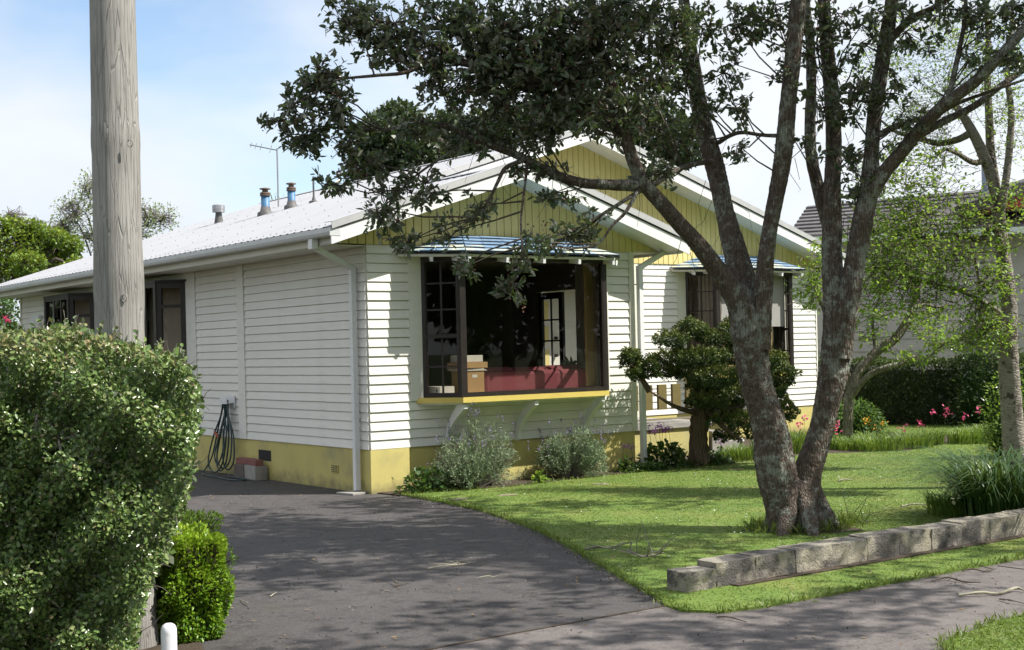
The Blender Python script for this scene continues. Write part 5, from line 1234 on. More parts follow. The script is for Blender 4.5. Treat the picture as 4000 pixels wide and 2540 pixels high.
# ================================================================ things by the left wall
hs = empty('garden_hose', (-0.15, 4.0, 0), 'dark green garden hose looped over a hook on the left wall', 'hose')
hm = MB()
def loop(y_off, low, wid, x, seed):
    r_ = np.random.default_rng(seed); P = []
    top = np.array([x - 0.02 * (seed % 3), 3.98 + y_off * 0.3, 1.10])
    lo = np.array([x - 0.03 - 0.03 * (seed % 4), 4.0 + y_off, low])
    P = [top, top + np.array([-0.01, wid * 0.35, -0.25]), (top + lo) / 2 + np.array([0, wid, 0]), lo + np.array([-0.03, wid * 1.1, 0.14]), lo + np.array([-0.05, 0.0, 0.0]), lo + np.array([-0.03, -wid * 1.0, 0.14]), (top + lo) / 2 + np.array([0, -wid * 0.85, 0]), top + np.array([-0.01, -wid * 0.3, -0.25]), top + np.array([0, -0.02, 0.0])]
    return smooth_path(P, None, 7)
for s, (yo, low, wd) in enumerate(((0.10, 0.05, 0.16), (-0.05, 0.10, 0.22), (0.18, 0.03, 0.24), (0.0, 0.16, 0.12), (-0.15, 0.08, 0.18))):
    hm.tube(loop(yo, low, wd, -0.10, s), 0.0115, 8)
hm.tube(smooth_path([(-0.13, 4.02, 1.08), (-0.14, 4.22, 0.7), (-0.2, 4.35, 0.25), (-0.32, 4.40, 0.02), (-0.42, 4.1, 0.008), (-0.45, 3.6, 0.008), (-0.5, 3.1, 0.008), (-0.42, 2.85, 0.008), (-0.3, 3.0, 0.008), (-0.28, 3.5, 0.008), (-0.2, 3.8, 0.015)], None, 8), 0.0115, 8)
hm.build('hose', M['rubber'], hs, smooth=True)
nzl = MB(); nzl.tube([(-0.17, 4.16, 0.52), (-0.18, 4.20, 0.58), (-0.19, 4.27, 0.63)], [0.016, 0.022, 0.008], 8)
nzl.build('nozzle', surf('orange_nozzle', (0.45, 0.10, 0.04), (0.35, 0.08, 0.04), 10, 0.5), hs)
def thing_box(name, label, cat, c, size, rz, mat, bevel=0.006, group=None):
    e = MB(); sx, sy, sz = size
    e.box(-sx / 2, sx / 2, -sy / 2, sy / 2, 0, sz); o = e.build(name, mat, None, (0, 0, 0), bevel=bevel)
    o.location = c; o.rotation_euler = (0, 0, rz); return tag(o, label, cat, group)
thing_box('concrete_block', 'dark grey concrete block on the ground nearer the hose', 'block', (-0.14, 3.36, -0.01), (0.19, 0.30, 0.20), 0.05, surf('stained_concrete', (0.11, 0.095, 0.08), (0.15, 0.13, 0.11), 8, 0.9, 0.6, 60))
thing_box('concrete_block', 'pale grey concrete block beside the darker one at the yellow foundation', 'block', (-0.13, 3.00, -0.01), (0.19, 0.38, 0.20), -0.03, M['concrete'])
thing_box('brick', 'red-brown brick lying on the dark concrete block', 'brick', (-0.12, 3.36, 0.191), (0.11, 0.36, 0.085), 0.10, M['brick'])
thing_box('brick', 'red-brown brick lying on the pale concrete block', 'brick', (-0.14, 2.99, 0.191), (0.11, 0.36, 0.085), -0.12, M['brick'])
MB().box(-0.0125, -0.0105, 2.75, 3.15, 0.25, 0.40).build('foundation_vent', M['black'], house)
thing_box('drain_slab', 'thin concrete slab under the foot of the front downpipe', 'slab', (-0.12, 0.18, -0.012), (0.36, 0.32, 0.03), 0.2, M['concrete'])

# ================================================================ things in the front room
so = empty('sofa', (2.95, 0.95, 0.62), 'red upholstered sofa seen through the large bay window', 'sofa')
sm = MB(); sm.box(1.86, 3.72, 0.16, 0.36, 0.66, 1.45); o = sm.build('backrest', M['sofa'], so, bevel=0.05)
for k in range(3): 
    c0 = 1.88 + k * 0.605; MB().box(c0, c0 + 0.60, 0.30, 0.56, 1.10, 1.495 + random.uniform(-0.01, 0.012)).build('back_cushion', M['sofa'], so, bevel=0.07)
for xx in (1.74, 3.68): MB().box(xx, xx + 0.16, 0.18, 1.1, 0.66, 1.28).build('arm', M['sofa'], so, bevel=0.06)
MB().box(1.91, 3.67, 0.37, 1.1, 0.66, 1.06).build('seat', M['sofa'], so, bevel=0.05)
ft = MB()
for xx in (1.78, 3.78):
    for yy in (0.2, 1.0): ft.box(xx - 0.03, xx + 0.03, yy, yy + 0.06, 0.62, 0.66)
ft.build('foot', M['black'], so)
cb = empty('cardboard_box', (1.40, -0.12, 1.178), 'tall brown cardboard box on the window shelf', 'box')
c_ = MB().box(1.26, 1.56, -0.27, 0.04, 1.178, 1.475).build('carton', M['card'], cb)
MB().box(1.37, 1.45, -0.273, -0.2705, 1.39, 1.43).build('label', M['card_white'], c_)
pp = MB()
for k in range(4): pp.box(1.22 - 0.01 * k, 1.60 - 0.012 * k, -0.28 + 0.01 * k, 0.05, 1.478 + k * 0.008, 1.484 + k * 0.008)
tag(pp.build('paper_stack', M['card_white'], None, (1.4, -0.12, 1.478)), 'loose white papers between the stacked boxes in the bay window', 'papers')
thing_box('carton_lid', 'flat brown carton stacked on the papers in the bay window', 'carton', (1.41, -0.11, 1.513), (0.42, 0.32, 0.075), 0.12, M['card'], 0.003)
thing_box('white_box', 'shallow white box on top of the stack in the bay window', 'box', (1.40, -0.11, 1.592), (0.33, 0.26, 0.085), 0.05, M['card_white'], 0.003)
fb = empty('file_box', (0.98, -0.12, 1.178), 'white file box with a round finger hole low in the bay side window', 'box')
MB().box(0.90, 1.14, -0.20, 0.06, 1.178, 1.29).build('carton', M['card_white'], fb)
fh = MB(); a_ = np.linspace(0, 2 * PI, 13)[:-1]; fh.add([(0.8985, -0.16 + 0.018 * math.cos(t), 1.24 + 0.018 * math.sin(t)) for t in a_], [tuple(range(12))]); fh.build('finger_hole', M['black'], fb)
sv_ = empty('side_shelves', (0.5, 1.5, 0.62), 'dim set of shelves standing inside the room behind the bay side window', 'shelves')
for z in (0.95, 1.18, 1.36, 1.58): MB().box(0.3, 1.2, 1.4, 1.75, z, z + 0.025).build('shelf', M['card_white'], sv_)
for xx in (0.27, 1.2): MB().box(xx, xx + 0.03, 1.4, 1.75, 0.621, 1.75).build('side_panel', M['black'], sv_)
ip = empty('pot_plant', (4.0, 1.0, 1.5), 'dark leafy pot plant at the right end of the room', 'pot plant')
lathe(MB(), (4.02, 1.02, 1.30), [(0.06, 0), (0.085, 0.16), (0.075, 0.16)], 12).build('pot', M['black'], ip)
q = np.repeat(np.array([[4.02, 1.02, 1.46]]), 40, 0); leaves('foliage', q, unit(rng.normal(size=q.shape) * np.array([1, 1, 0.5]) + UP * 0.5), rng.uniform(0.12, 0.22, 40), M['leaf_dark'], ip, width=0.25)

# ================================================================ plants along the front of the house
M['leaf_lav'] = leaf_mat('lavender_leaf', [(0.13, 0.20, 0.095), (0.19, 0.27, 0.135), (0.26, 0.35, 0.185), (0.34, 0.42, 0.26)], 0.7, 0.2, tcol=(0.3, 0.36, 0.2))
M['flower_lav'] = leaf_mat('lavender_flower', [(0.20, 0.15, 0.30), (0.30, 0.24, 0.42), (0.16, 0.13, 0.20)], 0.8, 0.1, tcol=(0.3, 0.25, 0.4))
M['leaf_mid'] = leaf_mat('mid_green_leaf', [(0.025, 0.065, 0.015), (0.05, 0.11, 0.022), (0.08, 0.155, 0.03)], 0.5, 0.25)
M['leaf_bright'] = leaf_mat('spring_leaf', [(0.08, 0.17, 0.024), (0.13, 0.25, 0.034), (0.19, 0.33, 0.046), (0.26, 0.40, 0.065)], 0.5, 0.5, tcol=(0.5, 0.65, 0.08))
M['petal_purple'] = leaf_mat('purple_petals', [(0.22, 0.04, 0.30), (0.32, 0.07, 0.40), (0.40, 0.12, 0.44)], 0.6, 0.2, tcol=(0.5, 0.1, 0.5))
M['petal_pink'] = leaf_mat('pink_petals', [(0.65, 0.05, 0.18), (0.75, 0.10, 0.24), (0.70, 0.16, 0.30)], 0.6, 0.25, tcol=(0.8, 0.1, 0.25))
M['petal_orange'] = leaf_mat('orange_petals', [(0.75, 0.36, 0.02), (0.80, 0.45, 0.03)], 0.6, 0.2, tcol=(0.8, 0.4, 0.02))
M['petal_cream'] = leaf_mat('cream_petals', [(0.62, 0.60, 0.36), (0.66, 0.65, 0.48)], 0.6, 0.2, tcol=(0.6, 0.6, 0.3))
def lavender(c, rx, ry, h, ns, label, lean=(0, 0)):
    e = empty('lavender_bush', c, label, 'shrub', 'lavender bushes under the bay window')
    c = np.array(c); lob = rng.integers(0, 13, ns); lt = rng.random(13) * 2 * PI; lp_ = np.sqrt(rng.random(13)) * 1.15; ls = rng.uniform(0.72, 1.15, 13)
    th = lt[lob] + rng.normal(size=ns) * 0.32; ph = np.abs(lp_[lob] + rng.normal(size=ns) * 0.22); h = h * ls[lob]; rx = rx * ls[lob]; ry = ry * ls[lob]
    ends = c + np.stack([np.cos(th) * np.sin(ph) * rx + lean[0], np.sin(th) * np.sin(ph) * ry + lean[1], np.cos(ph) * h * rng.uniform(0.72, 1.05, ns) + 0.04], 1)
    base = c + np.stack([np.cos(th) * 0.10 * ph, np.sin(th) * 0.08 * ph, np.zeros(ns)], 1)
    twigs('stems', base, ends, 0.004, 0.002, M['twig_grey'], e, 0.06)
    t = rng.uniform(0.30, 1.0, (ns, 34)); P = (base[:, None] + (ends - base)[:, None] * t[..., None]).reshape(-1, 3) + rng.normal(size=(ns * 34, 3)) * 0.016
    d = np.repeat(unit(ends - base), 34, 0); A_ = unit(d * 0.75 + rng.normal(size=d.shape) * 0.55)
    leaves('foliage', P, A_, rng.uniform(0.03, 0.055, len(P)), M['leaf_lav'], e, width=0.2, up=0.4, hexa=False, rnd=np.clip(0.35 + 0.35 * np.repeat(t.ravel(), 1) - 0.1 + rng.normal(size=len(P)) * 0.2, 0, 1))
    k = rng.random(ns) < 0.075; f0 = ends[k]; f1 = f0 + unit(ends[k] - base[k] + UP * 0.25) * rng.uniform(0.10, 0.27, (k.sum(), 1)); f1[:, 2] = np.maximum(f1[:, 2], f0[:, 2] + .04)
    twigs('flower_stems', f0, f1, 0.002, 0.0013, M['leaf_lav'], e, 0.05)
    q = np.repeat(f1, 10, 0) + rng.normal(size=(len(f1) * 10, 3)) * np.array([0.006, 0.006, 0.020])
    leaves('flowers', q, unit(rng.normal(size=q.shape) * 0.6 + UP), 0.020, M['flower_lav'], e, width=0.7, up=0.2, hexa=False)
lavender((1.22, -0.42, 0), 0.66, 0.42, 0.78, 620, 'big grey-green lavender bush under the left half of the bay window', (0.0, -0.05))
lavender((2.80, -0.42, 0), 0.52, 0.36, 0.62, 520, 'rounded lavender bush under the right half of the bay window', (0.0, -0.03))
def leafy(name, label, c, rx, ry, h, n, size, mat, flower=None, nf=0, fsize=0.02, cat='plant', width=0.8, fz=1.0, group=None):
    e = empty(name, c, label, cat, group); c = np.array(c, float)
    u = ball(n, 0.5); u[:, 2] = np.abs(u[:, 2]); P = c + u * np.array([rx, ry, h])
    base = c + (P - c) * np.array([0.35, 0.35, 0.0])
    k = rng.random(n) < 0.5; twigs('stems', base[k], P[k], 0.004, 0.002, M['leaf_mid'], e)
    leaves('foliage', P, unit(u * np.array([1, 1, 0.6]) + rng.normal(size=u.shape) * 0.5), size * rng.uniform(0.6, 1.3, n), mat, e, width=width, up=0.75)
    if flower:
        nh = max(2, nf // 42); hd = c + np.stack([rng.uniform(-rx, rx, nh) * 0.6, rng.uniform(-ry, ry, nh) * 0.6, h * fz * rng.uniform(0.85, 1.12, nh)], 1)
        if nf < 40: hd = c + np.stack([rng.uniform(-rx, rx, nf) * 0.9, rng.uniform(-ry, ry, nf) * 0.9, h * fz * rng.uniform(0.7, 1.1, nf)], 1); nh = nf
        twigs('flower_stems', np.repeat(c[None], nh, 0) + (hd - c) * np.array([0.7, 0.7, 0.2]), hd, 0.004, 0.003, M['leaf_mid'], e)
        q = hd[rng.integers(0, nh, nf)] + ball(nf) * np.array([0.085, 0.085, 0.045])
        leaves('flowers', q, unit(rng.normal(size=q.shape)), fsize * rng.uniform(0.7, 1.3, nf), flower, e, width=0.7, up=0.5, hexa=False)
    return e
leafy('geranium_plant', 'low dark green leafy plant at the foot of the front corner', (0.58, -0.42, 0), 0.42, 0.22, 0.30, 420, 0.06, M['leaf_mid'])
leafy('cineraria_plant', 'small plant with one mauve flower head left of the right-hand downpipe', (3.92, -0.32, 0), 0.18, 0.14, 0.20, 120, 0.06, M['leaf_mid'], M['petal_purple'], 90, 0.022, fz=1.75)
leafy('cineraria_plant', 'bushy plant with a wide purple flower head right of the downpipe', (4.80, -0.10, 0), 0.42, 0.28, 0.36, 420, 0.085, M['leaf_mid'], M['petal_purple'], 260, 0.026, fz=1.5)
leafy('cineraria_plant', 'small purple-flowered plant at the foot of the conifer trunk', (5.75, -0.28, 0), 0.2, 0.15, 0.22, 120, 0.06, M['leaf_mid'], M['petal_purple'], 60, 0.022, fz=1.4)
leafy('low_flower_plant', 'low green ground plant with tiny pale flowers below the downpipe', (4.15, -0.5, 0), 0.42, 0.14, 0.13, 380, 0.04, M['leaf_mid'], M['petal_cream'], 36, 0.02, fz=0.9)
leafy('low_flower_plant', 'low leafy ground plant with cream flowers below the porch wall', (5.2, -0.55, 0), 0.55, 0.16, 0.17, 520, 0.05, M['leaf_mid'], M['petal_cream'], 26, 0.022, fz=0.9)
leafy('weed_plant', 'tiny weed between the two lavender bushes', (2.15, -0.62, 0), 0.12, 0.08, 0.14, 60, 0.06, M['leaf_bright'])
def tuft(name, label, c, r, h, n, mat, w=0.012, spread=0.6, cat='plant', group=None, flower=None, nf=0, fs=0.03, fh=1.15, parent=None, seg=5):
    e = empty(name, c, label, cat, group); c = np.array(c, float)
    th = rng.random(n) * 2 * PI; rr_ = r * np.sqrt(rng.random(n)); b = c + np.stack([np.cos(th) * rr_, np.sin(th) * rr_, np.zeros(n)], 1)
    th2 = th + rng.normal(size=n) * 0.7; hh = h * rng.uniform(0.55, 1.1, n); out = np.stack([np.cos(th2), np.sin(th2), np.zeros(n)], 1) * (spread * hh * rng.uniform(0.3, 1.3, n))[:, None]
    sd = np.stack([-np.sin(th2), np.cos(th2), np.zeros(n)], 1) * w / 2
    t = np.linspace(0, 1, seg); V = []
    for s in t:
        ctr = b + out * (s ** 1.8) + UP * (hh * (1.35 * s - 0.55 * s * s * (1 + spread * 0.6)))[:, None]; wd = sd * (1 - 0.92 * s ** 2)
        V += [ctr - wd, ctr + wd]
    V = np.stack(V, 1); o_ = np.arange(n)[:, None] * (2 * seg)
    Fq = np.concatenate([o_ + np.array([[2 * k, 2 * k + 1, 2 * k + 3, 2 * k + 2]]) for k in range(seg - 1)])
    o = np_mesh('blades', V.reshape(-1, 3), Fq, mat, e, rnd=np.repeat(rng.random(n), 2 * seg)); o['kind'] = 'stuff'
    if flower:
        fb_ = c + np.stack([rng.normal(size=nf) * r * 0.7, rng.normal(size=nf) * r * 0.7, np.zeros(nf)], 1); ft_ = fb_ + np.stack([rng.normal(size=nf) * 0.06, rng.normal(size=nf) * 0.06, h * fh * rng.uniform(0.8, 1.2, nf)], 1)
        twigs('flower_stems', fb_, ft_, 0.004, 0.0025, M['leaf_mid'], e, 0.03)
        q = np.repeat(ft_, 9, 0) + rng.normal(size=(nf * 9, 3)) * np.array([0.03, 0.03, 0.035]); leaves('flowers', q, unit(rng.normal(size=q.shape)), fs * rng.uniform(0.7, 1.3, len(q)), flower, e, width=0.75, up=0.4, hexa=False)
    return e
M['blade'] = leaf_mat('strap_leaf', [(0.05, 0.11, 0.018), (0.09, 0.17, 0.025), (0.15, 0.23, 0.035), (0.22, 0.27, 0.06)], 0.5, 0.3, tcol=(0.35, 0.5, 0.06))
M['blade_dark'] = leaf_mat('dark_strap_leaf', [(0.018, 0.05, 0.014), (0.03, 0.075, 0.02), (0.05, 0.10, 0.028), (0.10, 0.14, 0.05)], 0.4, 0.15)
tuft('grass_clump', 'tall grass clump beside the porch step under the conifer', (6.35, -0.15, 0), 0.35, 0.35, 420, M['blade'], 0.012, 0.5)
tuft('watsonia_clump', 'strappy plant with pink flowers beside the porch handrail', (7.05, -0.05, 0), 0.28, 0.50, 200, M['blade'], 0.016, 0.4, flower=M['petal_pink'], nf=6, fs=0.05, fh=1.15)
pts = [(7.75, 0.2, 0.45, 4, 'strappy pink-flowered plant in the fork of the big tree trunk'), (8.25, 0.55, 0.5, 3, 'pink-flowered clump against the yellow foundation by the house corner'), (8.9, -0.65, 0.34, 2, 'low green clump with pink flowers just right of the forked trunk'), (9.6, -0.7, 0.36, 2, 'clump of strap leaves with a pink bloom at the lawn edge'), (10.3, -0.4, 0.38, 3, 'pink-flowered clump in front of the bushy shrub'), (10.9, -0.9, 0.40, 3, 'pink-flowered clump midway along the far flower bed'), (11.7, -0.7, 0.42, 2, 'pink-flowered clump toward the right of the far flower bed')]
pts += [(*gz(3270, 1752)[:2], 0.30, 1, 'low strappy clump with a pink flower between the trunk and the green shrub'), (*gz(3200, 1745)[:2], 0.34, 1, 'low strappy clump close behind the right stem of the big tree'), (*gz(3345, 1756)[:2], 0.28, 1, 'low strappy clump at the lawn edge below the orange flowers')]
for x, y, h, nf, lb in pts: tuft('watsonia_clump', lb, (x, y, 0), 0.38, h, 300, M['blade'], 0.017, 0.5, flower=M['petal_pink'], nf=max(1, nf - 1), fs=0.05, fh=1.25, group='pink-flowered clumps in the far bed')
tuft('calendula_clump', 'small clump of orange flowers under the green shrub', (9.55, 0.10, 0), 0.25, 0.30, 140, M['blade'], 0.015, 0.5, flower=M['petal_orange'], nf=5, fs=0.03, fh=1.2)
# strap-leaved clump by the block wall
fx = at(3905, 1900, 12.9); tuft('agapanthus_clump', 'big arching dark strap-leaved clump beside the birch trunk', (fx[0], fx[1], 0), 0.34, 1.25, 800, M['blade_dark'], 0.015, 1.2, seg=8)
q0 = gz(3830, 2015)
tuft('freesia_clump', 'bright green grassy clump with cream flowers behind the block wall', (q0[0] - 0.02, q0[1] + 0.10, 0), 0.42, 0.40, 800, M['blade'], 0.012, 0.6, flower=M['petal_cream'], nf=8, fs=0.04, fh=0.72)
q0 = gz(3980, 1990)
tuft('freesia_clump', 'green grassy clump with few flowers at the right edge of the wall', (q0[0], q0[1] + 0.2, 0), 0.40, 0.34, 520, M['blade'], 0.013, 0.5, flower=M['petal_cream'], nf=2, fs=0.03, fh=0.85)
q0 = gz(4060, 1925)
bn = empty('plant_tub', (q0[0], q0[1], 0), 'dark plastic tub among the plants at the right edge', 'tub')
lathe(MB(), (q0[0], q0[1], 0), [(0.13, 0), (0.17, 0.26), (0.185, 0.26), (0.185, 0.30), (0.16, 0.30), (0.15, 0.25)], 20).build('tub', M['black'], bn)

# ================================================================ dwarf conifer by the porch
CFD = 19.3; cb0 = at(2728, 1812, 19.3); cb0[2] = 0.0
cf = empty('dwarf_conifer', tuple(cb0), 'gnarled dark green dwarf conifer with layered foliage in front of the porch', 'tree')
def atc(px, py, dd=0.0): return at(px, py, CFD + dd)
V_, F_ = merge([bark_tube([cb0 - UP * 0.1, atc(2728, 1700), atc(2735, 1640), atc(2745, 1560), atc(2740, 1450), atc(2730, 1350)], [0.15, 0.115, 0.12, 0.10, 0.06, 0.03], 20, 8, 0.12, 7)] +
               [bark_tube([atc(*a), atc(*b, dz), atc(*c, dz * 1.5)], [0.045, 0.03, 0.012], 8, 5, 0.12, 5) for a, b, c, dz in
                (((2735, 1620), (2640, 1590), (2540, 1530), -0.35), ((2540, 1530, -0.5), (2500, 1470), (2460, 1420), -0.5), ((2740, 1560), (2840, 1600), (2960, 1560), -0.1), ((2740, 1500), (2860, 1480), (3020, 1480), 0.2), ((2740, 1480), (2640, 1450), (2560, 1380), 0.2), ((2738, 1580), (2840, 1680), (2900, 1720), -0.3))])
np_mesh('trunk', V_, F_, bark_mat('conifer_bark', (0.07, 0.05, 0.035), (0.15, 0.11, 0.075), (0.16, 0.15, 0.11), 0.75, 0.9), cf, smooth=True)
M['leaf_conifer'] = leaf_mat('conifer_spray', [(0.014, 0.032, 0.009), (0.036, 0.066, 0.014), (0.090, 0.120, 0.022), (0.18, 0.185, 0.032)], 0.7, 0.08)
PADS = [(2700, 1290, 90, 42), (2620, 1325, 80, 40), (2790, 1320, 80, 40), (2610, 1400, 100, 42), (2740, 1395, 130, 55), (2850, 1390, 60, 45), (2690, 1450, 90, 46), (2600, 1450, 70, 36), (2800, 1470, 120, 60), (2470, 1405, 30, 32), (2488, 1440, 24, 28), (2535, 1425, 34, 30), (2770, 1530, 80, 46), (2870, 1540, 110, 60), (2960, 1450, 60, 60), (3040, 1410, 45, 50), (3060, 1480, 50, 60), (3030, 1560, 60, 50), (3075, 1600, 36, 50), (2800, 1600, 110, 55), (2900, 1640, 100, 46), (2960, 1690, 60, 34), (2760, 1560, 90, 40), (2740, 1500, 70, 40), (2990, 1530, 60, 60), (2900, 1330, 70, 50), (2840, 1265, 30, 20), (2690, 1262, 40, 22), (2850, 1700, 60, 30)]
CP, CA, CR, CB = [], [], [], []
for k in range(46):
    px, py, rx, ry = PADS[rng.integers(0, 29)]; t_ = rng.random() * 2 * PI
    PADS.append((px + rx * 0.85 * math.cos(t_), py + ry * 0.75 * math.sin(t_), rng.uniform(16, 34), rng.uniform(12, 24)))
for px, py, rx, ry in PADS:
    rx, ry = (rx * 0.86, ry * 0.86) if rx > 36 else (rx, ry)
    dd = rng.uniform(-0.5, 0.35) if px > 2560 else rng.uniform(-0.75, -0.45); c = atc(px, py, dd); a, b = mpx(rx, CFD), mpx(ry, CFD) * 0.78; n = int(rx * ry * 0.75)
    u = ball(n, 0.6); P = frame_pts(c, u, a, a * 0.9, b); P += 0.045 * np.sin(P[:, [1, 2, 0]] * 24 + 1.0) * np.sin(P[:, [2, 0, 1]] * 31)
    CP.append(P); CA.append(unit(u * np.array([1, 1, 0.6]) + rng.normal(size=u.shape) * 0.45 + np.array([0, 0, 0.25]))); CR.append(np.clip(0.45 + 0.42 * u[:, 2] + rng.normal(size=n) * 0.15, 0, 1)); CB.append(unit(u + np.array([0, 0, 0.9])))  # paler pad tops, darker undersides: sunlight and shade put into leaf colours
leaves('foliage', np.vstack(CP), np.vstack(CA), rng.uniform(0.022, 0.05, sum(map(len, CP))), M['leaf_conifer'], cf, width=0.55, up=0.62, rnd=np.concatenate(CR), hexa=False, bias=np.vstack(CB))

# ================================================================ birch, small tree, shrub and hedge on the right
BD = 15.6
bb = at(3965, 1800, BD)
bir = empty('birch_tree', (bb[0], bb[1], 0), 'pale-barked birch tree with spring leaves at the right edge', 'tree')
def atb(px, py, dd=0.0): return at(px, py, BD + dd)
def limb_b(L, n=18, amp=0.05): 
    P = [atb(x, y, d) for x, y, w, d in L]; R = [mpx(w, BD + d) / 2 for x, y, w, d in L]; return bark_tube(P, R, n, 8, amp, 5)
BL = [[(3970, 1860, 100, 0), (3965, 1760, 88, 0), (3955, 1640, 80, 0), (3945, 1500, 78, 0), (3935, 1350, 76, 0), (3940, 1200, 62, 0), (3925, 1050, 56, 0), (3905, 900, 54, 0), (3895, 780, 50, 0), (3870, 680, 46, 0), (3835, 590, 42, 0), (3790, 500, 38, 0), (3745, 430, 28, 0), (3700, 380, 20, 0.1)],
      [(3893, 760, 40, 0.1), (3870, 600, 34, 0.2), (3865, 470, 30, 0.2), (3858, 330, 26, 0.2), (3860, 150, 22, 0.2), (3850, -60, 16, 0.2)],
      [(3905, 870, 32, -0.1), (3930, 700, 28, -0.1), (3945, 560, 26, -0.1), (3950, 430, 24, -0.1), (3935, 300, 20, -0.1), (3950, 120, 16, -0.1), (3960, -60, 12, -0.1)],
      [(3850, 625, 26, 0), (3800, 635, 22, -0.1), (3740, 600, 18, -0.2), (3700, 585, 14, -0.3)],
      [(3790, 520, 30, 0), (3740, 545, 26, 0), (3670, 560, 24, 0.1), (3600, 545, 20, 0.1), (3500, 515, 14, 0.1), (3440, 470, 8, 0.2)],
      [(3925, 1000, 30, 0), (3880, 890, 26, -0.2), (3830, 935, 22, -0.2), (3770, 925, 18, -0.2), (3700, 915, 14, -0.2), (3600, 930, 8, -0.2)],
      [(3930, 1240, 20, 0), (3860, 1190, 16, -0.2), (3780, 1150, 13, -0.3), (3700, 1120, 11, -0.3), (3600, 1100, 9, -0.3), (3500, 1060, 6, -0.3), (3420, 1045, 4, -0.3)],
      [(3830, 1150, 10, -0.3), (3815, 1050, 10, -0.3), (3790, 950, 9, -0.3), (3770, 850, 7, -0.3)]]
for i, L in enumerate(BL):
    V_, F_ = limb_b(L, 24 if i == 0 else 12); np_mesh('trunk' if i == 0 else 'limb', V_, F_, M['birch'] if i < 3 else M['branch_grey'], bir, smooth=True)
def spray(parent, tipsA, tipsB, per, size, mat, rnd0=0.5, twigm=None, tw=0.0025, width=0.62):
    twigs('twigs', tipsA, tipsB, tw * 2.0, tw * 0.7, twigm or M['twig_grey'], parent, 0.14)
    if per:
        n = len(tipsA); t = rng.uniform(0.15, 1.05, (n, per)); P = (tipsA[:, None] + (tipsB - tipsA)[:, None] * t[..., None]).reshape(-1, 3) + rng.normal(size=(n * per, 3)) * 0.035
        leaves('foliage', P, unit(rng.normal(size=P.shape) + np.array([0, 0, -0.15])), size * rng.uniform(0.6, 1.3, len(P)), mat, parent, width=width, up=0.7, rnd=np.clip(rng.normal(size=len(P)) * 0.22 + rnd0, 0, 1))
bsk = np.vstack([smooth_path([atb(x, y, d) for x, y, w, d in L], None, 8) for L in BL])
def cloud(regions, skel_, dfun, dens=0.85):
    """short twigs spread evenly through each region, with some longer ones back to the nearest limb"""
    A_, B_ = [], []
    for px, py, rx, ry, n, d in regions:
        n = int(n * dens); c = at(px, py, d); t = frame_pts(c, ball(n) * rng.uniform(0.8, 1.2, (n, 1)), mpx(rx, d), max(0.35, mpx(rx, d) * 0.8), mpx(ry, d))
        dr = unit(unit(t - c) * 0.5 + rng.normal(size=t.shape) * np.array([1, 1, 0.35])); A_.append(t - dr * rng.uniform(0.12, 0.34, (n, 1))); B_.append(t)
        hh = A_[-1][:max(6, n // 5)]; dd_ = ((hh[:, None] - skel_[None]) ** 2).sum(-1); j = np.argmin(dd_, 1); k2 = dd_.min(1) < 0.75 ** 2; A_.append(skel_[j][k2]); B_.append(hh[k2])
    return np.vstack(A_), np.vstack(B_)
a_, b_ = cloud([(3480, 250, 170, 250, 260, BD + 0.3), (3700, 250, 170, 260, 300, BD + 0.2), (3880, 250, 150, 260, 260, BD), (3600, 480, 150, 120, 160, BD + 0.1), (3950, 500, 90, 200, 120, BD)], bsk, None)
spray(bir, a_, b_, 4, 0.036, M['leaf_bright'], 0.7, M['twig_grey'], 0.002)
a_, b_ = cloud([(3480, 760, 200, 150, 190, BD - 0.3), (3650, 820, 230, 160, 240, BD - 0.3), (3870, 860, 160, 150, 170, BD - 0.3), (3540, 980, 240, 150, 290, BD - 0.4), (3750, 1010, 210, 150, 220, BD - 0.4), (3470, 1120, 200, 130, 170, BD - 0.3), (3680, 1150, 200, 120, 150, BD - 0.4), (3420, 900, 160, 160, 150, BD + 0.2), (3600, 640, 220, 120, 130, BD), (3870, 1290, 90, 110, 190, BD - 0.5), (3900, 1120, 60, 90, 90, BD - 0.5), (3780, 1330, 70, 60, 70, BD - 0.4), (3960, 760, 60, 60, 50, BD)], bsk, None, 0.72)
spray(bir, a_, b_, 4, 0.048, M['leaf_bright'], 0.55, M['twig'], 0.0025)

MD = 18.5
mb0 = at(3315, 1640, MD); mg_ = empty('magnolia_tree', (mb0[0], mb0[1], 0), 'small twisting lichened tree with fresh green leaves behind the right trunk', 'tree')
ML = [[(3312, 1700, 40, 0), (3318, 1560, 38, 0), (3350, 1460, 36, 0), (3430, 1370, 36, 0), (3490, 1330, 34, 0), (3540, 1260, 30, 0), (3565, 1200, 26, 0), (3585, 1130, 22, 0), (3590, 1040, 18, 0), (3570, 980, 14, 0.1), (3540, 960, 10, 0.1), (3450, 985, 6, 0.2)],
      [(3318, 1560, 26, 0), (3390, 1470, 22, -0.2), (3480, 1430, 20, -0.3), (3530, 1420, 18, -0.3), (3560, 1395, 14, -0.3), (3620, 1400, 12, -0.3), (3680, 1350, 9, -0.3), (3720, 1330, 6, -0.3)],
      [(3560, 1210, 18, 0), (3610, 1190, 14, 0.1), (3660, 1200, 10, 0.1), (3720, 1190, 6, 0.1)],
      [(3580, 1060, 14, 0), (3640, 990, 12, -0.2), (3700, 920, 10, -0.2), (3760, 930, 8, -0.2)],
      [(3325, 1520, 24, 0), (3290, 1380, 18, 0), (3230, 1240, 14, 0.1), (3180, 1120, 8, 0.1)],
      [(3420, 1380, 14, 0), (3410, 1250, 10, 0.1), (3440, 1150, 7, 0.1)]]
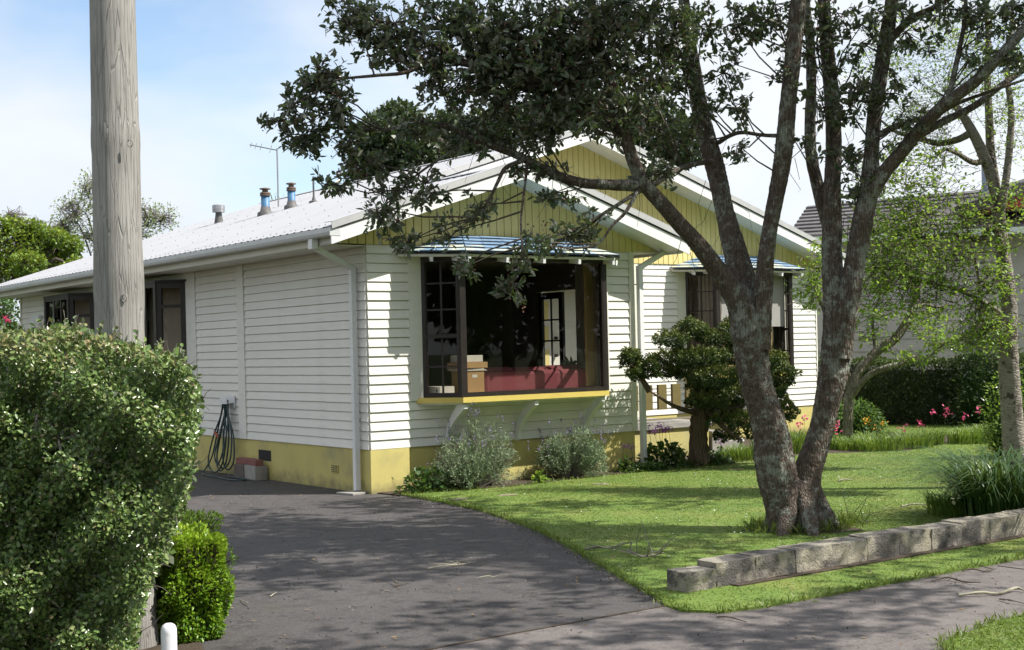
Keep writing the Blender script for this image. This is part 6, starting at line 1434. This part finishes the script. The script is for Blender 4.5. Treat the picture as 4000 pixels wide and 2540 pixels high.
for i, L in enumerate(ML):
    P = [at(x, y, MD + d) for x, y, w, d in L]; R = [mpx(w, MD + d) / 2 for x, y, w, d in L]; V_, F_ = bark_tube(P, R, 14, 8, 0.10, 5)
    np_mesh('trunk' if i == 0 else 'limb', V_, F_, M['branch_grey'], mg_, smooth=True)
msk = np.vstack([smooth_path([at(x, y, MD + d) for x, y, w, d in L], None, 8) for L in ML])
a_, b_ = cloud([(3190, 1080, 70, 90, 60, MD), (3170, 1170, 45, 60, 40, MD), (3440, 1080, 120, 80, 90, MD), (3420, 1230, 90, 60, 50, MD), (3420, 1330, 70, 40, 26, MD), (3620, 1260, 80, 50, 60, MD), (3670, 1330, 80, 40, 60, MD - .3), (3560, 1020, 120, 70, 80, MD), (3500, 900, 120, 70, 70, MD), (3560, 1390, 60, 40, 30, MD - .3), (3220, 980, 60, 60, 40, MD)], msk, None)
spray(mg_, a_, b_, 4, 0.07, M['leaf_bright'], 0.45, M['twig_grey'], 0.003, 0.5)

sb0 = gz(3390, 1725)
M['leaf_shrub'] = leaf_mat('shrub_leaf', [(0.05, 0.11, 0.02), (0.09, 0.175, 0.03), (0.14, 0.24, 0.045)], 0.5, 0.3)
leafy('garden_shrub', 'rounded green shrub behind the far flower bed', (sb0[0] + 0.25, sb0[1] + 0.55, 0), 0.70, 0.62, 0.74, 2800, 0.05, M['leaf_shrub'], cat='shrub', width=0.55)
tuft('orange_flower_clump', 'reddish-tipped grassy clump at the front of the far bed', (sb0[0] - 0.2, sb0[1] - 0.35, 0), 0.35, 0.32, 260, M['blade'], 0.014, 0.5, flower=M['petal_orange'], nf=2, fs=0.04)
M['leaf_bhedge'] = leaf_mat('boundary_hedge_leaf', [(0.020, 0.038, 0.011), (0.036, 0.062, 0.016), (0.065, 0.10, 0.024), (0.11, 0.15, 0.04)], 0.5, 0.12)
he = empty('boundary_hedge', (14.7, 3.0, 0), 'dark clipped boundary hedge in front of the neighbouring house', 'hedge')
n = 26000; L0, L1 = np.array([13.4, 6.0]), np.array([16.6, -1.0]); t = rng.random(n); dv = (L1 - L0) / np.linalg.norm(L1 - L0); nv = np.array([dv[1], -dv[0]]); nv = nv if nv @ (CAM[:2] - L0) > 0 else -nv
front = rng.random(n) < 0.68
off = np.where(front, 0.45 - 0.28 * rng.random(n) ** 2, rng.uniform(-0.45, 0.45, n)); z_ = np.where(front, rng.uniform(0, 1.35, n), 1.36 - 0.2 * rng.random(n) ** 2)
lump = 0.06 * np.sin(t * 60) + 0.05 * np.sin(t * 33 + 1); xy = L0 + (L1 - L0) * t[:, None] + nv * (off + lump)[:, None]
P = np.stack([xy[:, 0], xy[:, 1], z_ + 0.04 * np.sin(t * 47)], 1)
leaves('foliage', P, unit(np.array([nv[0], nv[1], 0.4]) + rng.normal(size=P.shape) * 0.7), rng.uniform(0.04, 0.085, n), M['leaf_bhedge'], he, width=0.6, up=0.4, hexa=False, rnd=np.clip(0.25 + 0.4 * (z_ > 1.2) + rng.normal(size=n) * 0.2, 0, 1))  # sunlit top of the hedge put into the leaf colours
k = rng.integers(0, n, 1500); twigs('twigs', P[k] - np.array([nv[0], nv[1], 0.6]) * 0.3, P[k], 0.008, 0.003, M['twig_grey'], he)
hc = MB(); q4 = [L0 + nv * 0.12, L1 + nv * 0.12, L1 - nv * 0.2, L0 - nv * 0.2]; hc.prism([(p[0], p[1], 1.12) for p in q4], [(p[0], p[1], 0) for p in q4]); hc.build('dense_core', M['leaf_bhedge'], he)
c = at(3960, 1540, 19.5); leafy('garden_shrub', 'lime-green shrub behind the birch trunk', (c[0], c[1], 0.0), 0.55, 0.5, 1.45, 1500, 0.055, M['leaf_bright'], cat='shrub', width=0.5)
c = at(3850, 1440, 27.0); leafy('garden_shrub', 'dark evergreen shrub rising behind the boundary hedge', (c[0], c[1], 0.0), 0.9, 0.8, 2.5, 1500, 0.085, M['leaf_dark'], cat='shrub', width=0.5)

# ================================================================ neighbouring house
nh = empty('neighbour_house', (20, 6, 0), 'pale grey neighbouring house with dark tiled roof behind the hedge', 'house')
M['grey_wall'] = surf('mauve_grey_wall', (0.46, 0.42, 0.42), (0.42, 0.385, 0.39), 2.0, 0.7, 0.1, 60)
M['tile'] = surf('dark_roof_tile', (0.075, 0.070, 0.070), (0.11, 0.10, 0.10), 6.0, 0.8, 0.3, 40, vary=0.25)
M['red_wall'] = surf('red_board_paint', (0.50, 0.08, 0.06), (0.44, 0.07, 0.05), 4.0, 0.6)
ND = 31.0
a0, a1 = at(3180, 1300, ND + 1.0), at(4250, 1300, ND - 1.0)
wd = a1[:2] - a0[:2]; wl_ = np.linalg.norm(wd); wd /= wl_; wn_ = np.array([wd[1], -wd[0]]); wn_ = wn_ if wn_ @ (CAM[:2] - a0[:2]) > 0 else -wn_
def nb(s, o, z): p = a0[:2] + wd * s + wn_ * o; return (p[0], p[1], z)
HW = at(3700, 900, ND)[2]
nm = MB(); nm.hexa([nb(0, 0, 0), nb(wl_, 0, 0), nb(wl_, -7, 0), nb(0, -7, 0)], [nb(0, 0, HW), nb(wl_, 0, HW), nb(wl_, -7, HW), nb(0, -7, HW)]); nwall = nm.build('wall', M['grey_wall'], nh)
for z in (0.95, 1.5, 1.78, 2.5, 3.1): 
    MB().hexa([nb(0, 0.001, z), nb(wl_, 0.001, z), nb(wl_, 0.02, z), nb(0, 0.02, z)], [nb(0, 0.001, z + 0.03), nb(wl_, 0.001, z + 0.03), nb(wl_, 0.02, z + 0.03), nb(0, 0.02, z + 0.03)]).build('batten', M['grey_wall'], nwall)
ZR = at(3600, 775, ND + 3)[2]
nr = MB(); nr.prism([nb(-0.5, 0.6, HW - 0.05), nb(-0.5, -3.4, ZR), nb(-0.5, -7.6, HW - 0.05)], [nb(wl_ + .5, 0.6, HW - 0.05), nb(wl_ + .5, -3.4, ZR + 0.25), nb(wl_ + .5, -7.6, HW - 0.05)])
nroof = nr.build('roof', M['tile'], nh)
for r in range(9):
    t0 = r / 9; f = lambda s, t, dz: nb(s, 0.6 - 4.0 * t, HW - 0.05 + (ZR + 0.25 * (s + .5) / (wl_ + 1) - HW + 0.05) * t + dz)
    MB().hexa([f(-0.5, t0, 0.01), f(wl_ + .5, t0, 0.01), f(wl_ + .5, t0 + 0.105, 0.004), f(-0.5, t0 + 0.105, 0.004)], [f(-0.5, t0, 0.06), f(wl_ + .5, t0, 0.06), f(wl_ + .5, t0 + 0.105, 0.02), f(-0.5, t0 + 0.105, 0.02)]).build('tile_course', M['tile'], nroof)
MB().hexa([nb(-0.5, 0.6, HW - 0.2), nb(wl_ + .5, 0.6, HW - 0.2), nb(wl_ + .5, 0.68, HW - 0.2), nb(-0.5, 0.68, HW - 0.2)], [nb(-0.5, 0.6, HW - 0.05), nb(wl_ + .5, 0.6, HW - 0.05), nb(wl_ + .5, 0.68, HW - 0.05), nb(-0.5, 0.68, HW - 0.05)]).build('gutter', M['gutter'], nroof)
g0, g1, g2 = at(3915, 815, ND - 1.2), at(4120, 800, ND - 1.2), at(4060, 735, ND - 1.2)
MB().prism([tuple(g0), tuple(g1), tuple(at(4120, 700, ND - 1.2)), tuple(at(3930, 785, ND - 1.2))], [tuple(p + FW * 3.6) for p in (g0, g1, at(4120, 700, ND - 1.2), at(3930, 785, ND - 1.2))]).build('red_gable', M['red_wall'], nh)
MB().hexa(*[[tuple(at(x, y, ND - 1.3) + FW * o) for x, y in ((3900, 800), (4130, 690), (4130, 655), (3880, 760))] for o in (0.0, 4.2)]).build('gable_roof', M['tile'], nh)
cp = MB(); q = at(3850, 730, ND + 2); cp.tube([(q[0], q[1], q[2] - 0.5), (q[0], q[1], q[2] + 0.9)], 0.09, 10); cp.build('chimney_pipe', surf('blue_grey_pipe', (0.22, 0.27, 0.34), (0.25, 0.3, 0.36), 5, 0.5), nh)

# ================================================================ trees in the background
def far_tree(name, label, base_px, d, blobs, mat, size, twig=None, per=1.0, trunk_r=0.2, cat='tree', bare=0.0, up=0.5):
    b = at(base_px[0], base_px[1], d); e = empty(name, (b[0], b[1], 0), label, cat)
    tops = np.array([at(x, y, d + dd) for x, y, rx, ry, n, dd in blobs])
    c = tops.mean(0)
    parts = [bark_tube([(b[0], b[1], -0.2), (b[0] * .7 + c[0] * .3, b[1] * .7 + c[1] * .3, c[2] * 0.45), tuple(c)], [trunk_r, trunk_r * 0.7, trunk_r * 0.35], 10, 5)]
    for t in tops: parts.append(bark_tube([(b[0] * .5 + c[0] * .5, b[1] * .5 + c[1] * .5, c[2] * 0.55), tuple((c + t) / 2 + rng.normal(size=3) * .1), tuple(t)], [trunk_r * 0.45, trunk_r * 0.25, trunk_r * 0.1], 7, 4))
    V_, F_ = merge(parts); np_mesh('trunk', V_, F_, twig or M['twig'], e, smooth=True)
    P, A_, TA_, TB_, R_ = [], [], [], [], []
    for (x, y, rx, ry, n, dd), t in zip(blobs, tops):
        u = ball(n, 0.3 if bare == 0 else 0.0); q = frame_pts(t, u, mpx(rx, d), mpx((rx + ry) / 2, d), mpx(ry, d)); P.append(q); A_.append(unit(u + rng.normal(size=u.shape) * 0.8)); R_.append(np.clip(0.45 + 0.3 * u[:, 2] + rng.normal(size=n) * 0.2, 0, 1))
        k = rng.integers(0, n, max(6, int(n * (0.06 + bare)))); hub_ = t + (q[rng.integers(0, n, 9)] - t) * 0.6; TA_.append(hub_[rng.integers(0, 9, len(k))]); TB_.append(q[k]); TA_.append(np.repeat(t[None], 9, 0)); TB_.append(hub_)
    leaves('foliage', np.vstack(P), np.vstack(A_), size * rng.uniform(0.6, 1.3, sum(map(len, P))), mat, e, width=0.6, up=up, hexa=False, rnd=np.concatenate(R_))
    twigs('twigs', np.vstack(TA_), np.vstack(TB_), 0.011 * d / 40, 0.005 * d / 40, twig or M['twig'], e, 0.12)
    return e
M['leaf_tree_lime'] = leaf_mat('yellow_green_tree_leaf', [(0.05, 0.10, 0.012), (0.10, 0.18, 0.018), (0.18, 0.26, 0.025), (0.27, 0.33, 0.035)], 0.5, 0.3, tcol=(0.4, 0.5, 0.05))
far_tree('lime_tree', 'dense yellow-green tree behind the far end of the house roof', (120, 1400), 36, [(60, 980, 130, 110, 2600, 0), (180, 980, 110, 95, 2200, 0.8), (260, 1010, 60, 80, 900, 1.0), (20, 1090, 120, 100, 2000, -.3), (180, 1080, 120, 90, 2200, .5), (-90, 1000, 120, 150, 1600, 0), (70, 890, 70, 40, 600, 0), (140, 900, 45, 40, 500, 0), (10, 880, 50, 40, 450, 0), (285, 960, 40, 45, 400, 0.5), (220, 930, 45, 35, 400, 0), (110, 1030, 70, 50, 900, -1.2), (290, 1050, 40, 50, 400, 0)], M['leaf_tree_lime'], 0.10, trunk_r=0.25)
far_tree('budding_tree', 'thin budding tree with sparse leaves behind the pole', (420, 1400), 44, [(290, 830, 90, 90, 420, 0), (350, 740, 60, 80, 260, 0), (420, 800, 110, 110, 380, 0), (560, 850, 90, 80, 300, 0), (640, 850, 70, 60, 240, 0), (250, 900, 70, 70, 260, 0), (480, 920, 160, 50, 380, 0), (370, 930, 100, 60, 300, 0)], leaf_mat('budding_leaf', [(0.18, 0.24, 0.07), (0.28, 0.35, 0.12), (0.34, 0.30, 0.2)], 0.6, 0.45), 0.09, M['twig_grey'], trunk_r=0.09, bare=0.22)
far_tree('bare_tree', 'leafless twiggy tree far behind the yellow-green tree', (120, 1300), 55, [(60, 860, 70, 60, 60, 0), (150, 900, 60, 60, 50, 0), (230, 900, 60, 60, 50, 0)], M['twig_grey'], 0.05, M['twig_grey'], trunk_r=0.12, bare=2.0)
cm = far_tree('camellia_bush', 'dark camellia bush with a pink bloom at the far end of the house', (20, 1450), 30, [(0, 1240, 70, 90, 900, 0), (-60, 1300, 100, 120, 900, 0), (30, 1300, 40, 60, 400, 0.2)], M['leaf_mid'], 0.10, trunk_r=0.06, cat='shrub')
q = np.array([at(22, 1248, 29.5)] * 14) + rng.normal(size=(14, 3)) * 0.03; leaves('flowers', q, unit(rng.normal(size=q.shape)), 0.10, M['petal_pink'], cm, width=0.8, hexa=False)
M['leaf_far'] = leaf_mat('far_dark_leaf', [(0.018, 0.034, 0.016), (0.032, 0.054, 0.022), (0.055, 0.078, 0.034), (0.085, 0.10, 0.05)], 0.5, 0.1)
far_tree('evergreen_tree', 'big dark evergreen tree standing behind the house roof', (1900, 1300), 42, [(1440, 650, 90, 90, 1500, 0), (1480, 540, 90, 100, 1700, 0), (1560, 480, 100, 80, 1600, .5), (1600, 600, 120, 110, 2200, 0), (1750, 540, 120, 110, 2200, 1), (1760, 660, 130, 90, 1800, 0), (1950, 520, 140, 110, 2200, 0), (2150, 480, 140, 110, 2000, 0), (2350, 470, 140, 110, 2000, 0), (2550, 500, 130, 120, 2000, 0), (2660, 560, 90, 100, 1400, 0), (1420, 730, 60, 40, 500, 0)], M['leaf_far'], 0.20, trunk_r=0.5)
pf = at(1150, 900, 37); pe = empty('palm', (pf[0], pf[1], 0), 'spiky palm crown just showing above the roof ridge', 'palm')
MB().tube([(pf[0], pf[1], 0), (pf[0], pf[1], pf[2] + 0.3)], [0.15, 0.11], 10).build('trunk', M['twig'], pe)
PB, PA2 = [], []
for px, s in ((1085, -1), (1105, -1), (1170, 1), (1215, 1), (1240, 1)):
    o = at(px, 815, 37)
    for k in range(8): PB.append(o + rng.normal(size=3) * 0.1); PA2.append(unit(UP * 1.0 + RT * (s * 0.25 + rng.normal() * 0.3)))
leaves('fronds', np.array(PB), np.array(PA2), rng.uniform(0.22, 0.42, len(PB)), M['leaf_mid'], pe, width=0.07, hexa=False, curl=0.0)

# trees out of view, seen only as reflections and shade; last two added for reflections
def rear_tree(x, y, h, r, label):
    e = empty('street_tree', (x, y, 0), label, 'tree', 'trees across the road')
    V_, F_ = bark_tube([(x, y, -0.1), (x + 0.1, y, h * 0.3), (x, y + 0.1, h * 0.7)], [0.25, 0.18, 0.08], 12, 6); np_mesh('trunk', V_, F_, M['bark'], e, smooth=True)
    u = ball(7000, 0.3); P = np.array([x, y, h * 0.56]) + u * np.array([r, r, h * 0.46]); leaves('foliage', P, unit(u + rng.normal(size=u.shape)), rng.uniform(0.35, 0.65, len(P)), M['leaf_far'], e, width=0.7, hexa=False)
for x, y, h, r, lb in ((15, -26, 13, 4.2, 'broad tree across the road, nearest the corner to the east'), (7, -29, 12, 4.0, 'rounded tree across the road, opposite the garden'), (-1, -27, 13, 4.2, 'taller tree across the road, opposite the driveway'), (-10, -29, 12, 4.2, 'wide tree across the road, west of the driveway'), (23, -27, 13, 4.4, 'spreading tree across the road to the east'), (32, -26, 13, 4.6, 'last tree across the road far to the east'), (30, -17, 12, 3.8, 'tree on the far verge to the east'), (-26, -6, 11, 4.0, 'tree in the garden far to the west of the drive'), (-25, 4, 12, 4.2, 'tall tree in the garden beyond the hedge to the west'), (-7, 27, 9, 4.0, 'unseen tree behind the far end of the drive, added for its reflection'), (-12, 40, 11, 5.5, 'unseen big tree beyond the western garden, added for its reflection')): rear_tree(x, y, h, r, lb)

# ================================================================ sticks and fallen twigs
M['stone'] = surf('lawn_stone', (0.20, 0.17, 0.12), (0.26, 0.22, 0.15), 8, 0.9, 0.4, 60)
def stick(name, label, pts_px, w, z=0.02, mat=None, forks=0):
    P = [gz(x, y, z) for x, y in pts_px]; P = [p + UP * (0.012 if i % 2 else 0.0) for i, p in enumerate(P)]
    e = MB(); pp_, rr2 = smooth_path(P, [w] * (len(P) - 1) + [w * 0.5], 5); e.tube(pp_, rr2 * (1 + 0.15 * rng.normal(size=len(rr2))), 7)
    for k in range(forks):
        i = rng.integers(1, len(pp_) - 1); d = rng.normal(size=3) * 0.14; d[2] = abs(d[2]) * (0.9 if forks > 5 else 0.08); e.tube([pp_[i], pp_[i] + d * 0.55 + UP * 0.01, pp_[i] + d * 1.1 + rng.normal(size=3) * 0.02], [w * 0.6, w * 0.45, w * 0.2], 5)
    return tag(e.build(name, mat or M['twig_grey'], None, tuple(P[0])), label, 'stick')
M['lichen_stick'] = surf('lichened_stick', (0.30, 0.29, 0.20), (0.38, 0.36, 0.27), 30, 0.9, 0.3, 90)
stick('stick', 'long pale lichened stick lying on the footpath at the right', [(3745, 2325), (3830, 2322), (3900, 2318), (3970, 2304), (4010, 2310)], 0.010, 0.008, M['lichen_stick'])
stick('stick', 'thin curved stick near the right end of the footpath', [(3905, 2340), (3950, 2352), (4005, 2358)], 0.006, 0.006)
stick('stick', 'dark thin twig lying along the grass edge of the footpath', [(3760, 2230), (3800, 2229), (3850, 2233), (3890, 2228)], 0.006, 0.006, M['twig'], 2)
stick('stick', 'small branched twig in the middle of the right footpath', [(3640, 2270), (3700, 2262), (3760, 2272), (3830, 2282)], 0.006, 0.006, M['twig'], 3)
stick('stick', 'thin dark twig on the footpath below the lawn corner', [(2800, 2410), (2850, 2418), (2915, 2430)], 0.005, 0.004, M['twig'])
stick('stick', 'short straight pale stick on the lawn right of the trunk', [(3275, 1878), (3300, 1877), (3332, 1876)], 0.012, 0.03, M['lichen_stick'])
stick('stick', 'long pale stick on the shaded lawn near the grassy clump', [(3520, 1978), (3570, 1974), (3622, 1972)], 0.010, 0.03, M['lichen_stick'])
stick('stick', 'dark curved twig lying against the foot of the block wall', [(2990, 2262), (3060, 2252), (3110, 2248), (3200, 2238)], 0.006, 0.02, M['twig'])
stick('fallen_branch', 'dead branched twig with many forks lying on the lawn', [(2450, 2150), (2475, 2165), (2510, 2175), (2560, 2172), (2590, 2160)], 0.008, 0.03, M['twig_grey'], 12)
stick('fallen_branch', 'grey lichened fallen branch on the lawn left of the forked twig', [(2285, 2145), (2330, 2142), (2380, 2140), (2440, 2128)], 0.010, 0.03, M['twig_grey'], 3)
stick('fallen_branch', 'small dead twig on the lawn to the right of the trunk roots', [(3300, 2025), (3340, 2032), (3370, 2045), (3400, 2035)], 0.006, 0.03, M['twig'], 6)
stick('stick', 'pale forked stick in the middle of the driveway', [(1870, 2258), (1905, 2257), (1935, 2256)], 0.006, 0.0, M['lichen_stick'], 1)
stick('stick', 'dry twig bundle lying on the driveway', [(1670, 2222), (1740, 2215), (1800, 2205), (1860, 2200)], 0.006, 0.0, M['lichen_stick'], 5)
stick('stick', 'thin twig near the box hedge on the driveway', [(940, 2345), (975, 2366)], 0.005, 0.0, M['lichen_stick'])
stick('stick', 'short twig on the driveway near the hedge corner', [(1055, 2330), (1080, 2320)], 0.005, 0.0, M['lichen_stick'])
stick('stick', 'dark small twig on the driveway in the shade', [(1540, 2290), (1595, 2284)], 0.006, 0.0, M['twig'], 2)
for i, (px, py, lb) in enumerate(((2880, 1838, 'small flat stone in the lawn beside the trunk'), (1985, 1938, 'flat pale stone in the lawn before the left lavender'), (1790, 1955, 'worn stone at the lawn corner near the driveway'), (2350, 1895, 'flat stone in the lawn before the right lavender'))):
    c = gz(px, py, 0.0); mbs = MB(); a = np.linspace(0, 2 * PI, 11)[:-1]; rr3 = 0.085 + 0.02 * rng.normal(size=10)
    mbs.prism([(c[0] + r * math.cos(t) * 1.3, c[1] + r * math.sin(t) * 0.8, 0.018) for r, t in zip(rr3, a)], [(c[0] + r * 1.1 * math.cos(t) * 1.3, c[1] + r * 1.1 * math.sin(t) * 0.8, -0.02) for r, t in zip(rr3, a)])
    tag(mbs.build('stepping_stone', M['stone'], None, (c[0], c[1], 0)), lb, 'stone')
